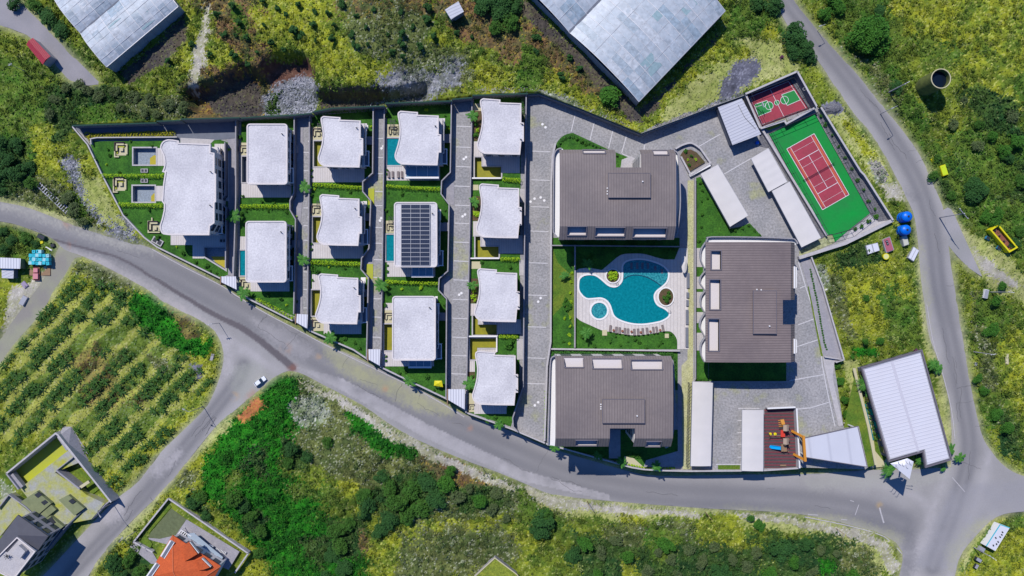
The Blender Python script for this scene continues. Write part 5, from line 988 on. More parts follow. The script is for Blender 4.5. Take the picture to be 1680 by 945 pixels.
# commercial building
gz = -2.7; rz = 3.4
OUT = [(1413.5, 603.3), (1511.7, 574.7), (1560.5, 753.5), (1518.7, 766), (1514.5, 740.4), (1458.4, 756.6)]
w = PL(OUT, rz); t = thing('commercial_building', 'long commercial building with a white ribbed roof beside the road junction', 'building', (*w[0], gz))
obj('wall', M().prism(scaled(w, d=.7), gz, rz - .3), M_concd, t); windows(t, scaled(w, d=.7), gz + .3, 1, sides=[(-1, 0), (0, 1)], hgt=2.6, every=4)
obj('roof', M().prism(scaled(w, d=.35), rz - .3, rz), M_roofw, t); obj('roof_edge', M().wall(ccw(w), .5, rz - .5, rz + .25, True), M_browns, t); obj('gutter_line', M().wall(scaled(w, d=.55), .22, rz, rz + .12, True), M_steel, t)
mb = M(); a, b = P(1463, 592, rz + .02), P(1507, 742, rz + .02)
mb.add([(a.x - .5, a.y, rz + .03), (a.x + .5, a.y, rz + .03), (b.x + .4, b.y, rz + .03), (b.x - .4, b.y, rz + .03)], [(0, 3, 2, 1)]); obj('roof_seam', mb, mat('seam_stain', (.50, .48, .52), .8, fine=(3, .1)), t)
t = thing('entrance_sign_mast', 'white kite-shaped membrane on a mast with hooked ribs in front of the commercial building', 'membrane canopy', G(1470, 772))
q = [P(1460.7, 760.5, 11), P(1489, 752, 11.6), P(1499, 757.4, 11.4), P(1492.4, 786, 11.2)]; c = P(1484, 763, 12.2); mb = M(); mb.add([*q, c], [(1, 0, 4), (2, 1, 4), (3, 2, 4), (0, 3, 4)]); mb.add([(v.x, v.y, v.z - .12) for v in [*q, c]], [(0, 1, 4), (1, 2, 4), (2, 3, 4), (3, 0, 4)])
mb.add([*q] + [(v.x, v.y, v.z - .12) for v in q], [(i, (i + 1) % 4, 4 + (i + 1) % 4, 4 + i) for i in range(4)]); obj('membrane', mb, M_mem, t)
g = G(1478, 768); obj('mast', M().cyl((g.x, g.y, g.z), (c.x, c.y, 12), .3, .2), M_white, t)
mb = M()
for k, (x, y) in enumerate(((1470, 762), (1474, 757), (1480, 760), (1486, 755), (1492, 757), (1486, 763))): p = P(x, y, 12.1); r = P(x + 1, y + 4, 12.1); s = P(x + 4, y + 6, 12.0); mb.bar(p, r, .09).bar(r, s, .09)
for (x, y), (x2, y2) in (((1476, 772), (1471, 780)), ((1481, 776), (1476, 784)), ((1486, 780), (1481, 789)), ((1497, 772), (1508, 776)), ((1498, 768), (1509, 770))): p = P(x, y, 11.1); r = P(x2, y2, 10.6); s = P(x2 - 2.5, y2 - 1, 10.6); mb.bar(p, r, .1).bar(r, s, .1)
obj('hooked_ribs', mb, M_conc, t)
sheet('water_channel', [(1413, 654), (1418, 652), (1434, 722), (1427, 724)], gz + .35, M_pool); sheet('forecourt', [(1400, 606), (1412, 600), (1462, 764), (1428, 768)], gz + .16, M_beige)
sheet('garden_bed', [(1418, 610), (1424, 606), (1460, 745), (1450, 757), (1436, 740)], gz + .2, M_lawny)
# ---------------------------------------------------------------- sports courts
sheet('tennis_ground', [(1262, 220), (1337, 187.5), (1427, 350), (1394, 376), (1370, 397), (1365, 384), (1354, 386)], .16, M_grn)
A, B, C, D = [P(*q, .18) for q in ((1290.7, 244.3), (1335.7, 219.3), (1393, 319.3), (1349.3, 344.3))]
def cq(u, v, z=.0): p = A.lerp(B, u).lerp(D.lerp(C, u), v); return Vector((p.x, p.y, .18 + z))
sheet('tennis_court', [cq(0, 0).xy, cq(1, 0).xy, cq(1, 1).xy, cq(0, 1).xy], .18, M_red, world=True)
sheet('court_alley', [cq(.06, .03).xy, cq(.12, .03).xy, cq(.12, .97).xy, cq(.06, .97).xy], .20, M_org, world=True); sheet('court_alley', [cq(.89, .03).xy, cq(.96, .03).xy, cq(.96, .97).xy, cq(.89, .97).xy], .20, M_org, world=True)
mb = M()
def ln(m_, p, q, w=.14, z=0): d = (q - p).normalized(); n = Vector((-d.y, d.x, 0)) * w / 2; zz = Vector((0, 0, z)); m_.add([p - n + zz, q - n + zz, q + n + zz, p + n + zz], [(0, 1, 2, 3)])
for u in (0, .125, .875, 1): ln(mb, cq(u, 0, .04), cq(u, 1, .04), .16 if u in (0, 1) else .11)
for v in (0, .23, .77, 1): ln(mb, cq(0 if v in (0, 1) else .125, v, .045), cq(1 if v in (0, 1) else .875, v, .045), .16)
ln(mb, cq(.5, .23, .05), cq(.5, .77, .05), .13)
for v in (.09, .34, .66, .91): ln(mb, cq(.125, v, .05), cq(.875, v, .05), .06)
tag(obj('court_lines', mb, M_line), kind='structure')
t = thing('tennis_net', 'low dark tennis net across the middle of the red court', 'net', cq(.5, .5)); a, b = cq(-.06, .5), cq(1.06, .5)
mb = M()
for k in range(5): mb.bar(a + Vector((0, 0, .2 + k * .2)), b + Vector((0, 0, .2 + k * .2)), .05, .04)
for k in range(24): p = a.lerp(b, k / 23); mb.bar(p, p + Vector((0, 0, 1)), .03)
obj('net', mb, M_dark, t); obj('post', M().cyl(a, a + Vector((0, 0, 1.1)), .07), M_dark, t); obj('post', M().cyl(b, b + Vector((0, 0, 1.1)), .07), M_dark, t)
def cage(pts, h, label, rails=(0, .5, 1), step=4.0, closed=True):
    w = PL(pts, .1); n = len(w); t = thing('court_fence', label, 'fence', (*w[0], 0)); mb = M()
    for i in range(n if closed else n - 1):
        a, b = Vector(w[i]), Vector(w[(i + 1) % n]); L = (b - a).length; k = max(1, round(L / step))
        for r in rails: mb.bar((*a, .25 + (h - .25) * r), (*b, .25 + (h - .25) * r), .09)
        for j in range(k): p = a.lerp(b, j / k); obj('post', M().cyl((*p, 0), (*p, h), .07, n=6), M_dark, t)
    obj('rails', mb, M_dark, t); return t
cage([(1261, 219), (1337, 187), (1428, 351), (1394, 377), (1365, 385), (1354, 387)], 3.6, 'tall dark fence of posts and rails round the green tennis ground')
cage([(1227, 158), (1296, 132), (1326, 178), (1250, 206)], 3.6, 'tall dark fence of posts and rails round the mini football court')
sheet('mini_court', [(1226, 157), (1295, 131), (1327, 178.5), (1250, 207)], .16, M_red); sheet('gravel_bed', [(1296, 131), (1306, 121), (1338, 174), (1327, 178)], .12, M_stones)
A2, B2, C2, D2 = [P(*q, .18) for q in ((1229, 159), (1294.5, 132.5), (1325, 177.5), (1250.5, 205))]
def mq(u, v, z=.0): p = A2.lerp(B2, u).lerp(D2.lerp(C2, u), v); return Vector((p.x, p.y, .19 + z))
KL = [(1237.4, 171.6), (1258.3, 164.6), (1265.3, 182.4), (1244.4, 190.9)]; KR = [(1282.3, 155.3), (1303.2, 147.6), (1313.2, 163.8), (1291.6, 173.1)]; mb = M()
for kk in (KL, KR):
    sheet('court_key', kk, .19, M_grnd)
    for i in range(4): ln(mb, P(*kk[i], .23), P(*kk[(i + 1) % 4], .23), .14)
for (x, y), r in (((1262, 173.5), 1.35), ((1287, 164.3), 1.35), ((1274.5, 168.5), .85)):
    c = P(x, y, .2); pts = [Vector((c.x + r * cos(2 * pi * i / 20), c.y + r * sin(2 * pi * i / 20), .225)) for i in range(20)]; sheet('court_key', [p.xy for p in pts], .195, M_grnd, world=True)
    for i in range(20): ln(mb, pts[i], pts[(i + 1) % 20], .13, .01)
for a, b in (((1263.7, 146.8), (1286.2, 191.7)), ((1229.5, 159.5), (1293.5, 133.5)), ((1293.5, 133.5), (1322.5, 177.5)), ((1250.8, 204), (1322.5, 177.5)), ((1229.5, 159.5), (1250.8, 204))): ln(mb, P(*a, .235), P(*b, .235), .12)
tag(obj('court_lines', mb, M_line), kind='structure')
for (a, b), s, lab in (((1245, 176), 1, 'white hoop stand on the left of the mini football court'), ((1318, 150), -1, 'white hoop stand on the gravel beside the right end of the mini football court')):
    g = P(a, b, .2); t = thing('hoop_stand', lab, 'hoop stand', (g.x, g.y, .2)); obj('pole', M().bar((g.x - 1.2 * s, g.y, .2), (g.x, g.y, 3.0), .16), M_white, t)
    obj('backboard', M().box((g.x + .3 * s, g.y, 2.7), (.1, 1.8, 1.0), R(20)), M_white, t); mb = M()
    for i in range(12): mb.bar((g.x + s * .9 + .45 * cos(i * pi / 6), g.y + .45 * sin(i * pi / 6), 3), (g.x + s * .9 + .45 * cos((i + 1) * pi / 6), g.y + .45 * sin((i + 1) * pi / 6), 3), .06)
    obj('hoop', mb, M_white, t)
# ---------------------------------------------------------------- big pool
t = thing('swimming_pool', 'large free-form turquoise pool with a shallow sun shelf, in the middle of the apartment garden', 'pool', (*PW_[0], 0))
n = len(PW_); out = scaled(PW_, d=-.55); mb = M(); vs = [(*q, .28) for q in PW_] + [(*q, .28) for q in out] + [(*q, .1) for q in out] + [(*q, -.2) for q in PW_]
mb.add(vs, [(i, n + i, n + (i + 1) % n, (i + 1) % n)[::-1] for i in range(n)] + [(n + i, 2 * n + i, 2 * n + (i + 1) % n, n + (i + 1) % n)[::-1] for i in range(n)] + [(3 * n + i, i, (i + 1) % n, 3 * n + (i + 1) % n)[::-1] for i in range(n)]); obj('coping', mb, M_white, t)
obj('pool_wall', M().add([(*q, -.2) for q in PW_] + [(*q, -1.6) for q in PW_], [(n + i, i, (i + 1) % n, n + (i + 1) % n)[::-1] for i in range(n)]), M_teal, t)
obj('pool_floor', M().add([(*q, -1.6) for q in PW_], tris(PW_)), M_teal, t); obj('water', M().add([(*q, .05) for q in PW_], tris(PW_)), M_pool, t)
ARC = smooth([(1023.5, 458), (1032, 453), (1045, 451.3), (1060, 454.4), (1074, 461.5), (1085, 469.5)], k=4)
sh = [q for q in POOLO if q[1] < 466 and q[0] > 1021.9 and not (q[0] < 1024 and q[1] > 457)]
shp = ARC + [q for q in sh if q[0] > 1085 or q[1] < 451][::-1]; shw = ccw(PL(sorted(sh, key=lambda q: atan2(q[1] - 452, q[0] - 1058)), .06))
arcw = PL(ARC, .06)
cut = ARC + [(1092, 463), (1095, 455), (1095.5, 450), (1093.5, 444.6), (1085, 436.5), (1069.5, 430.5), (1052.5, 427), (1036, 428.2), (1026.7, 431.9), (1023, 438.6), (1023.2, 450)]
obj('shallow_water', M().prism(PL(cut, .09), -.3, .09), M_poolp, t); obj('shelf_edge', M().wall(arcw, .3, -.3, .10), mat('deep_tile_edge', (.01, .05, .09), .3), t)
mb = M()
for i, x in enumerate((1036, 1045.5, 1054, 1063, 1075, 1086)): p = P(x, 436 + (0 if i < 4 else 4 + (i - 4) * 5), .1); mb.box((p.x, p.y, .06), (.75, 2.1 if i < 4 else 1.5, .12))
obj('ledge_seats', mb, M_concd, t)
t = thing('swimming_pool', 'small round children pool beside the large turquoise pool', 'pool', (*KW[0], 0)); n = len(KW); out = scaled(KW, d=-.6)
obj('coping', M().add([(*q, .3) for q in KW] + [(*q, .3) for q in out] + [(*q, .1) for q in out] + [(*q, -.6) for q in KW], [(i, n + i, n + (i + 1) % n, (i + 1) % n)[::-1] for i in range(n)] + [(n + i, 2 * n + i, 2 * n + (i + 1) % n, n + (i + 1) % n)[::-1] for i in range(n)] + [(3 * n + i, i, (i + 1) % n, 3 * n + (i + 1) % n)[::-1] for i in range(n)]), M_white, t)
obj('pool_floor', M().add([(*q, -.6) for q in KW], tris(KW)), M_teal, t); obj('water', M().add([(*q, .08) for q in KW], tris(KW)), M_poolp, t)
for x, y, lab in ((969, 446, 'pool ladder at the left end of the large pool'), (1012, 466, 'pool ladder beside the round palm island'), (1098, 512, 'pool ladder at the right end of the large pool')):
    c = P(x, y, .2); t = thing('pool_ladder', 'steel ' + lab, 'ladder', (c.x, c.y, .2))
    for s in (-.35, .35): obj('rail', M().bar((c.x + s, c.y + .6, .2), (c.x + s, c.y + .3, 1.0), .09).bar((c.x + s, c.y + .3, 1.0), (c.x + s, c.y - .5, .3), .09), M_steel, t)
    obj('treads', M().box((c.x, c.y - .4, .3), (.7, .2, .05)).box((c.x, c.y - .5, .1), (.7, .2, .05)), M_steel, t)
def lounger():
    t = thing('sun_lounger', 'x', 'sun lounger', (0, 0, 0)); f = obj('frame', M().box((0, 0, .22), (.68, 1.9, .07)).box((0, .62, .30), (.64, .62, .06)), M_sofa, t)
    obj('mattress', M().box((0, -.25, .29), (.6, 1.25, .08)), mat('taupe_cloth', (.20, .165, .16), .9), t); mb = M(); mb.add([(-.3, .38, .32), (.3, .38, .32), (.3, .98, .62), (-.3, .98, .62), (-.3, .38, .40), (.3, .38, .40), (.3, .94, .70), (-.3, .94, .70)], [(3, 2, 1, 0), (4, 5, 6, 7), (0, 1, 5, 4), (1, 2, 6, 5), (2, 3, 7, 6), (3, 0, 4, 7)])
    obj('backrest', mb, MATS['taupe_cloth'], t)
    for x in (-.3, .3):
        for y in (-.8, .8): obj('leg', M().box((x, y, 0), (.06, .06, .22)), M_dark, t)
    return t
LG = lounger(); first = True
def put(proto, used, loc, rot, scale, label, group):
    if not used[0]:
        used[0] = True; proto.location = loc; proto.rotation_euler = (0, 0, rot); proto.scale = (scale,) * 3 if isinstance(scale, (int, float)) else scale; proto['label'] = label; proto['group'] = group; return proto
    return dup(proto, loc, rot, scale, label, group)
ul = [False]
for i, (x, y) in enumerate(((718, 250), (780, 266), (815, 272), (872, 280), (905, 285), (972, 288), (1012, 286), (1062, 282), (1108, 276), (1175, 268), (1210, 264), (1275, 247))):
    p = P(890 + x / 6.4615, 500 + y / 6.4615, .17); put(LG, ul, (p.x, p.y, .17), R(-7 + i * 1.7 + 180), 1.15, 'taupe sun lounger in the curved row along the lawn edge of the large pool', 'sun loungers beside the large pool')
for i, x in enumerate((638, 644.5, 653.5, 659.5)): p = P(x, 286.5, .13); put(LG, ul, (p.x, p.y, .13), pi, 1.15, 'dark sun lounger on the terrace beside the blue glass conservatory', 'sun loungers on the villa terrace')
for i, (x, y) in enumerate(((752, 270), (845, 278), (942, 284), (1040, 291), (1142, 283), (1245, 268))):
    c = P(890 + x / 6.4615, 500 + y / 6.4615, .17); t = thing('side_table', 'small reddish round table standing between two loungers of the pool row', 'side table', (c.x, c.y, .17), 'side tables between the pool loungers'); obj('table_top', M().cyl((c.x, c.y, .6), (c.x, c.y, .66), .42, n=12), M_rust, t); obj('stem', M().cyl((c.x, c.y, .17), (c.x, c.y, .6), .07), M_dark, t)
for (x, y, h, w), pl in zip(((1128.5, 460, 25, 4.6), (1128, 484, 9, 4.4), (1127.5, 497, 10, 4.2), (1127, 520, 24, 4.6), (1126.5, 553, 32, 4.6)), ('long dark planter box just below the oval parasol on the pool terrace', 'upper of the two short dark planter boxes beside the pool terrace', 'lower of the two short dark planter boxes beside the pool terrace', 'long dark planter box below the two short ones beside the pool', 'longest dark planter box, level with the pool loungers')):
    c = P(x, y, .2); t = thing('planter_box', pl, 'planter', (c.x, c.y, .15), 'dark planter boxes beside the pool terrace')
    obj('box', M().box((c.x, c.y, .15), (w * K, h * K, .55)), M_conc, t); obj('soil', M().box((c.x, c.y, .7), (w * K - .25, h * K - .25, .06)), M_concd, t)
c = P(1123, 434, 2.6); t = thing('oval_parasol', 'oval beige parasol on the upper right corner of the pool terrace', 'parasol', (c.x, c.y, .15)); mb = M(); n = 20; vs = [(c.x + .95 * cos(2 * pi * i / n), c.y + 2.9 * sin(2 * pi * i / n), 2.4) for i in range(n)] + [(c.x, c.y, 2.9)]; mb.add(vs, [(i, (i + 1) % n, n) for i in range(n)] + [tuple(range(n - 1, -1, -1))]); obj('canopy', mb, M_fab, t); obj('pole', M().cyl((c.x, c.y, .15), (c.x, c.y, 2.6), .06), M_steel, t)
def rockisl(cx, cy, rx, ry, label, material):
    c = P(cx, cy, .2); t = thing('planting_island', label, 'planting island', (c.x, c.y, .1)); w = [(c.x + rx * K * cos(2 * pi * i / 24), c.y + ry * K * sin(2 * pi * i / 24)) for i in range(24)]
    obj('rim', M().wall(w, .4, 0, .42, True), M_white, t); obj('soil', M().prism(w, 0, .35), material, t)
rockisl(1005.3, 452.8, 11.5, 11.5, 'round white-rimmed island planted with grassy palms at the upper edge of the large pool', M_soil); rockisl(1092.5, 487, 13, 15, 'round planting island with red soil at the right edge of the large pool', M_soil)
for x, y, s, lab in ((992, 546, (8, 9), 'beige square mat on the lawn edge left of the pool loungers'), (1094, 551, (6.5, 7), 'beige square mat at the right end of the pool loungers')):
    c = P(x, y, .2); t = thing('stone_platform', lab.replace('mat', 'stone platform'), 'platform', (c.x, c.y, 0)); obj('slab', M().box((c.x, c.y, 0), (s[0] * K, s[1] * K, .25)), M_beige, t); obj('slab_top', M().box((c.x, c.y, .25), (s[0] * K - .2, s[1] * K - .2, .03)), M_beige, t)
# small furniture round the villas
def sofa():
    t = thing('corner_sofa', 'x', 'sofa', (0, 0, 0)); obj('seat', M().box((0, 1.15, .12), (2.6, .8, .33)).box((-1.0, -.1, .12), (.75, 1.7, .33)), M_sofa, t)
    obj('backrest', M().box((0, 1.5, .45), (2.6, .18, .4)).box((-1.32, .2, .45), (.18, 2.4, .4)), M_sofa, t); obj('cushion', M().box((.1, 1.05, .45), (2.2, .6, .1)).box((-.92, -.1, .45), (.55, 1.5, .1)), M_beige, t); return t
SF = sofa(); us = [False]
def table():
    t = thing('garden_table', 'x', 'table', (0, 0, 0)); obj('table_top', M().box((0, 0, .42), (1.0, 1.0, .07)), M_beige, t)
    for x in (-.4, .4):
        for y in (-.4, .4): obj('leg', M().box((x, y, 0), (.09, .09, .42)), M_sofa, t)
    return t
TB = table(); ut = [False]
SP = ((521, 219, 'topmost villa of the third row', 1), (519, 345, 'middle villa of the third row', 1), (520, 532, 'lowest villa of the third row', 1), (645, 216, 'villa with the blue conservatory', 1), (641, 374, 'solar-panelled villa', .9), (638, 520, 'villa below the solar-panelled one', .9), (401, 246, 'upper villa of the second row', .9), (403, 466, 'lower villa of the second row', 1), (198, 243, 'upper lawn of the big villa', 1.2), (197, 300, 'middle lawn of the big villa', 1.2), (253, 372, 'lower lawn of the big villa', 1.2), (774, 668, 'lowest lane villa', .7))
for x, y, lab, s in SP:
    p = P(x, y, .13); put(SF, us, (p.x, p.y, .13), 0, s, 'dark rattan corner sofa with pale cushions at the ' + lab, 'rattan corner sofas in the gardens'); q = P(x + 2 * s, y + 2 * s, .13); put(TB, ut, (q.x, q.y, .13), 0, s, 'low square beige table beside the corner sofa at the ' + lab, 'low tables beside the corner sofas')
for (x0, y0, x1, y1), lab in (((188, 237, 208, 257), 'upper'), ((186, 295, 206, 315), 'middle')):
    t = thing('seating_frame', 'pale square frame wall round the sunken seat on the %s lawn of the big villa' % lab, 'seating wall', P(x0, y1)); obj('frame_wall', M().wall(PL([(x0 + 7, y1), (x0, y1), (x0, y0), (x1, y0), (x1, y1 - 4)], .6), .4, 0, .6), M_beige, t); obj('floor', M().prism(PL(rect(x0 + 2, y0 + 2, x1 - 1, y1 - 2), .1), 0, .1), M_beige, t); obj('inner_bench', M().wall(PL([(x0 + 4, y1 - 5), (x0 + 4, y0 + 4), (x1 - 4, y0 + 4)], .4), .5, .1, .4), M_lich2, t)
t = thing('seating_frame', 'pale square frame wall round the seat beside the curved bay of the big villa', 'seating wall', P(243, 380)); obj('frame_wall', M().wall(PL([(249, 357), (249, 363), (243, 363), (243, 381), (262, 381)], .6), .4, 0, .6), M_beige, t); obj('floor', M().prism(PL(rect(245, 365, 262, 379), .1), 0, .1), M_beige, t)
for x, y, a, lab in ((237, 280, 0, 'upper side of the first hedge'), (237, 296.5, 0, 'lower side of the first hedge'), (258.5, 396, -30, 'road wall below the seat'), (366, 395, 0, 'shaded side of the terrace')):
    c = P(x, y, .3); t = thing('light_well', 'small concrete box with dark openings, big villa, ' + lab, 'light well', (c.x, c.y, 0)); k = 1 if a == 0 else 1.6
    obj('box', M().box((c.x, c.y, 0), (2.4 * k, 1.3 * k, .5), R(a)), M_concl, t); r = R(a)
    for s in (-.55, .55): obj('opening', M().box((c.x + s * k * cos(r), c.y + s * k * sin(r), .5), (.85 * k, .9 * k, .02), r), M_dark, t)
def pergola(x0, y0, x1, y1, lab):
    t = thing('pergola', 'small pergola of dark slats ' + lab, 'pergola', P(x0, y1)); z = 2.5; mb = M(); n = max(4, int((y1 - y0) / 2.2))
    for i in range(n): y = y0 + (y1 - y0) * (i + .5) / n; mb.bar(P(x0, y, z), P(x1, y, z), .16, .12)
    obj('slats', mb, M_dark, t); obj('beam', M().bar(P(x0, y0, z - .12), P(x0, y1, z - .12), .14).bar(P(x1, y0, z - .12), P(x1, y1, z - .12), .14), M_dark, t)
    for a, b in ((x0, y0), (x1, y0), (x0, y1), (x1, y1)): p = P(a, b, z); obj('post', M().box((p.x, p.y, 0), (.12, .12, 2.4)), M_dark, t)
pergola(521, 202, 528, 214, 'above the sofa of the topmost third-row villa'); pergola(520, 329, 527, 341, 'above the sofa of the middle third-row villa'); pergola(640, 196, 648, 212, 'above the sofa of the villa with the blue conservatory'); pergola(638, 355, 646, 368, 'above the sofa of the solar-panelled villa')
for x, y, lab in ((1001, 220, ''),): pass
# trellis by the long carport
t = thing('trellis', 'dark trellis standing along the left side of the long cream carport', 'trellis', P(1130, 700)); mb = M(); a, b = P(1131, 628, 1.8), P(1127.5, 766, 1.8)
for z in (.3, 1.8): mb.bar((a.x, a.y, z), (b.x, b.y, z), .12)
for i in range(26): p = a.lerp(b, i / 25); mb.bar((p.x, p.y, 0), (p.x, p.y, 1.8), .08); q = a.lerp(b, min(1, (i + .7) / 25)); mb.bar((p.x + .8, p.y, 1.8), (q.x, q.y, 1.8), .1)
mb.bar((a.x + .9, a.y, 1.8), (b.x + .9, b.y, 1.8), .12); obj('lattice', mb, M_dark, t)
# playground
sheet('play_floor', rect(1254, 671, 1306, 768), .12, M_play)
t = thing('play_tower', 'wooden play tower with two tan roofs, red deck, blue slide and orange climbing rungs', 'play tower', P(1286, 716)); z = 2.9
def pw(x, y, zz): return P(x, y, zz)
for x, y in ((1290, 702), (1290, 724)): q = PL(rect(x - 5, y - 5, x + 4, y + 5), z); r = (Vector(q[0]) + Vector(q[3])) / 2; s = (Vector(q[1]) + Vector(q[2])) / 2; r = Vector(((q[0][0] + q[1][0]) / 2, q[0][1], 0)); s = Vector(((q[2][0] + q[3][0]) / 2, q[2][1], 0)); obj('tower_roof', M().add([(*q[0], z), (*q[1], z), (*q[2], z), (*q[3], z), (r.x, r.y, z + .6), (s.x, s.y, z + .6)], [(3, 5, 4, 0), (1, 4, 5, 2), (0, 4, 1), (2, 5, 3), (0, 1, 2, 3)]), mat('tan_board', (.36, .27, .20), .8), t)
obj('deck', M().prism(PL(rect(1281, 706, 1288, 717), 1.3), 1.1, 1.3), mat('red_plastic', (.60, .05, .03), .5), t); obj('deck', M().prism(PL(rect(1282, 729, 1291, 741), 1.3), 1.1, 1.3), M_wood, t)
for x in (1284.5, 1292):
    for y in (697, 706, 719, 729, 740): p = P(x, y, 1); obj('post', M().box((p.x, p.y, 0), (.18, .18, 2.9 if y < 735 else 2.0)), M_wood, t)
mb = M(); a, b = P(1281, 735, 1.4), P(1265, 733, .35); n = 8
for s in (-.55, .55): mb.bar(a + Vector((0, s, .2)), b + Vector((0, s, .2)), .1, .3)
mb.bar(a, b, 1.1, .06); mb.cyl((b.x, b.y, .3), (b.x, b.y, .36), .55, n=14); obj('slide', mb, mat('sky_blue_plastic', (.0, .30, .62), .35), t)
mb = M()
for i in range(4): p = P(1281 + i * .3, 690 + i * 3.2, 1.2 + i * .3); mb.bar((p.x - .9, p.y, p.z), (p.x + .5, p.y + .2, p.z + .1), .16)
mb.prism(PL([(1280, 689), (1286, 688), (1288, 696), (1283, 697)], 1.8), 1.4, 1.9); obj('climbing_rungs', mb, mat('orange_plastic', (.62, .28, .05), .5), t)
t = thing('swing', 'timber swing frame with two yellow round seats beside the play tower', 'swing', P(1270, 713)); mb = M(); mb.bar(P(1264, 714.5, 2.2), P(1281, 714.5, 2.2), .14); mb.bar(P(1259, 708, 0), P(1264, 714.5, 2.2), .12); mb.bar(P(1262, 722, 0), P(1264, 714.5, 2.2), .12); obj('frame', mb, M_wood, t)
for x in (1263.5, 1271.5): c = P(x, 712, .6); obj('swing_seat', M().cyl((c.x, c.y, .6), (c.x, c.y, .8), .5, n=14), mat('yellow_plastic', (.75, .62, .01), .4), t); obj('rope', M().bar((c.x, c.y, .7), (c.x + .1, c.y - .3, 2.2), .04), M_dark, t)
t = thing('bench', 'short wooden bench at the bottom edge of the playground', 'bench', P(1284, 763)); c = P(1284, 763); obj('seat', M().box((c.x, c.y, .42), (2.0, .5, .08)), M_wood, t)
for s in (-.8, .8): obj('leg', M().box((c.x + s, c.y, 0), (.12, .45, .42)), M_dark, t)
# ---------------------------------------------------------------- greenhouses
GHM = [mat('film_%s' % k, c, .45, fine=(.7, .22), spec=.4) for k, c in (('grey', (.31, .36, .40)), ('pale', (.43, .455, .48)), ('blue', (.28, .345, .395)), ('milky', (.38, .42, .46)))]
def greenhouse(label, c, ud, vd, ulen, spans, zb, eave, rise, patches=()):
    """c: picture point of the eave corner; ud/vd picture directions; spans = widths along v"""
    z = zb + eave; o = P(*c, z); u = Vector((ud[0], -ud[1], 0)).normalized(); v = Vector((vd[0], -vd[1], 0)).normalized(); t = thing('greenhouse', label, 'greenhouse', (o.x, o.y, zb)); v0 = 0
    for si, wd in enumerate(spans):
        mb = M(); n = 12; m = int(ulen / 2.6); vs = []
        for i in range(n + 1):
            for j in range(m + 1): p = o + v * (v0 + wd * i / n) + u * (ulen * j / m); vs.append((p.x, p.y, z + rise * sin(pi * i / n) ** .8 + .05 * sin(j * 2.4 + i)))
        fs = [(i * (m + 1) + j, i * (m + 1) + j + 1, (i + 1) * (m + 1) + j + 1, (i + 1) * (m + 1) + j) for i in range(n) for j in range(m)]
        if u.cross(v).z < 0: fs = [f[::-1] for f in fs]
        rf = obj('roof_film', mb.add(vs, fs), M_gh, t, smooth=True)
        mb = M()
        for j in range(0, m + 1): 
            for i in range(n): a, b = Vector(vs[i * (m + 1) + j]), Vector(vs[(i + 1) * (m + 1) + j]); mb.bar(a + Vector((0, 0, .04)), b + Vector((0, 0, .04)), .06 if j % 3 else .16, .05)
        for i in range(0, n + 1, 2): mb.bar(Vector(vs[i * (m + 1)]) + Vector((0, 0, .05)), Vector(vs[i * (m + 1) + m]) + Vector((0, 0, .05)), .07, .05)
        obj('film_joints', mb, M_ghl, t)
        for (s_, i0, i1, j0, j1) in patches:
            if s_ != si: continue
            q = [Vector(vs[i * (m + 1) + j]) + Vector((0, 0, .03)) for i, j in ((i0, j0), (i1, j0), (i1, j1), (i0, j1))]; obj('film_patch', M().add(q, [(0, 1, 2, 3), (3, 2, 1, 0)]), M_ghr, t)
        rg = random.Random(si + int(ulen)); cells = [(i, j) for i in range(0, n - 2, 3) for j in range(m)]
        for i, j in rg.sample(cells, int(len(cells) * .45)):
            q = [Vector(vs[a * (m + 1) + b_]) + Vector((0, 0, .02)) for a, b_ in ((i, j), (i + 1, j), (i + 2, j), (i + 3, j), (i + 3, j + 1), (i + 2, j + 1), (i + 1, j + 1), (i, j + 1))]
            obj('film_sheet', M().add(q, [(0, 1, 6, 7), (1, 2, 5, 6), (2, 3, 4, 5)] if u.cross(v).z < 0 else [(7, 6, 1, 0), (6, 5, 2, 1), (5, 4, 3, 2)]), rg.choice(GHM), t)
        g = o + v * (v0 + wd); obj('gutter', M().bar(g + Vector((0, 0, .05)), g + u * ulen + Vector((0, 0, .05)), .8, .15), M_concd if si < len(spans) - 1 else M_steel, t)
        v0 += wd
    q = [o, o + u * ulen, o + u * ulen + v * v0, o + v * v0]; q = [Vector((a.x, a.y, 0)) for a in q]
    if u.cross(v).z < 0: q = q[::-1]
    n = 4; obj('side_film', M().add([(a.x, a.y, zb - 1.5) for a in q] + [(a.x, a.y, z) for a in q], [(i, (i + 1) % n, n + (i + 1) % n, n + i) for i in range(n)] + [(0, 1, 2, 3)]), M_ghd, t)
    mb = M()
    for i in range(4):
        a, b = q[i], q[(i + 1) % 4]; k = int((b - a).length / 3)
        for j in range(k): p = a.lerp(b, j / k); mb.box((p.x, p.y, zb - 1), (.14, .14, eave + 1))
        mb.bar((a.x, a.y, z), (b.x, b.y, z), .22, .2)
    obj('frame', mb, M_steel, t)
    return t
greenhouse('film greenhouse in the top left corner with a tear in its curved roof', (175, 110), (116, -98), (-.61, -.79), 31, (14.2, 14.2, 13), 2.6, 5.0, 1.6, patches=((0, 7, 11, 3, 5), (0, 1, 4, 6, 8)))
greenhouse('larger pale film greenhouse at the top, above the inner corner of the boundary wall', (1048, 167), (138, -145), (-.70, -.70), 41.5, (32.5, 30), 3.2, 4.6, 2.2, patches=((0, 1, 3, 3, 5), (0, 5, 6, 8, 9), (0, 3, 4, 11, 13)))
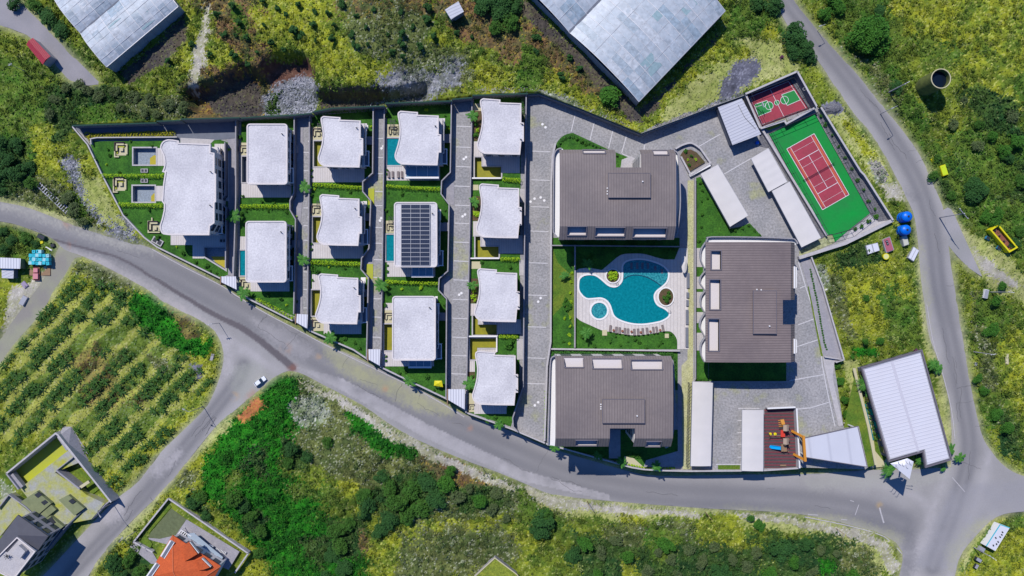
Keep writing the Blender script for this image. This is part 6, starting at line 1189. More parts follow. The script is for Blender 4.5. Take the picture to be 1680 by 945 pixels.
# torn pieces and rust on the big greenhouse
# ---------------------------------------------------------------- sheds and yards outside
def shed(label, px, zb, h, roofm, wallm, gable=.5, name='shed', windows_=False):
    w = [tuple(q) for q in PL(px, zb + h)]; a = w[0]; t = thing(name, label, 'shed', (*a, zb)); obj('wall', M().prism(scaled(w, .95), zb - .5, zb + h - .05), wallm, t)
    q = [Vector((*p, zb + h)) for p in w]; r0 = (q[0] + q[1]) / 2 + Vector((0, 0, gable)); r1 = (q[2] + q[3]) / 2 + Vector((0, 0, gable)); mb = M()
    mb.add([*q, r0, r1], [(1, 2, 5, 4), (3, 0, 4, 5), (0, 1, 4), (2, 3, 5), (0, 3, 2, 1)] if area(w) > 0 else [(2, 1, 4, 5), (0, 3, 5, 4), (1, 0, 4), (3, 2, 5), (0, 1, 2, 3)]); obj('roof', mb, roofm, t); return t
shed('small shed with a red metal roof beside the farm road', [(43, 73), (54, 62), (83, 92), (70, 106)], 2.2, 3.2, M_redm, M_steel)
shed('square grey-roofed hut on the brown slope above the villas', [(730, 16), (752, 2), (761, 19), (740, 32)], 4.2, 2.6, M_roofu, M_concd, .15, 'hut')
shed('white ribbed-roof shed at the left edge of the picture', [(-12, 422), (34, 424), (33, 441), (-12, 440)], -.3, 3.0, M_ribv, M_grnwall, .3)
shed('low patched grey lean-to in front of the white ribbed-roof shed', [(2, 431), (23, 433), (22, 457), (3, 456)], -.3, 2.2, M_roofu, M_concd, .05, 'lean_to')
t = thing('covered_stack', 'big stack of turquoise bundles under a roof beside the dirt track', 'stack', G(64, 424)); rr = random.Random(3)
for r in range(4):
    for c_ in range(6):
        if r == 0 and c_ in (0, 4, 5): continue
        p = P(50 + c_ * 5.6 + rr.uniform(-.6, .6), 413 + r * 6.2 + rr.uniform(-.5, .5), 1.5); obj('bundle', M().box((p.x, p.y, .4), (1.05, 1.15, 1.2 + rr.uniform(-.2, .3)), rr.uniform(-.15, .15)).box((p.x - .15, p.y + .2, 1.62), (.4, .5, .12)), M_teal if (r + c_) % 3 else mat('pale_turquoise_sheet', (.30, .55, .58), .5), t)
obj('platform', M().prism(PL(rect(48, 428, 82, 452), 0), -1, -.1), M_wood, t)
t = thing('trailer', 'rusty flat trailer loaded with faded red sacks below the turquoise stack', 'trailer', G(62, 448)); c = G(62, 448)
obj('bed', M().box((c.x, c.y, c.z + .6), (2.2, 5.0, .15)), M_rust, t); obj('load', M().box((c.x, c.y + .9, c.z + .75), (1.5, 1.4, .5)).box((c.x, c.y - 1.1, c.z + .75), (1.7, 1.9, .5)), mat('pink_sacks', (.55, .22, .24), .8), t)
for s in (-1.0, 1.0): obj('wheel', M().cyl((c.x + s * .95, c.y, c.z + .35), (c.x + s * 1.15, c.y, c.z + .35), .35, n=12), M_dark, t)
def clutter(name, label, cat, loc, dims, ang, material, h2=None, top=None):
    g = G(*loc); t = thing(name, label, cat, g); obj('body', M().box((g.x, g.y, g.z), dims, ang), material, t); obj('top', M().box((g.x, g.y, g.z + dims[2]), (dims[0] * .9, dims[1] * .9, h2 or .08), ang), top or material, t); return t
clutter('dark_bin', 'dark green skip at the roadside above the turquoise stack', 'skip', (71, 389), (2.6, 1.4, 1.2), R(-25), M_mesh, top=M_dark)
clutter('plastic_pipe', 'long white pipe section lying beside the turquoise stack', 'pipe', (81, 408), (2.6, .4, .35), R(-30), M_white)
clutter('black_sack', 'black sack heap beside the white pipe', 'sack', (88, 403), (1.3, 1.1, .7), R(20), M_dark)
clutter('lime_crate', 'lime green crate beside the dark skip', 'crate', (70, 398), (1.0, .9, .5), R(10), M_yellow)
clutter('scrap_heap', 'small heap of grey scrap beside the dirt track', 'scrap', (40, 493), (3.4, 1.8, .6), R(60), M_conc, top=M_steel)
clutter('scrap_heap', 'violet-tinged scrap pile below the trailer', 'scrap', (42, 467), (2.2, 1.6, .6), R(-50), mat('violet_scrap', (.30, .24, .34), .8))
t = thing('iron_gate', 'fallen slatted steel gate lying on the bank above the left road', 'gate', G(88, 322)); mb = M(); a, b = G(62, 302, .7), G(112, 347, .7); d = (b - a).normalized(); n_ = Vector((-d.y, d.x, 0))
for s in (-1.1, 1.1): mb.bar(a + n_ * s * .6, b + n_ * s, .16)
obj('frame', mb, M_steel, t); mb = M()
for i in range(15): p = a.lerp(b, (i + .5) / 15); mb.bar(p - n_ * (1.0), p + n_ * 1.0, .28, .08)
obj('slats', mb, M_steel, t)
clutter('concrete_bench', 'grey concrete bench with its shadow at the edge of the banana field', 'bench', (349, 586), (1.0, 2.4, .6), R(-15), M_conc)
# water tank
b0 = G(1518, 144); top = P(1543.5, 129, b0.z + 8.6); t = thing('water_tank', 'tall round mossy concrete water tank standing open on the right-hand hillside', 'water tank', (top.x, top.y, b0.z)); r = 3.2; zt = top.z
def ringm(r0, r1, za, zb_, n=40):
    mb = M(); P_ = lambda r, z: [(top.x + r * cos(2 * pi * i / n), top.y + r * sin(2 * pi * i / n), z) for i in range(n)]
    vs = P_(r0, za) + P_(r0, zb_) + P_(r1, zb_) + P_(r1, za); return mb.add(vs, [(k * n + i, k * n + (i + 1) % n, ((k + 1) % 4) * n + (i + 1) % n, ((k + 1) % 4) * n + i) for k in range(3) for i in range(n)])
obj('tank_wall', ringm(r, r - .3, b0.z - 1, zt), M_tank, t); obj('rim', ringm(r + .05, r - .2, zt - .05, zt + .15), M_beige, t); obj('water', M().cyl((top.x, top.y, zt - 1.9), (top.x, top.y, zt - 1.7), r - .3, n=32), mat('dark_water', (.005, .01, .02), .1), t)
# blue tanks
for (bx, by), (tx, ty), lab in (((1480, 358), (1490.5, 355), 'upper'), ((1478, 378), (1488.5, 377), 'lower')):
    z0 = -.2; tp = P(tx, ty, 4.2); r = 1.75; t = thing('storage_tank', 'shiny blue plastic storage tank beside the road, the %s of the two' % lab, 'storage tank', (tp.x, tp.y, z0), 'blue plastic tanks')
    mb = M(); n = 24; prof = [(r, z0), (r * 1.02, 1), (r * .97, 1.1), (r * 1.02, 1.2), (r * 1.02, 2.4), (r * .97, 2.5), (r * 1.02, 2.6), (r, 3.5), (r * .75, 4.0), (.35, 4.25)]; vs = [(tp.x + q * cos(2 * pi * i / n), tp.y + q * sin(2 * pi * i / n), z) for q, z in prof for i in range(n)]
    obj('tank_body', mb.add(vs, [(k * n + i, k * n + (i + 1) % n, (k + 1) * n + (i + 1) % n, (k + 1) * n + i) for k in range(len(prof) - 1) for i in range(n)]), M_blue, t, smooth=True); obj('lid', M().cyl((tp.x, tp.y, 4.2), (tp.x, tp.y, 4.4), .36, n=12), M_dark, t)
def cabinet(label, px, zb, h, m1, m2, parts=1, name='metal_cabinet', cat='cabinet'):
    w = PL(px, zb + h); t = thing(name, label, cat, (*w[0], zb)); obj('body', M().prism(w, zb - .4, zb + h), m1, t); a, b, c, d = [Vector(q) for q in w]
    for k in range(parts): q = [a.lerp(b, (k + .06) / parts), a.lerp(b, (k + .94) / parts), d.lerp(c, (k + .94) / parts), d.lerp(c, (k + .06) / parts)]; obj('lid', M().prism(scaled([tuple(v) for v in q], .93), zb + h, zb + h + .1), m2, t)
    return t
cabinet('pair of white-lidded metal boxes on the overgrown triangle, left of the faded red box', [(1420, 403), (1440, 398), (1443.5, 411), (1424, 417.5)], -.3, 1.6, M_steel, mat('white_lid', (.60, .60, .64), .5), 2)
cabinet('faded red flat box with tyres on top on the overgrown triangle', [(1447.5, 393), (1460, 388), (1467, 410), (1454, 415)], -.3, 1.2, M_steel, M_pink, 1, 'metal_box', 'metal box')
cabinet('small double-lidded grey cabinet directly below the blue tanks', [(1479.5, 388), (1488, 386), (1491.5, 401), (1483, 404)], -.3, 1.8, M_steel, mat('cream_lid', (.50, .49, .40), .5), 1)
cabinet('white rectangular cabinet lying at an angle at the roadside below the blue tanks', [(1499, 404.5), (1508, 411), (1499, 429), (1489.5, 423)], -.4, 1.3, M_steel, MATS['white_lid'], 2)
for x, y in ((1455, 396), (1456.5, 400)): c = P(x, y, 1.2); t = thing('tyre', 'black tyre lying on the faded red box', 'tyre', (c.x, c.y, 1.05), 'tyres on the red box'); obj('tread', M().cyl((c.x, c.y, 1.02), (c.x, c.y, 1.27), .42, n=16), M_dark, t); obj('hub', M().cyl((c.x, c.y, 1.27), (c.x, c.y, 1.29), .2, n=12), M_steel, t)
c = G(1451, 421); t = thing('yellow_tub', 'pale yellow round tub on the overgrown triangle', 'tub', c); obj('tub_body', M().cyl(c, c + Vector((0, 0, 1.1)), .95, 1.1, 16), M_yellow, t); obj('tub_lid', M().cyl(c + Vector((0, 0, 1.1)), c + Vector((0, 0, 1.15)), .85, n=16), mat('pale_yellow', (.6, .58, .25), .6), t)
# yellow open wagon
w = PL([(1636.5, 368.5), (1624, 377.5), (1655, 413.5), (1668, 406)], 3.9); t = thing('open_wagon', 'yellow open-topped steel wagon with a rusty interior on the right-hand slope', 'wagon', (*w[0], 1.4)); wc = ccw(w)
obj('side_wall', M().wall(wc, .35, 1.9, 4.2, True), M_yellow, t); obj('floor', M().prism(scaled(wc, d=.2), 1.8, 3.1), M_rust, t); obj('top_rail', M().wall(scaled(wc, d=.1), .5, 4.2, 4.3, True), M_yellow, t)
mb = M(); a, b = Vector(w[0]).lerp(Vector(w[1]), .5), Vector(w[2]).lerp(Vector(w[3]), .5)
for k in (.15, .38, .62, .85): p = a.lerp(b, k); mb.cyl((p.x, p.y, 3.1), (p.x, p.y, 3.5), .35, .25, 10)
obj('hatches', mb, M_dark, t)
for k in (.15, .85):
    for s in (w[0], w[1]): p = a.lerp(b, k) + (Vector(s) - a) * .9; obj('wheel', M().cyl((p.x - .15, p.y, 1.9), (p.x + .15, p.y, 1.9), .5, n=14), M_dark, t)
for x, y, lab in ((1619, 391, 'upper'), (1637, 407, 'lower')): clutter('blue_machine', 'rusty blue machine part lying beside the yellow wagon, the %s one' % lab, 'machine part', (x, y), (1.5, 1.0, .8), R(-30), mat('worn_blue', (.03, .20, .36), .6), top=M_dark)
clutter('yellow_machine', 'bright yellow metal frame lying on the hillside beside the road', 'metal frame', (1546, 280), (1.9, 3.6, 1.0), R(18), M_yellow, top=mat('lime_paint', (.5, .62, .02), .5)); clutter('yellow_machine', 'crumpled yellow tarpaulin just above the yellow metal frame', 'tarpaulin', (1532, 262), (2.4, 1.4, .5), R(30), M_yellow)
# site trailer bottom right
w = PL([(1641, 860.5), (1656.5, 866), (1633, 904), (1618, 896)], .2); t = thing('site_container', 'long white container with small roof fittings in the bottom right corner', 'container', (*w[0], -2.6)); obj('container_body', M().prism(w, -2.8, .2), M_white, t); obj('container_roof', M().prism(scaled(ccw(w), d=.15), .2, .26), mat('container_top', (.58, .58, .62), .5), t); mb = M(); rr = random.Random(5)
for k in range(7): a = Vector(w[0]).lerp(Vector(w[3]), .25 + .1 * k) .lerp(Vector(w[1]).lerp(Vector(w[2]), .25 + .1 * k), rr.uniform(.3, .75)); mb.box((a.x, a.y, .26), (.35, .5, .25), rr.random())
obj('roof_fittings', mb, M_dark, t); obj('turquoise_edge', M().bar((*w[0], .22), (*w[3], .22), .25, .15).bar((*w[0], .24), (*w[1], .24), .25, .12), M_teal, t)
clutter('metal_box', 'small grey electric box beside the pole near the white container', 'metal box', (1608, 899), (1.8, 1.3, 1.2), R(-30), M_steel); clutter('metal_box', 'dark equipment box below the grey electric box', 'metal box', (1603, 917), (2.0, 1.2, 1.0), R(-30), M_dark, top=M_steel); clutter('metal_box', 'third dark equipment box near the bottom edge', 'metal box', (1600, 928), (1.6, 1.0, .8), R(60), M_dark, top=M_conc)
clutter('mattress', 'pale upright board standing in the weeds on the right slope', 'board', (1651, 589), (1.0, 3.6, .4), 0, M_beige); clutter('mattress', 'small grey box lying below the right-hand pole', 'box', (1599, 597), (1.2, 1.3, .7), .2, M_steel)
clutter('air_conditioner', 'white machine with a red lid at the foot of the right-hand pole', 'machine', (1615, 482), (1.4, 3.0, 1.0), R(-12), M_white, top=M_steel)
# parked car
def car(loc, rot, label):
    t = thing('parked_car', label, 'car', (0, 0, 0)); mb = M(); sec = []; prof = [(-2.2, .55, .70, .70), (-2.1, .35, .85, .80), (-1.4, .25, .92, .86), (.9, .25, .92, .86), (1.7, .28, .80, .84), (2.15, .35, .68, .76), (2.25, .5, .6, .66)]
    for x, zb, zt, w_ in prof: sec += [(x, -w_ * .95, zb), (x, -w_, (zb + zt) / 2), (x, -w_ * .93, zt), (x, w_ * .93, zt), (x, w_, (zb + zt) / 2), (x, w_ * .95, zb)]
    n = len(prof); fs = [(i * 6 + j, (i + 1) * 6 + j, (i + 1) * 6 + (j + 1) % 6, i * 6 + (j + 1) % 6)[::-1] for i in range(n - 1) for j in range(6)] + [tuple(range(6)), tuple(range(6 * n - 1, 6 * n - 7, -1))]
    wp = mat('white_car_paint', (.75, .76, .78), .25, spec=.6); obj('body', mb.add(sec, fs), wp, t)
    def cab(x0, x1, x2, x3, z0, z1, w0, w1): return [(x0, -w0, z0), (x3, -w0, z0), (x3, w0, z0), (x0, w0, z0), (x1, -w1, z1), (x2, -w1, z1), (x2, w1, z1), (x1, w1, z1)]
    bx = [(0, 1, 5, 4), (1, 2, 6, 5), (2, 3, 7, 6), (3, 0, 4, 7), (4, 5, 6, 7)]
    obj('windows', M().add(cab(-1.95, -1.5, .35, 1.15, .86, 1.42, .80, .62), bx), M_glass, t); obj('roof', M().add(cab(-1.5, -1.42, .2, .3, 1.40, 1.47, .66, .62), bx), wp, t)
    for x in (-1.35, 1.4):
        for s in (-1, 1): w_ = obj('wheel', M().cyl((x, s * .70, .33), (x, s * .90, .33), .33, n=18), M_dark, t); c_ = obj('rim', M().cyl((x, s * .89, .33), (x, s * .915, .33), .2, n=12), M_steel); c_.parent = w_
    for s in (-.6, .6): obj('headlight', M().box((2.16, s, .56), (.12, .32, .14)), M_white, t); obj('tail_light', M().box((-2.18, s, .62), (.08, .3, .14)), mat('red_lamp', (.4, .02, .02), .3), t)
    t.location = loc; t.rotation_euler = (0, 0, rot); return t
g = G(427.5, 625.5, .08); car(g, R(36), 'white hatchback car parked at the road junction beside the orange soil')
t = thing('log_pile', 'small pile of long pale timbers near the road junction', 'timber', G(484, 629)); mb_ = None
for k in range(5): a, b = G(478 + k * 1.6, 634 + k * .9, .35), G(490 + k * 1.3, 622 + k * 1.5, .35); obj('timber', M().bar(a, b, .22), M_beige, t)
# poles
def pole(bx, by, h, label, arm=1.6, arma=0., lamp=None, r=.17, material=None):
    g = G(bx, by); t = thing('utility_pole', label, 'pole', g); obj('pole', M().cyl(g, g + Vector((0, 0, h)), r, r * .6, 8), material or M_conc, t)
    if arm: d = Vector((cos(arma), sin(arma), 0)) * arm; tp = g + Vector((0, 0, h - .4)); obj('cross_arm', M().bar(tp - d, tp + d, .16), M_steel, t); obj('insulators', M().cyl(tp - d * .9, tp - d * .9 + Vector((0, 0, .4)), .1, n=6).cyl(tp + d * .9, tp + d * .9 + Vector((0, 0, .4)), .1, n=6).cyl(tp, tp + Vector((0, 0, .6)), .12, n=6), M_white, t)
    if lamp: d = Vector((cos(lamp), sin(lamp), 0)); tp = g + Vector((0, 0, h)); obj('lamp_arm', M().bar(tp, tp + d * 1.8 + Vector((0, 0, .4)), .1), M_steel, t); obj('lamp_head', M().box((tp.x + d.x * 2, tp.y + d.y * 2, tp.z + .35), (.9, .35, .15), lamp), M_steel, t)
    return t
pole(1457, 152, 11.5, 'tall pale utility pole on the hillside left of the round water tank', .9, R(30), r=.24); pole(1444, 187, 10.5, 'street lamp pole on the verge of the upper right road', 0, 0, R(205), .14); pole(1541, 357, 13, 'lattice-armed power pole at the fork with the dirt spur', 2.2, R(-50), r=.2)
pole(1597, 577, 10, 'utility pole leaning over the right slope above the small grey box', .8, R(10)); pole(1625, 479, 10, 'utility pole beside the white machine with the red lid', .9, R(-10)); pole(334, 667, 10.5, 'street lamp pole at the corner of the banana field', 0, 0, R(150), .13); pole(963, 821, 8.5, 'thin timber pole on the verge below the road, left one', 0, 0, None, .11, M_wood)
pole(1157, 840, 9.5, 'thin timber pole on the verge below the road, right one', 0, 0, None, .11, M_wood); pole(1372, 867, 9, 'thin pole in the scrub just before the junction', 0, 0, None, .1, M_wood); pole(1598, 898, 9.5, 'double utility pole near the white container', 1.4, R(-35)); pole(791, 766, 6.5, 'short timber pole on the eroded bank below the road', 0, 0, None, .1, M_wood)
pole(222, 872, 10, 'street lamp pole outside the walled yard of the orange-roofed house', 0, 0, R(50), .12); pole(185, 825, 9, 'dark street lamp pole at the corner of the unfinished concrete building', 0, 0, R(-50), .12); pole(360, 530, 8, 'street lamp pole on the verge above the banana field junction', .8, R(10), None, .1); pole(1341, 51, 6, 'small lamp post beside the upper right road', 0, 0, R(200), .08); pole(44, 118, 8, 'thin pole on the slope below the red-roofed shed', .6, .6, None, .1)
# ---------------------------------------------------------------- unfinished concrete building (lower left)
zb = -3.2; t = thing('unfinished_building', 'unfinished roofless concrete building with mossy yellow terraces beside the side road', 'building', P(100, 780, zb))
FL = lambda p, z, nm='terrace_floor', m=M_lichen: obj(nm, M().prism(PL(p, z), zb - .5, z), m, t)
FL([(14, 777), (92, 716), (114, 738), (32, 802)], -2.2, m=M_lich2); FL([(33, 801), (112, 739), (132, 758), (90, 775), (128, 800), (142, 812), (172, 826), (150, 852), (103, 861), (60, 835)], -.2)
FL([(0, 820), (14, 812), (40, 832), (86, 878), (60, 905), (28, 846), (0, 880), (-30, 860)], .6, m=M_lichen)
WL = lambda p, z0, z1, th=.3, m=M_conc, nm='parapet': obj(nm, M().wall(PL(p, z1), th, z0, z1), m, t)
WL([(10, 777), (91, 711), (95, 714), (182, 824)], -3.5, 1.9, .55, M_concl); WL([(10, 777), (30, 803)], -3.5, 1.9, .45); WL([(96, 716), (111, 738)], -.6, 1.3, 1.2); WL([(18, 779), (35, 800)], -.6, 1.0, 1.6)
WL([(92, 772), (130, 802)], -3, .9, .5); WL([(92, 772), (120, 750)], -3, .6, .3); WL([(-4, 835), (14, 812), (42, 832), (88, 876)], 0, 1.6, .3)
WL([(128, 802), (146, 790)], -.4, .2, 1.0, M_beige, 'gangway')
for p, z in (([(30, 826), (60, 806), (84, 826), (58, 848)], 1.2), ([(96, 820), (112, 812), (138, 834), (122, 846)], 1.0), ([(58, 846), (84, 828), (92, 836), (68, 856)], .8), ([(62, 860), (82, 846), (104, 864), (88, 876)], 1.1)): obj('room_block', M().prism(PL(p, z), -.5, z), M_grnwall, t)
for p in ([(56, 812), (63, 807), (69, 812), (62, 817)], [(67, 824), (74, 820), (79, 824), (72, 829)], [(112, 822), (118, 818), (124, 823), (118, 827)], [(77, 853), (84, 848), (91, 857), (84, 861)]): obj('opening', M().prism(PL(p, 1.3), 1.0, 1.3), M_dark, t)
FL([(118, 777), (130, 768), (150, 786), (138, 796)], -2.6, 'planted_court', M_lawny); FL([(140, 796), (152, 787), (163, 802), (150, 812)], -2.5, 'planted_court', M_lawny)
WL([(150, 852), (172, 828), (185, 818)], -3.4, -.4, .4); WL([(74, 905), (104, 868), (138, 835)], -3.4, .4, .4, M_concd)
t = thing('concrete_steps', 'dark sloping concrete embankment along the right side of the unfinished building', 'embankment', P(150, 760, zb)); mb = M(); q = [G(94, 714, 3), G(104, 700, .2), G(117, 700, .2), G(150, 752, .2), G(172, 800, .2), G(186, 824, .2), P(181, 822, 1.2), P(112, 737, 1.5)]; q[0] = P(95, 716, 1.5); mb.add([(v.x, v.y, v.z) for v in q], [(7, 6, 5, 4), (7, 4, 3, 2), (7, 2, 1, 0)]); mb.f = [f[::-1] for f in mb.f]; obj('slope_slab', mb, M_conc, t); obj('slope_edge', M().bar(q[0], q[7], .3).bar(q[7], q[6], .3), M_concl, t)
# tall charcoal-roofed house
z = 9.0; R4 = [(29, 845), (79, 880), (28, 950), (-30, 925)]; w = PL(R4, z); t = thing('town_house', 'tall building with a charcoal hipped roof in the lower left corner', 'building', (*w[0], zb)); wi = scaled(ccw(w), d=.8); obj('wall', M().prism(wi, zb - .5, z - .4), M_conc, t); windows(t, wi, zb + .3, 3, hs=3.6, sides=[(1, .3), (.7, -.7), (.7, .7)])
q = [Vector((*p, z)) for p in w]; rr0 = P(30, 878, 10.6); r1 = P(10, 900, 10.6); mb = M(); mb.add([*q, rr0, r1], [(1, 0, 4), (0, 3, 5, 4), (3, 2, 5), (2, 1, 4, 5)]); mb.add([(*p.xy, z - .5) for p in q] + [(*p.xy, z) for p in q], [(i, (i + 1) % 4, 4 + (i + 1) % 4, 4 + i)[::-1] for i in range(4)]); obj('roof', mb, M_char, t)
TT = [(28, 882), (57, 905), (22, 950), (-20, 930)]; obj('roof_terrace', M().prism(PL(TT, 10.4), 9, 10.4), M_concl, t); obj('terrace_rail', M().wall(PL(TT, 10.8), .35, 10.3, 10.9, True), M_stucco, t); obj('roof_hatch', M().prism(PL([(30, 895), (41, 905), (32, 917), (19, 908)], 12), 10.4, 11.9), M_concl, t)
t2 = thing('aerial', 'dark spiky aerial standing on the pale terrace of the charcoal-roofed building', 'aerial', P(10, 913, 10.4)); c = P(11, 913, 11.4); mb = M()
for k in range(7): a = k * 2 * pi / 7; mb.bar((c.x, c.y, 11.3), (c.x + .9 * cos(a), c.y + .9 * sin(a), 11.5 + .2 * (k % 2)), .14)
obj('elements', mb, M_dark, t2); obj('mast', M().cyl((c.x, c.y, 10.4), (c.x, c.y, 11.5), .08), M_dark, t2)
# orange-roofed house and its yard
zb = -3.2; z = 4.6; R5 = [(283, 878), (362, 929), (330, 985), (240, 948)]; w = PL(R5, z); t = thing('house', 'house with a bright orange tiled hip roof and two dormers, cut by the bottom edge', 'house', (*w[0], zb)); wi = scaled(ccw(w), d=.6); obj('wall', M().prism(wi, zb - .5, z - .3), M_stucco, t); windows(t, wi, zb + .3, 2, hs=3.5, sides=[(.7, .7), (-.7, .7)])
q = [Vector((*p, z)) for p in w]; ap = P(284, 938, 8.2); ap2 = P(300, 970, 8.2); mb = M(); mb.add([*q, ap, ap2], [(1, 0, 4, 5), (0, 3, 4), (3, 2, 5, 4), (2, 1, 5)]); mb.add([(*p.xy, z - .35) for p in q] + [(*p.xy, z) for p in q], [(i, (i + 1) % 4, 4 + (i + 1) % 4, 4 + i)[::-1] for i in range(4)]); rf = obj('roof', mb, M_tile, t)
mb = M()
for a in q[:2]: mb.bar(a + Vector((0, 0, .05)), (ap if a == q[0] else ap2) + Vector((0, 0, .05)), .25, .14)
mb.bar(ap + Vector((0, 0, .05)), ap2 + Vector((0, 0, .05)), .3, .14); obj('ridge_tiles', mb, mat('ridge_tile', (.45, .12, .05), .8), t)
for (a, b, c_, d) in (((298, 897), (310, 890), (324, 909), (303, 921)), ((320, 921), (330, 917), (344, 931), (326, 936))):
    ww = [P(*p, 6.6) for p in (a, b, c_, d)]; m0 = (ww[0] + ww[1]) / 2 + Vector((0, 0, .6)); m1 = (ww[2] + ww[3]) / 2 + Vector((0, 0, .6)); mb = M(); mb.add([(v.x, v.y, 4.6) for v in ww] + [*ww], [(i, (i + 1) % 4, 4 + (i + 1) % 4, 4 + i)[::-1] for i in range(4)]); mb.add([*ww, m0, m1], [(1, 0, 4), (1, 4, 5, 2)[::-1], (0, 3, 5, 4)[::-1], (3, 2, 5)]); o = obj('dormer', mb, M_tile, t)
    k = obj('dormer_window', M().bar(ww[1].lerp(ww[0], -.06) + Vector((0, 0, -.7)), ww[2].lerp(ww[3], -.06) + Vector((0, 0, -.7)), .2, .9), M_white); k.parent = o; k.data.transform(Matrix.Translation(-Vector(t['_o'])))
for a, b in (((283, 888), (267, 914)), ((259, 925), (243, 948))): p, s = P(*a, 5.6), P(*b, 5.6); o = obj('balcony_recess', M().bar(p, s, 1.7, .5), M_white, t); k = obj('recess_floor', M().bar(p + Vector((.1, 0, .3)), s + Vector((.1, 0, .3)), .9, .1), M_concd); k.parent = o; k.data.transform(Matrix.Translation(-Vector(t['_o'])))
sheet('yard_paving', [(283, 853), (306, 852), (393, 905), (375, 935), (300, 900), (262, 890), (240, 884)], -3.1, M_conc); sheet('yard_lawn', [(281, 834), (306, 852), (288, 878), (262, 884), (240, 882)], -3.06, mat('dull_lawn', (.13, .15, .07), .9, var=(.10, .12, .06), vscale=.5, fine=(1, .2)))
sheet('yard_patio', [(213, 897), (221, 886), (250, 906), (262, 925), (248, 925)], -2.96, M_conc); sheet('yard_bed', [(276, 822), (281, 832), (240, 880), (250, 892), (245, 902), (224, 888)], -2.9, M_lawny)
def yw(pts, label, m=M_concl): w = PL(pts, -1.6); t = thing('yard_wall', label, 'wall', (*w[0], -3.2)); obj('wall_body', M().wall(w, .35, -3.6, -1.7), m, t); obj('coping', M().wall(w, .5, -1.7, -1.6), M_concl, t)
yw([(219, 889), (276, 818)], 'yard wall of the orange-roofed house along the road side', M_concd); yw([(276, 818), (407, 908)], 'long white yard wall of the orange-roofed house facing the thicket'); yw([(407, 908), (385, 940)], 'end yard wall of the orange-roofed house'); yw([(219, 889), (250, 906)], 'short yard wall beside the patio of the orange-roofed house')
sheet('porch_roof', [(306, 876), (318, 874), (366, 914), (358, 928), (312, 890)], -.4, mat('blue_grey_roof', (.30, .36, .42), .6)); 
t = thing('garden_bench', 'white slatted garden bench on the paved yard of the orange-roofed house', 'bench', P(362, 902, -3)); mb = M()
for k in range(8): mb.bar(P(355 + k * 2.2, 899 + k * .9, -2.4), P(353 + k * 2.2, 903 + k * .9, -2.4), .2, .1)
obj('seat_slats', mb, M_white, t); obj('leg', M().bar(P(355, 901, -3), P(355, 901, -2.4), .2), M_white, t); obj('leg', M().bar(P(370, 907, -3), P(370, 907, -2.4), .2), M_white, t)
t = thing('garden_chairs', 'white garden seat with dark frames beside the slatted bench', 'seat', P(346, 897, -3)); c = P(346, 897, -2.4); obj('seat', M().box((c.x, c.y, -2.5), (1.6, 1.2, .15), R(-30)), M_white, t); obj('backrest', M().box((c.x + .3, c.y + .5, -2.4), (1.6, .15, .7), R(-30)), M_white, t)
t = thing('pergola', 'small white pergola frame at the corner of the orange roof', 'pergola', P(305, 875, -.5)); mb = M()
for k in range(4): mb.bar(P(297 + k * 3, 870 + k * 2, -.2), P(291 + k * 3, 878 + k * 2, -.2), .25, .15)
mb.bar(P(297, 869, -.3), P(314, 880, -.3), .2); mb.bar(P(290, 878, -.3), P(303, 886, -.3), .2); obj('slats', mb, M_white, t)
for a in ((297, 870), (314, 880), (291, 878)): p = P(*a, -.3); obj('post', M().box((p.x, p.y, -3.2), (.18, .18, 2.9)), M_white, t)
w = PL([(812, 915), (848, 942), (880, 990), (800, 990), (776, 948)], -3.4); t = thing('flat_roof_house', 'mossy yellow flat-roofed building cut by the bottom edge of the picture', 'building', (*w[0], -7)); obj('wall', M().prism(scaled(ccw(w), .97), -7.5, -3.6), M_conc, t); obj('roof', M().prism(ccw(w), -3.7, -3.4), mat('overgrown_roof', (.26, .28, .03), .95, var=(.12, .17, .02), vscale=.6, fine=(2, .35), bump=.8, bscale=3), t); obj('parapet', M().wall(ccw(w), .3, -3.5, -3.1, True), M_beige, t)
# rock piles
def rocks(name, label, px, n, smin, smax, material, seed, dz=0):
    rr = random.Random(seed); mb = M(); w = [((a - 840) * K, (472.5 - b) * K) for a, b in px]; xs = [q[0] for q in w]; ys = [q[1] for q in w]; k = 0
    while k < n:
        x, y = rr.uniform(min(xs), max(xs)), rr.uniform(min(ys), max(ys))
        if not pip(np.array([x]), np.array([y]), w)[0]: continue
        k += 1; s = rr.uniform(smin, smax); z = float(hterr(x, y)) + dz; vs = [(x + s * rr.uniform(.5, 1) * a, y + s * rr.uniform(.5, 1) * b, z + s * rr.uniform(.4, .9) * c) for a, b, c in ((1, 0, .2), (0, 1, .2), (-1, 0, .2), (0, -1, .2), (.2, .1, 1), (0, 0, -1))]
        mb.add(vs, [(0, 1, 4), (1, 2, 4), (2, 3, 4), (3, 0, 4), (1, 0, 5), (2, 1, 5), (3, 2, 5), (0, 3, 5)])
    o = obj(name, mb, material); tag(o, label, 'rubble', kind='stuff'); return o
rocks('rubble', 'pale rubble stones tipped between the tennis court wall and the road', [(1424, 264), (1440, 266), (1455, 285), (1450, 300), (1432, 285)], 160, .25, .6, M_rock, 1); rocks('rubble', 'grey rubble filling the gully behind the boundary walls', [(425, 148), (505, 118), (515, 150), (510, 184), (425, 188)], 700, .15, .5, mat('grey_rock', (.30, .31, .35), .9), 2)
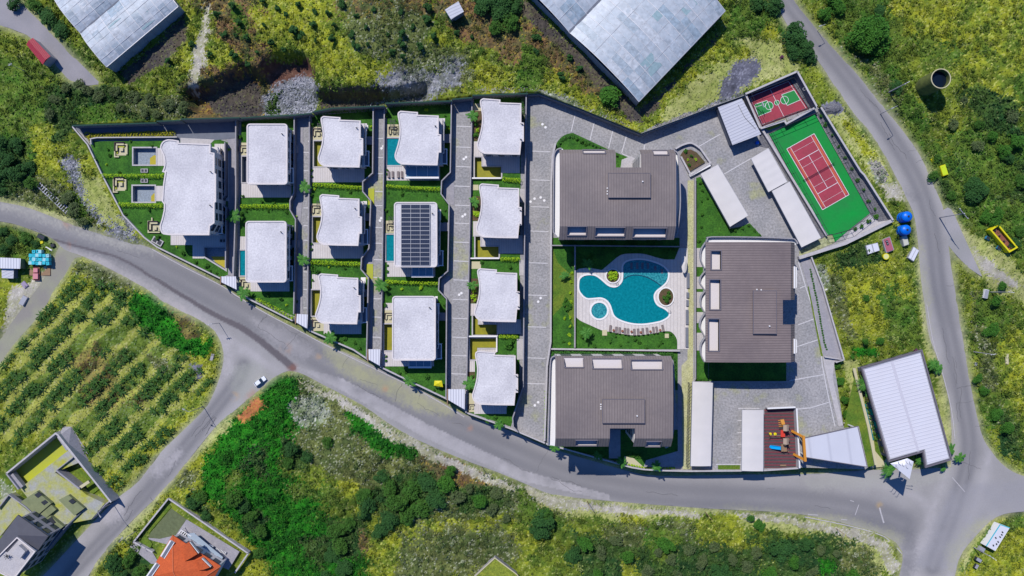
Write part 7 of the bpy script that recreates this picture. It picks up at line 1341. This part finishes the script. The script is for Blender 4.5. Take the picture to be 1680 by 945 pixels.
rocks('rubble', 'scattered grey stones on the slope right of the gully', [(600, 168), (650, 120), (745, 100), (740, 130), (700, 162)], 500, .12, .35, MATS['grey_rock'], 3); rocks('rubble', 'pale stones along the foot of the fenced boundary wall', [(1060, 214), (1175, 168), (1180, 172), (1062, 222)], 220, .12, .4, M_rock, 4); rocks('rubble', 'grey stones on the bank left of the big villa', [(97, 265), (125, 255), (150, 330), (235, 400), (190, 395), (130, 330)], 420, .12, .4, MATS['grey_rock'], 5)
rocks('rubble', 'loose stones in the weeds beside the lane villas boundary', [(780, 149), (880, 148), (1000, 192), (1040, 214), (960, 182), (880, 152), (780, 154)], 220, .12, .35, M_rock, 6); rocks('rubble', 'dark stones of the tennis court planting bed', [(1344, 188), (1350, 186), (1412, 287), (1458, 358), (1442, 360)], 260, .12, .3, M_stones, 7, 4.3)
g = G(1367, 179); t = tag(obj('gravel_heap', M().add([(g.x + 3.9 * cos(i * pi / 8) * (.85 + .15 * sin(i * 3)), g.y + 2.3 * sin(i * pi / 8), g.z) for i in range(16)] + [(g.x + 1.8 * cos(i * pi / 8), g.y + 1.1 * sin(i * pi / 8), g.z + 1.1) for i in range(16)] + [(g.x, g.y, g.z + 1.5)], [(i, (i + 1) % 16, 16 + (i + 1) % 16, 16 + i) for i in range(16)] + [(16 + i, 16 + (i + 1) % 16, 32) for i in range(16)]), M_stones, loc=g), 'heap of dark grey gravel between the mini football court and the road', 'gravel heap')
# ---------------------------------------------------------------- trees, shrubs, palms, hedges, banana plants
def crownpts(R_, Hh, n, lumps, seed, z0=0.6, flatb=.3):
    g = np.random.default_rng(seed); c = g.normal(0, 1, (lumps, 3)); c /= np.linalg.norm(c, axis=1)[:, None]; c *= (g.random((lumps, 1)) ** .45) * .74
    c[:, 2] = np.abs(c[:, 2]) * .9; rad = .20 + .26 * g.random(lumps); k = g.integers(0, lumps, n); d = g.normal(0, 1, (n, 3)); d /= np.linalg.norm(d, axis=1)[:, None]; d[:, 2] = np.abs(d[:, 2]) * 1.1 - .25
    p = c[k] + d * (rad[k][:, None]) * (.75 + .3 * g.random((n, 1))); p[:, 2] = np.maximum(p[:, 2], -.1); return np.stack([p[:, 0] * R_, p[:, 1] * R_, z0 + (p[:, 2] + .1) * Hh], -1)
def tree(name, R_, Hh, n, leaf, material, seed, z0=.6, lumps=9, cat='tree'):
    t = thing(name, 'x', cat, (0, 0, 0)); me = leafmesh('crown', crownpts(R_, Hh, n, lumps, seed, z0), leaf, material=material, tilt=.55, asp=.7); o = bpy.data.objects.new('crown', me); COL.objects.link(o); o.parent = t
    mb = M(); mb.cyl((0, 0, -.6), (0, 0, z0 + Hh * .4), .09 * R_ + .05, .05 * R_, 8)
    for i in range(4): a = i * 1.6 + seed; mb.cyl((0, 0, z0 * .6), (R_ * .5 * cos(a), R_ * .5 * sin(a), z0 + Hh * .5), .04 * R_, .02 * R_, 6)
    obj('trunk', mb, M_bark).parent = t; return t
TR = {}; M_leafx = mat('deep_green_leaf', (.02, .085, .008), .85, var=(.05, .11, .012), vscale=.2, island=(.045, .13, .012))
def T(kind, i, *a, **k): TR[(kind, i)] = [tree(*a, **k), [False]]
for i in range(3):
    T('orch', i, 'orchard_tree', 1.9, 2.6, 900, .42, M_leafd, 10 + i); T('green', i, 'broadleaf_tree', 3.0, 3.2, 1900, .42, M_leafm, 20 + i, z0=1.0, lumps=20); T('dark', i, 'evergreen_tree', 3.5, 3.0, 2400, .42, (M_leafd, M_leafx, M_leafd)[i], 30 + i, z0=.7, lumps=26)
    T('olive', i, 'olive_tree', 2.4, 2.1, 1100, .38, M_leafo, 40 + i, z0=.4, lumps=18); T('bush', i, 'garden_shrub', .8, 1.0, 220, .26, M_leafm, 50 + i, z0=.15, cat='shrub'); T('ybush', i, 'round_shrub', .8, .9, 220, .24, M_leafh, 60 + i, z0=.1, lumps=12, cat='shrub')
T('big', 0, 'evergreen_tree', 8.0, 6.0, 8500, .62, M_leafm, 71, z0=.8, lumps=42); T('big', 1, 'evergreen_tree', 6.0, 5.0, 5200, .58, M_leafd, 72, z0=.8, lumps=34)
def fronds(name, nf, L, droop, w, material, seed, hgt, trunkr, cat, upz=.5, leaflets=False):
    g = random.Random(seed); t = thing(name, 'x', cat, (0, 0, 0)); mb = M()
    for i in range(nf):
        a = 2 * pi * i / nf + g.uniform(-.25, .25); l = L * g.uniform(.75, 1.1); up = upz * g.uniform(.5, 1.2); dr = droop * g.uniform(.7, 1.3); pts = []
        for j in range(7): s = j / 6; pts.append(Vector((l * s * cos(a), l * s * sin(a), hgt + up * s * 2 - dr * s * s)))
        sd = Vector((-sin(a), cos(a), 0))
        if leaflets:
            for j in range(1, 7):
                for q in (-1, 1):
                    for h in (0, .5):
                        b = pts[j - 1].lerp(pts[j], h); ww = w * sin(pi * min(.95, (j - .5 + h) / 6.5)) + .15; fw = Vector((cos(a), sin(a), 0)) * ww * .6; tip = b + sd * q * ww + fw + Vector((0, 0, -.25 * ww)); k = Vector((cos(a), sin(a), 0)) * .17
                        mb.add([b - k, b + k, tip], [(0, 1, 2) if q < 0 else (1, 0, 2)])
        else:
            vs = []
            for j, p in enumerate(pts): ww = w * (sin(pi * min(1, (j + .6) / 6.8)) ** .6) / 2; vs += [p - sd * ww - Vector((0, 0, .1)), p, p + sd * ww - Vector((0, 0, .1))]
            mb.add(vs, [(3 * j + k, 3 * j + 3 + k, 3 * j + 4 + k, 3 * j + 1 + k) for j in range(6) for k in (0, 1)])
    obj('fronds', mb, material).parent = t; mb = M(); mb.cyl((0, 0, -.3), (0, 0, hgt), trunkr, trunkr * .8, 8); obj('trunk', mb, M_bark).parent = t; return t
TR[('palm', 0)] = [fronds('palm_tree', 10, 2.6, 1.5, .50, M_leafp, 1, 3.0, .2, 'palm tree', .6, True), [False]]; TR[('palm', 1)] = [fronds('palm_tree', 14, 3.5, 2.2, .8, M_leafp, 2, 4.8, .28, 'palm tree', .7, True), [False]]
for i in range(3): TR[('ban', i)] = [fronds('banana_plant', 8 + i, 2.0, 1.0, .42, M_leafb, 5 + i, 1.1, .14, 'banana plant', .6), [False]]
def plant(kind, px, py, s, label, group=None, z=None, i=None):
    ks = [k for k in TR if k[0] == kind]; k = ks[RR.randrange(len(ks))] if i is None else (kind, i); pr, used = TR[k]
    g = G(px, py) if z is None else P(px, py, z); zz = float(hterr(g.x, g.y)) if z is None else z
    o = put(pr, used, (g.x, g.y, zz), RR.uniform(0, 6.28), (s * RR.uniform(.78, 1.22), s * RR.uniform(.78, 1.22), s * RR.uniform(.8, 1.1)), label, group); 
    if not group and 'group' in o: del o['group']
    return o
RR = random.Random(21)
ORCH = [(388, 12), (398, 38), (437, 45), (447, 70), (495, 12), (520, 18), (519, 42), (545, 42), (573, 58), (580, 80), (606, 78), (640, 82), (662, 60), (664, 75), (692, 75), (696, 35), (657, 18), (617, 15), (548, 62), (635, 62), (470, 85), (424, 85), (383, 95), (365, 60), (405, 108), (452, 10), (560, 5), (585, 28), (432, 5), (468, 30), (700, 12), (318, 75), (280, 105), (385, 55), (410, 60), (362, 25), (350, 95),
        (600, 42), (665, 100), (715, 60), (880, 65), (925, 122), (935, 96), (955, 110), (884, 90), (520, 70), (680, 50), (540, 20), (480, 50), (500, 60), (745, 55), (770, 62), (740, 25)]
for x, y in ORCH: plant('orch', x + RR.uniform(-5, 5), y + RR.uniform(-5, 5), RR.uniform(.45, 1.0), 'small round orchard tree ' + ('between the stony path and the gully' if x < 420 else 'on the yellow slope above the gully' if x < 560 else 'on the greyish slope left of the square hut' if x < 720 else 'on the brown slope below the square hut' if x < 800 else 'along the left wall of the large greenhouse'), 'small orchard trees on the upper slope')
for x, y, s in ((795, 8, 1.2), (820, 22, 1.1), (838, 40, 1.1), (812, 48, .9), (824, 5, 1.1), (845, 12, 1.0)): plant('dark', x, y, s, 'dark evergreen tree in the clump left of the large greenhouse', 'evergreen clump beside the large greenhouse')
plant('green', 998, 157, 1.25, 'round bright green tree below the corner of the large greenhouse', i=0)
plant('big', 1420, 65, .95, 'very broad green tree on the hillside beside the upper right road', i=0); plant('big', 1595, 315, .75, 'broad dark tree on the hillside left of the yellow wagon', i=1)
for x, y, s in ((1268, 12, 1.1), (1242, 8, 1.1), (1300, 60, 1.15), (1318, 82, 1.0), (1299, 86, 1.0), (1328, 96, .7)): plant('dark', x, y, s, 'dark tree overhanging the left verge of the upper right road', 'verge trees beside the upper right road')
for x, y, s in ((10, 242, 1.0), (22, 262, .9), (38, 285, 1.0), (10, 285, 1.0), (30, 240, .9), (55, 300, .8), (52, 275, .8), (5, 310, .7), (28, 10, .8), (62, 12, .8), (85, 32, .9), (105, 52, .9)): plant('dark', x, y, s, 'dark leafy tree in the clump above the left end of the main road' if y > 200 else 'dark tree between the farm road and the first greenhouse', 'dark trees at the left edge')
for x, y, s in ((1612, 356, .8), (1625, 365, .8), (1630, 352, .7), (1365, 8, 1.1), (1350, 25, .9), (1375, 18, .9), (1660, 235, 1.0), (1640, 250, 1.0), (1625, 225, .8)): plant('green', x, y, s, 'mid-sized green tree on the right-hand hillside', 'green trees on the right-hand hillside')
for x, y, s in ((604, 830, 1.1), (640, 800, 1.0), (655, 822, 1.2), (676, 800, 1.1), (700, 790, 1.2), (716, 815, 1.1), (690, 830, 1.1), (668, 845, 1.0), (640, 850, 1.0), (625, 868, .9), (600, 812, .9), (628, 780, .8), (735, 790, 1.1), (750, 812, 1.2), (770, 800, .9), (740, 770, .8), (790, 822, 1.1), (815, 808, 1.0), (808, 835, 1.0), (835, 825, .9), (830, 850, .8), (555, 868, 1.0), (575, 860, .9), (560, 895, .9), (480, 735, .8), (505, 748, .8), (476, 758, .7), (540, 725, .7),
        (890, 850, 1.1), (885, 868, 1.0), (895, 840, .8), (545, 910, .8), (535, 950, .9), (565, 930, .8)): plant('dark' if x < 722 or x > 880 else RR.choice(['green', 'olive']), x, y, s, ('small dark tree right of the whitish bush below the road' if x < 545 and y < 770 else 'dark tree where the bright green thicket meets the scrub' if x < 596 else 'dark tree in the densest thicket at the bottom centre' if x < 722 else 'bushy tree in the looser row right of the dense thicket' if x < 880 else 'large dark tree standing alone below the road bend'), 'dark bushy trees in the thicket below the road')
for x, y, s in ((960, 890, 1.1), (985, 905, 1.2), (1010, 885, 1.1), (940, 910, 1.1), (1030, 910, 1.1), (1090, 890, 1.1), (1080, 905, 1.0), (1100, 915, 1.1), (1060, 935, 1.1), (1130, 900, 1.1), (1150, 920, 1.2), (1170, 895, 1.0), (1200, 915, 1.1), (1240, 905, 1.1), (1225, 930, 1.0), (1280, 900, 1.1), (1300, 920, 1.1), (1260, 940, 1.0), (1330, 935, .9), (1345, 900, 1.0), (1370, 905, 1.1), (1395, 940, .8), (1320, 890, .8), (980, 940, 1.0), (1110, 940, 1.0), (1180, 940, 1.0)): plant(RR.choice(['dark', 'olive', 'olive', 'green']), x, y, s * RR.uniform(.7, 1.1), ('bushy tree in the bottom scrub left of the short green patch' if x < 1100 else 'bushy tree in the bottom scrub below the two timber poles' if x < 1250 else 'bushy tree in the bottom scrub nearest the junction'), 'bushy trees along the bottom edge')
for x, y, s in ((388, 815, 1.1), (402, 828, .9), (330, 815, .8), (322, 822, .8), (340, 845, .6), (416, 845, .8), (430, 870, .8), (425, 905, .8), (190, 920, 1.0), (215, 915, .9), (235, 935, .9), (200, 940, .9)): plant('dark', x, y, s, 'dark shrub tree near the walled yard of the orange-roofed house', 'dark shrub trees near the orange-roofed house')
for x, y, s in ((1420, 490, .5), (1415, 560, .5), (1440, 560, .5), (1376, 625, .5), (1388, 680, .55), (1396, 735, .6), (1372, 600, .5), (1385, 655, .5), (1231, 850, .55), (1240, 858, .6), (1247, 862, .6), (1620, 540, .9), (1640, 470, .6), (1628, 495, .7), (1600, 620, .6), (1612, 640, .6), (1632, 680, .8), (1650, 700, .9), (1525, 600, .5)): plant('green', x, y, s, 'small green tree standing alone in rough grass', 'small green trees in rough grass')
for x, y, s in ((115, 325, 1.0), (128, 345, 1.1), (140, 365, 1.0), (145, 150, 1.0), (165, 158, 1.1), (190, 152, 1.0), (220, 160, 1.1), (250, 165, 1.0), (280, 175, 1.0), (305, 178, .9), (200, 178, .9), (240, 185, .9), (132, 138, .7), (112, 148, .8), (96, 165, .9), (88, 190, .9), (260, 190, .8), (1660, 190, 1.0), (1580, 165, .8), (1560, 205, .9), (1600, 240, 1.0)): plant('olive', x, y, s, ('olive shrub beside the fallen steel gate' if y > 300 else 'olive shrub in the belt below the farm road' if x < 400 else 'olive shrub on the right-hand hillside'), 'olive-green shrubs in the scrub')
for x, y, s in ((1466, 145, 1.0), (1440, 20, 1.0), (1528, 290, .9), (1535, 262, .8), (1560, 320, .9), (1605, 205, .8), (1660, 400, .9), (1670, 380, 1.0), (1650, 260, 1.0), (1670, 300, 1.1)): plant('dark', x, y, s * .7, 'low dark bush on the right-hand hillside', 'low dark bushes on the right-hand hillside')
for x, y, s in ((20, 395, .9), (45, 392, .8), (12, 410, .7), (5, 380, .7), (60, 400, .6)): plant('dark', x, y, s * .8, 'low dark bush in the grass above the white ribbed shed', 'low bushes above the white ribbed shed')
# palms
for x, y, i, s, lab in ((389, 356, 0, 1, 'young palm on the lane wall beside the lower second-row villa'), (503, 308, 0, .8, 'young palm on the lane wall at the hedge above the middle third-row villa'), (501, 427, 0, .95, 'young palm on the lane wall at the hedge above the lowest third-row villa'), (627, 468, 0, .9, 'young palm on the lane wall under the solar-panelled villa'), (776, 193, 0, .9, 'palm in the planting bed of the uppermost lane villa'), (779, 332, 0, .8, 'palm in the planting bed of the second lane villa'), (776, 468, 0, .85, 'palm in the planting bed of the third lane villa'), (772, 628, 0, .95, 'palm in the planting bed of the lowest lane villa'),
                        (545, 553, 0, .9, 'palm in the corner lawn of the lowest third-row villa'), (404, 481, 0, .9, 'palm at the terrace of the lower second-row villa'), (673, 624, 0, .85, 'young palm leaning over the road wall of the fourth row'), (819, 695, 0, .8, 'palm on the lawn strip below the lowest lane villa'), (909, 732, 0, .8, 'palm at the left corner of the lower apartment block'), (980, 745, 0, .7, 'shaded palm below the lower apartment block'), (1018, 755, 0, .75, 'palm at the road end of the notch path'), (1074, 761, 0, .9, 'palm on the verge strip beside the pale path bottom'),
                        (963, 433, 0, .8, 'palm on the shaded lawn above the large pool'), (960, 545, 0, 1.0, 'palm on the lawn below the children pool'), (925, 452, 0, .7, 'feathery palm on the lawn left of the pool wall'), (1408, 625, 1, 1.0, 'large palm at the upper left corner of the commercial building'), (1417, 632, 1, .9, 'second large palm against the white ribbed roof'), (1521, 596, 1, .7, 'palm at the roadside end of the commercial building, upper one'), (1529, 601, 1, .7, 'palm leaning over the road beside the commercial building'), (1450, 767, 1, .85, 'large palm beside the kite-shaped membrane'), (1552, 735, 0, .8, 'thin palm at the lower right corner of the commercial building'), (1567, 748, 0, .9, 'palm over the kerb at the junction corner'), (1503, 752, 1, .55, 'palm inside the notch of the commercial roof'), (1543, 767, 0, .6, 'small yellowish palm in the shade of the commercial building')):
    plant('palm', x, y, s, lab, None, z=0.05 if x < 1400 else -2.6, i=i)
# shrubs inside the compound
SH = [(938, 448, .8, 'ybush'), (937, 462, .8, 'ybush'), (936, 480, .8, 'ybush'), (936, 495, .8, 'ybush'), (935, 521, .9, 'ybush'), (935, 535, .8, 'ybush'), (934, 550, .9, 'ybush'), (934, 563, .8, 'ybush'), (926, 522, .8, 'ybush'), (924, 560, .9, 'bush')]
for x, y, s, k in SH: plant(k, x, y, s, 'small bright round shrub on the lawn left of the pool wall', 'round shrubs along the pool wall', z=.07)
for x, y in ((928, 492), (932, 498), (925, 500), (935, 503), (930, 508)): plant('bush', x, y, 1.2, 'dark leafy shrub in the clump on the yellowish lawn left of the pool', 'dark shrub clump on the pool lawn', z=.07)
for x, y, s in ((975, 567, 1.0), (1000, 560, 1.0), (1018, 566, .8), (1042, 556, 1.2), (1048, 560, 1.0), (1060, 571, .9), (1085, 560, 1.2), (1080, 566, .8), (955, 552, 1.0), (962, 556, 1.0), (1100, 548, .7), (1010, 552, .7), (1030, 560, .6)): plant('bush', x, y, s, 'leafy shrub on the dark lawn below the pool loungers', 'shrubs on the lawn below the loungers', z=.07)
for x, y, s in ((990, 410, 1.0), (1003, 412, .8), (1022, 405, .9), (1050, 412, .9), (1075, 405, .8), (1090, 412, 1.0), (970, 420, 1.2), (965, 425, .9), (937, 415, .8), (1101, 410, .9)): plant('bush', x, y, s, 'shaded shrub on the lawn between upper block and pool', 'shaded shrubs above the pool', z=.07)
for x, y in ((1005, 453), (1002, 449), (1008, 456), (1001, 456), (1008, 449)): plant('ybush', x, y, 1.25, 'grassy shrub filling the round pool island', 'grassy shrubs on the round pool island', z=.36)
for x, y, s in ((1096, 486, 1.3), (1094, 493, 1.2), (1089, 489, 1.0), (1097, 480, .9)): plant('bush', x, y, s, 'green shrub on the red soil island at the right edge of the pool', 'shrubs on the red soil island', z=.36)
for x, y, s in ((1125, 248, 1.0), (1134, 256, .9), (1131, 271, .9), (1141, 262, .7), (1128, 262, .7)): plant('ybush' if s < .8 else 'bush', x, y, s, 'small shrub on the red soil inside the curved planter wall', 'shrubs in the curved planter', z=.5)
for x, y, s in ((1345, 191, 1), (1353, 205, 1), (1364, 222, .9), (1375, 240, 1), (1386, 259, .9), (1396, 277, 1), (1406, 295, 1), (1416, 312, .9), (1424, 330, 1), (1434, 343, .9), (1436, 355, 1.2), (1424, 363, 1.1), (1413, 371, 1.1), (1402, 376, 1.0)): plant('bush', x, y, s, 'green shrub in the stony bed along the tennis court', 'shrubs in the beds of the tennis court', z=.2)
for x, y, s in ((955, 232, 1.2), (960, 236, 1.0), (947, 228, .9), (1012, 255, .8), (1043, 268, .9), (918, 236, .8)): plant('bush', x, y, s, 'shrub on the green wedge above the upper apartment block', 'shrubs on the green wedge', z=.07)
for x, y, s in ((1152, 312, .8), (1160, 325, .8), (1151, 330, .8), (1152, 352, .8), (1172, 330, .7), (1150, 372, .8), (1146, 395, .9), (1206, 378, .9), (1218, 374, .9), (1228, 370, .8), (1238, 378, .8), (1246, 386, .8), (1148, 300, .9), (1200, 376, .8), (1155, 300, .7)): plant('bush', x, y, s, 'shrub edging the triangular lawn beside the cream carport', 'shrubs round the triangular lawn', z=.07)
for x, y, s, lab in ((737, 632, 1.7, 'dark round shrub beside the yellow parasol at the road corner of the fourth row'), (690, 560, 1.0, 'x'), ): 
    if lab != 'x': plant('orch', x - 18, y, .8, lab, None, z=.05, i=0)
t = thing('garden_parasol', 'yellow square parasol beside a dark shrub at the road corner of the fourth row', 'parasol', P(719, 632)); c = P(719, 629, 2.3); mb = M(); mb.add([(c.x - 1.5, c.y - .8, 2.1), (c.x + 1.6, c.y - 1.3, 2.1), (c.x + 1.2, c.y + .9, 2.1), (c.x - 1.3, c.y + .9, 2.1), (c.x, c.y, 2.6)], [(0, 1, 4), (1, 2, 4), (2, 3, 4), (3, 0, 4), (3, 2, 1, 0)]); obj('canopy', mb, M_yellow, t); obj('pole', M().cyl((c.x, c.y, 0), (c.x, c.y, 2.5), .05), M_steel, t)
for x, y, s in ((461, 490, .9), (486, 495, .7), (700, 618, 1.0), (655, 612, .9), (566, 556, .8), (582, 562, .9), (596, 500, 0), (834, 565, 1.6), (838, 560, 1.4), (790, 430, .8), (837, 438, .8), (710, 300, .7), (668, 560, 0), (430, 330, .7), (450, 333, .7), (158, 262, .9), (196, 283, .7), (178, 245, .6), (300, 415, .9), (322, 430, .8), (260, 390, 1.1), (340, 436, .9), (395, 225, .8), (396, 350, .8), (513, 205, .8), (512, 320, .8), (635, 190, .8), (634, 345, .8), (632, 500, .9), (513, 440, 1.1), (520, 445, 1.0), (535, 550, .8), (800, 690, .8), (812, 684, .8)):
    if s: plant('bush', x, y, s * 1.35, 'small green shrub on a villa lawn', 'small shrubs on the villa lawns', z=.07)
for x, y in ((398, 352), (404, 346), (440, 346), (470, 348), (486, 356), (516, 310), (540, 312), (575, 314), (604, 324), (516, 440), (540, 438), (566, 440), (598, 446), (637, 316), (660, 318), (700, 320), (730, 345), (728, 365), (636, 472), (660, 474), (690, 472), (722, 482), (729, 500), (645, 182), (700, 180), (730, 190), (735, 210), (520, 196), (605, 190), (610, 208), (400, 206), (480, 232), (375, 245), (215, 232), (250, 240), (180, 255), (175, 270), (205, 350), (230, 365), (245, 345), (345, 445), (355, 448), (290, 405), (415, 488), (440, 484), (470, 500), (640, 606), (665, 610), (712, 640), (560, 562), (590, 570)): plant(RR.choice(['bush', 'bush', 'ybush']), x, y, RR.uniform(.55, 1.1), 'low leafy shrub at the edge of a villa lawn', 'low shrubs at the lawn edges', z=.07)
for x, y in ((507, 280), (507, 290), (507, 400), (507, 410), (508, 460), (631, 280), (631, 286), (631, 436), (631, 446), (629, 585), (629, 592), (394, 322)): plant('bush', x + 5, y, .75, 'narrow climbing shrub against a garden wall of the villas', 'climbing shrubs on the garden walls', z=.07)
for x, y in ((781, 205), (784, 214), (781, 222), (780, 342), (782, 350), (779, 328), (778, 478), (776, 486), (779, 492), (773, 618), (774, 636), (780, 190)): plant(RR.choice(['bush', 'ybush']), x, y, RR.uniform(.9, 1.4), 'leafy shrub in the narrow planting bed beside a lane villa', 'shrubs in the lane villa planting beds', z=.1)
plant('bush', 1272, 127, .5, 'x', 'y', z=.1).name = 'flowering_shrub'; 
for o in list(bpy.data.objects):
    if o.get('label') == 'x' and o.get('group') == 'y': o['label'] = 'tiny shrub in the gravel corner of the mini football court'; del o['group']
for x, y, lab in ((1281, 95, 'violet flowering bush on the verge above the mini football court'), (1500.5, 575, 'violet flowering bush at the top corner of the commercial building')):
    g = G(x, y); t = tree('flowering_bush', .9, .9, 200, .25, M_leafv, 5, z0=.1, cat='bush'); t['label'] = lab; t.location = (g.x, g.y, float(hterr(g.x, g.y)))
# hedges
def hedge(pts, label, r=.86, h=1.9, step=1.0, material=None, z=.05, terrain=False, leaf=.26, n=70):
    w = PL(pts, z + h * .6); P3 = []; tot = 0; mb = M()
    for a, b in zip(w[:-1], w[1:]):
        a, b = Vector(a), Vector(b); k = max(1, int((b - a).length / step))
        for i in range(k):
            c = a.lerp(b, (i + .5) / k); rr_ = r * RR.uniform(.82, 1.15); hh = h * RR.uniform(.85, 1.1); u = RNG.random(n); th = RNG.random(n) * 2 * pi; rad = rr_ * np.sqrt(1 - u ** 2.2 * .8) * (.75 + .3 * RNG.random(n))
            P3.append(np.stack([c.x + RR.uniform(-.08, .08) + rad * np.cos(th) * (1 - u * .35), c.y + rad * np.sin(th) * (1 - u * .35), z + u * hh], -1)); mb.cyl((c.x, c.y, z - .1), (c.x, c.y, z + hh * .6), .07, n=5)
    t = thing('clipped_hedge', label, 'hedge', (*w[0], z)); pts3 = np.concatenate(P3) - np.array([w[0][0], w[0][1], z]); me = leafmesh('foliage', pts3, leaf, material=material or M_leafh, tilt=.7, asp=.8); o = bpy.data.objects.new('foliage', me); COL.objects.link(o); o.parent = t
    obj('stems', mb, M_bark, t); return t
hedge([(167, 288), (268, 288)], 'bright green hedge between the two empty square pools of the big villa'); hedge([(194, 335), (267, 337)], 'bright green hedge below the second empty square pool of the big villa'); hedge([(394, 338), (478, 338)], 'bright green hedge between the two second-row villas')
hedge([(420, 491), (450, 506), (481, 523)], 'slanting bright green hedge just inside the road wall of the second row', r=.75); hedge([(513, 302), (595, 308)], 'bright green hedge between the top and middle third-row villas'); hedge([(510, 430), (593, 433)], 'bright green hedge between the middle and lowest third-row villas')
hedge([(633, 304.5), (680, 308), (722, 310)], 'bright green hedge between the conservatory villa and the solar-panelled villa', r=.7); hedge([(632, 462), (720, 465)], 'bright green hedge below the solar-panelled villa', r=.7)
hedge([(825, 293), (854, 296)], 'short bright hedge under the uppermost lane villa', r=.85); hedge([(822, 424.5), (852, 425.5)], 'short bright hedge under the second lane villa', r=.85); hedge([(819, 552), (849, 553)], 'short bright hedge under the third lane villa', r=.85)
hedge([(908, 580), (1104, 582)], 'long dark hedge along the top of the lower apartment block', r=1.15, h=1.5, material=M_leafg, n=90, leaf=.32); hedge([(1106, 585), (1108, 635)], 'dark hedge turning down the right side of the lower apartment block', r=.8, material=M_leafg)
hedge([(146, 224), (285, 219)], 'yellow flowering hedge strip under the grey boundary wall of the big villa', r=1.3, h=1.0, material=M_leafy, n=110, leaf=.3); hedge([(140, 218), (150, 232)], 'short yellow hedge at the far left corner of the compound', r=1.0, h=.9, material=M_leafy, n=90)
hedge([(640, 176), (703, 172), (738, 172)], 'dark hedge against the boundary wall of the conservatory villa', r=.9, h=2.4, material=M_leafg); hedge([(516, 186), (575, 181), (610, 181)], 'dark hedge against the boundary wall of the top third-row villa', r=.8, h=2.2, material=M_leafg); hedge([(398, 198), (484, 193)], 'dark hedge against the boundary wall of the second row', r=.8, h=2.2, material=M_leafg)
hedge([(797, 160), (830, 160), (862, 160)], 'dark hedge behind the uppermost lane villa', r=1.2, h=2.4, material=M_leafg); hedge([(858, 165), (857, 196)], 'upright hedge strip right of the uppermost lane villa', r=.9, material=M_leafm)
hedge(smooth([(915, 248), (917, 236), (925, 227), (937, 223), (950, 228), (975, 238), (995, 248)], k=2), 'low curved hedge round the green wedge above the upper apartment block', r=.7, h=.9, material=M_leafg); hedge([(1006, 252), (1008, 268)], 'small hedge at the notch path of the upper block', r=.6, h=.8, material=M_leafg)
hedge([(1027, 745), (1052, 750)], 'bright hedge piece below the notch of the lower apartment block', r=.9, h=1.0, material=M_leafm); hedge([(1030, 762), (1060, 768), (1108, 768)], 'narrow bright hedge along the road wall', r=.35, h=.6, material=M_leafh, step=.8); hedge([(896, 640), (894, 720)], 'low hedge strip between the widest lane and the lower apartment block', r=.5, h=.8, material=M_leafh)
hedge([(1329, 440), (1340, 490), (1352, 560), (1357, 575)], 'thin creeper strip along the ramp', r=.35, h=.4, material=M_leafg, step=.8); hedge([(1142, 622), (1162, 623)], 'pale green hedge piece at the lower left corner of the right-hand block garden', r=.7, h=.9, material=M_leafm); hedge([(1421, 586), (1447, 578)], 'dark hedge piece above the commercial building', r=.8, h=1.2, material=M_leafg, z=-2.4); hedge([(1462, 742), (1478, 748)], 'x', r=.5, material=M_leafm, z=-2.4)['label'] = 'low hedge beside the notch wall of the commercial building'
hedge([(1421, 655), (1430, 690), (1438, 725)], 'ragged shrub border between the little channel and the commercial building', r=.7, h=1.0, material=M_leafm, z=-2.4, step=1.6)
# banana field
FLD = [((a - 840) * K, (472.5 - b) * K) for a, b in [(120, 440), (190, 465), (212, 500), (245, 545), (275, 575), (335, 590), (345, 620), (320, 665), (280, 715), (230, 765), (185, 812), (150, 775), (110, 700), (60, 700), (10, 740), (-20, 760), (-20, 620), (5, 600), (50, 540), (95, 480)]]
dv = Vector((.70, .715)); nv = Vector((-.715, .70)); cnt = 0
for i in range(-30, 31):
    for j in range(-34, 35):
        if i % 3 == 2: continue
        q = Vector((-140, -32)) + nv * (i * 2.35 + RR.uniform(-.3, .3)) + dv * (j * 2.15 + RR.uniform(-.5, .5))
        if RR.random() < .13 or (vn(q.x, q.y, 7, 3) < .30) or not pip(np.array([q.x]), np.array([q.y]), FLD)[0] or cnt >= 298 or q.x < -178: continue
        if -152 < q.x < -128 and -21 < q.y < -12: continue
        cnt += 1; pr, used = TR[('ban', RR.randrange(3))]; put(pr, used, (q.x, q.y, float(hterr(q.x, q.y)) - .1), RR.uniform(0, 6.28), RR.uniform(.6, 1.08), 'banana plant with spreading dark fronds in the planted field left of the road junction', 'banana plants in the field')
for k, (pr, used) in TR.items():
    if not used[0]:
        for c in list(pr.children): bpy.data.objects.remove(c)
        bpy.data.objects.remove(pr)
for o in bpy.data.objects:
    if '_o' in o: del o['_o']
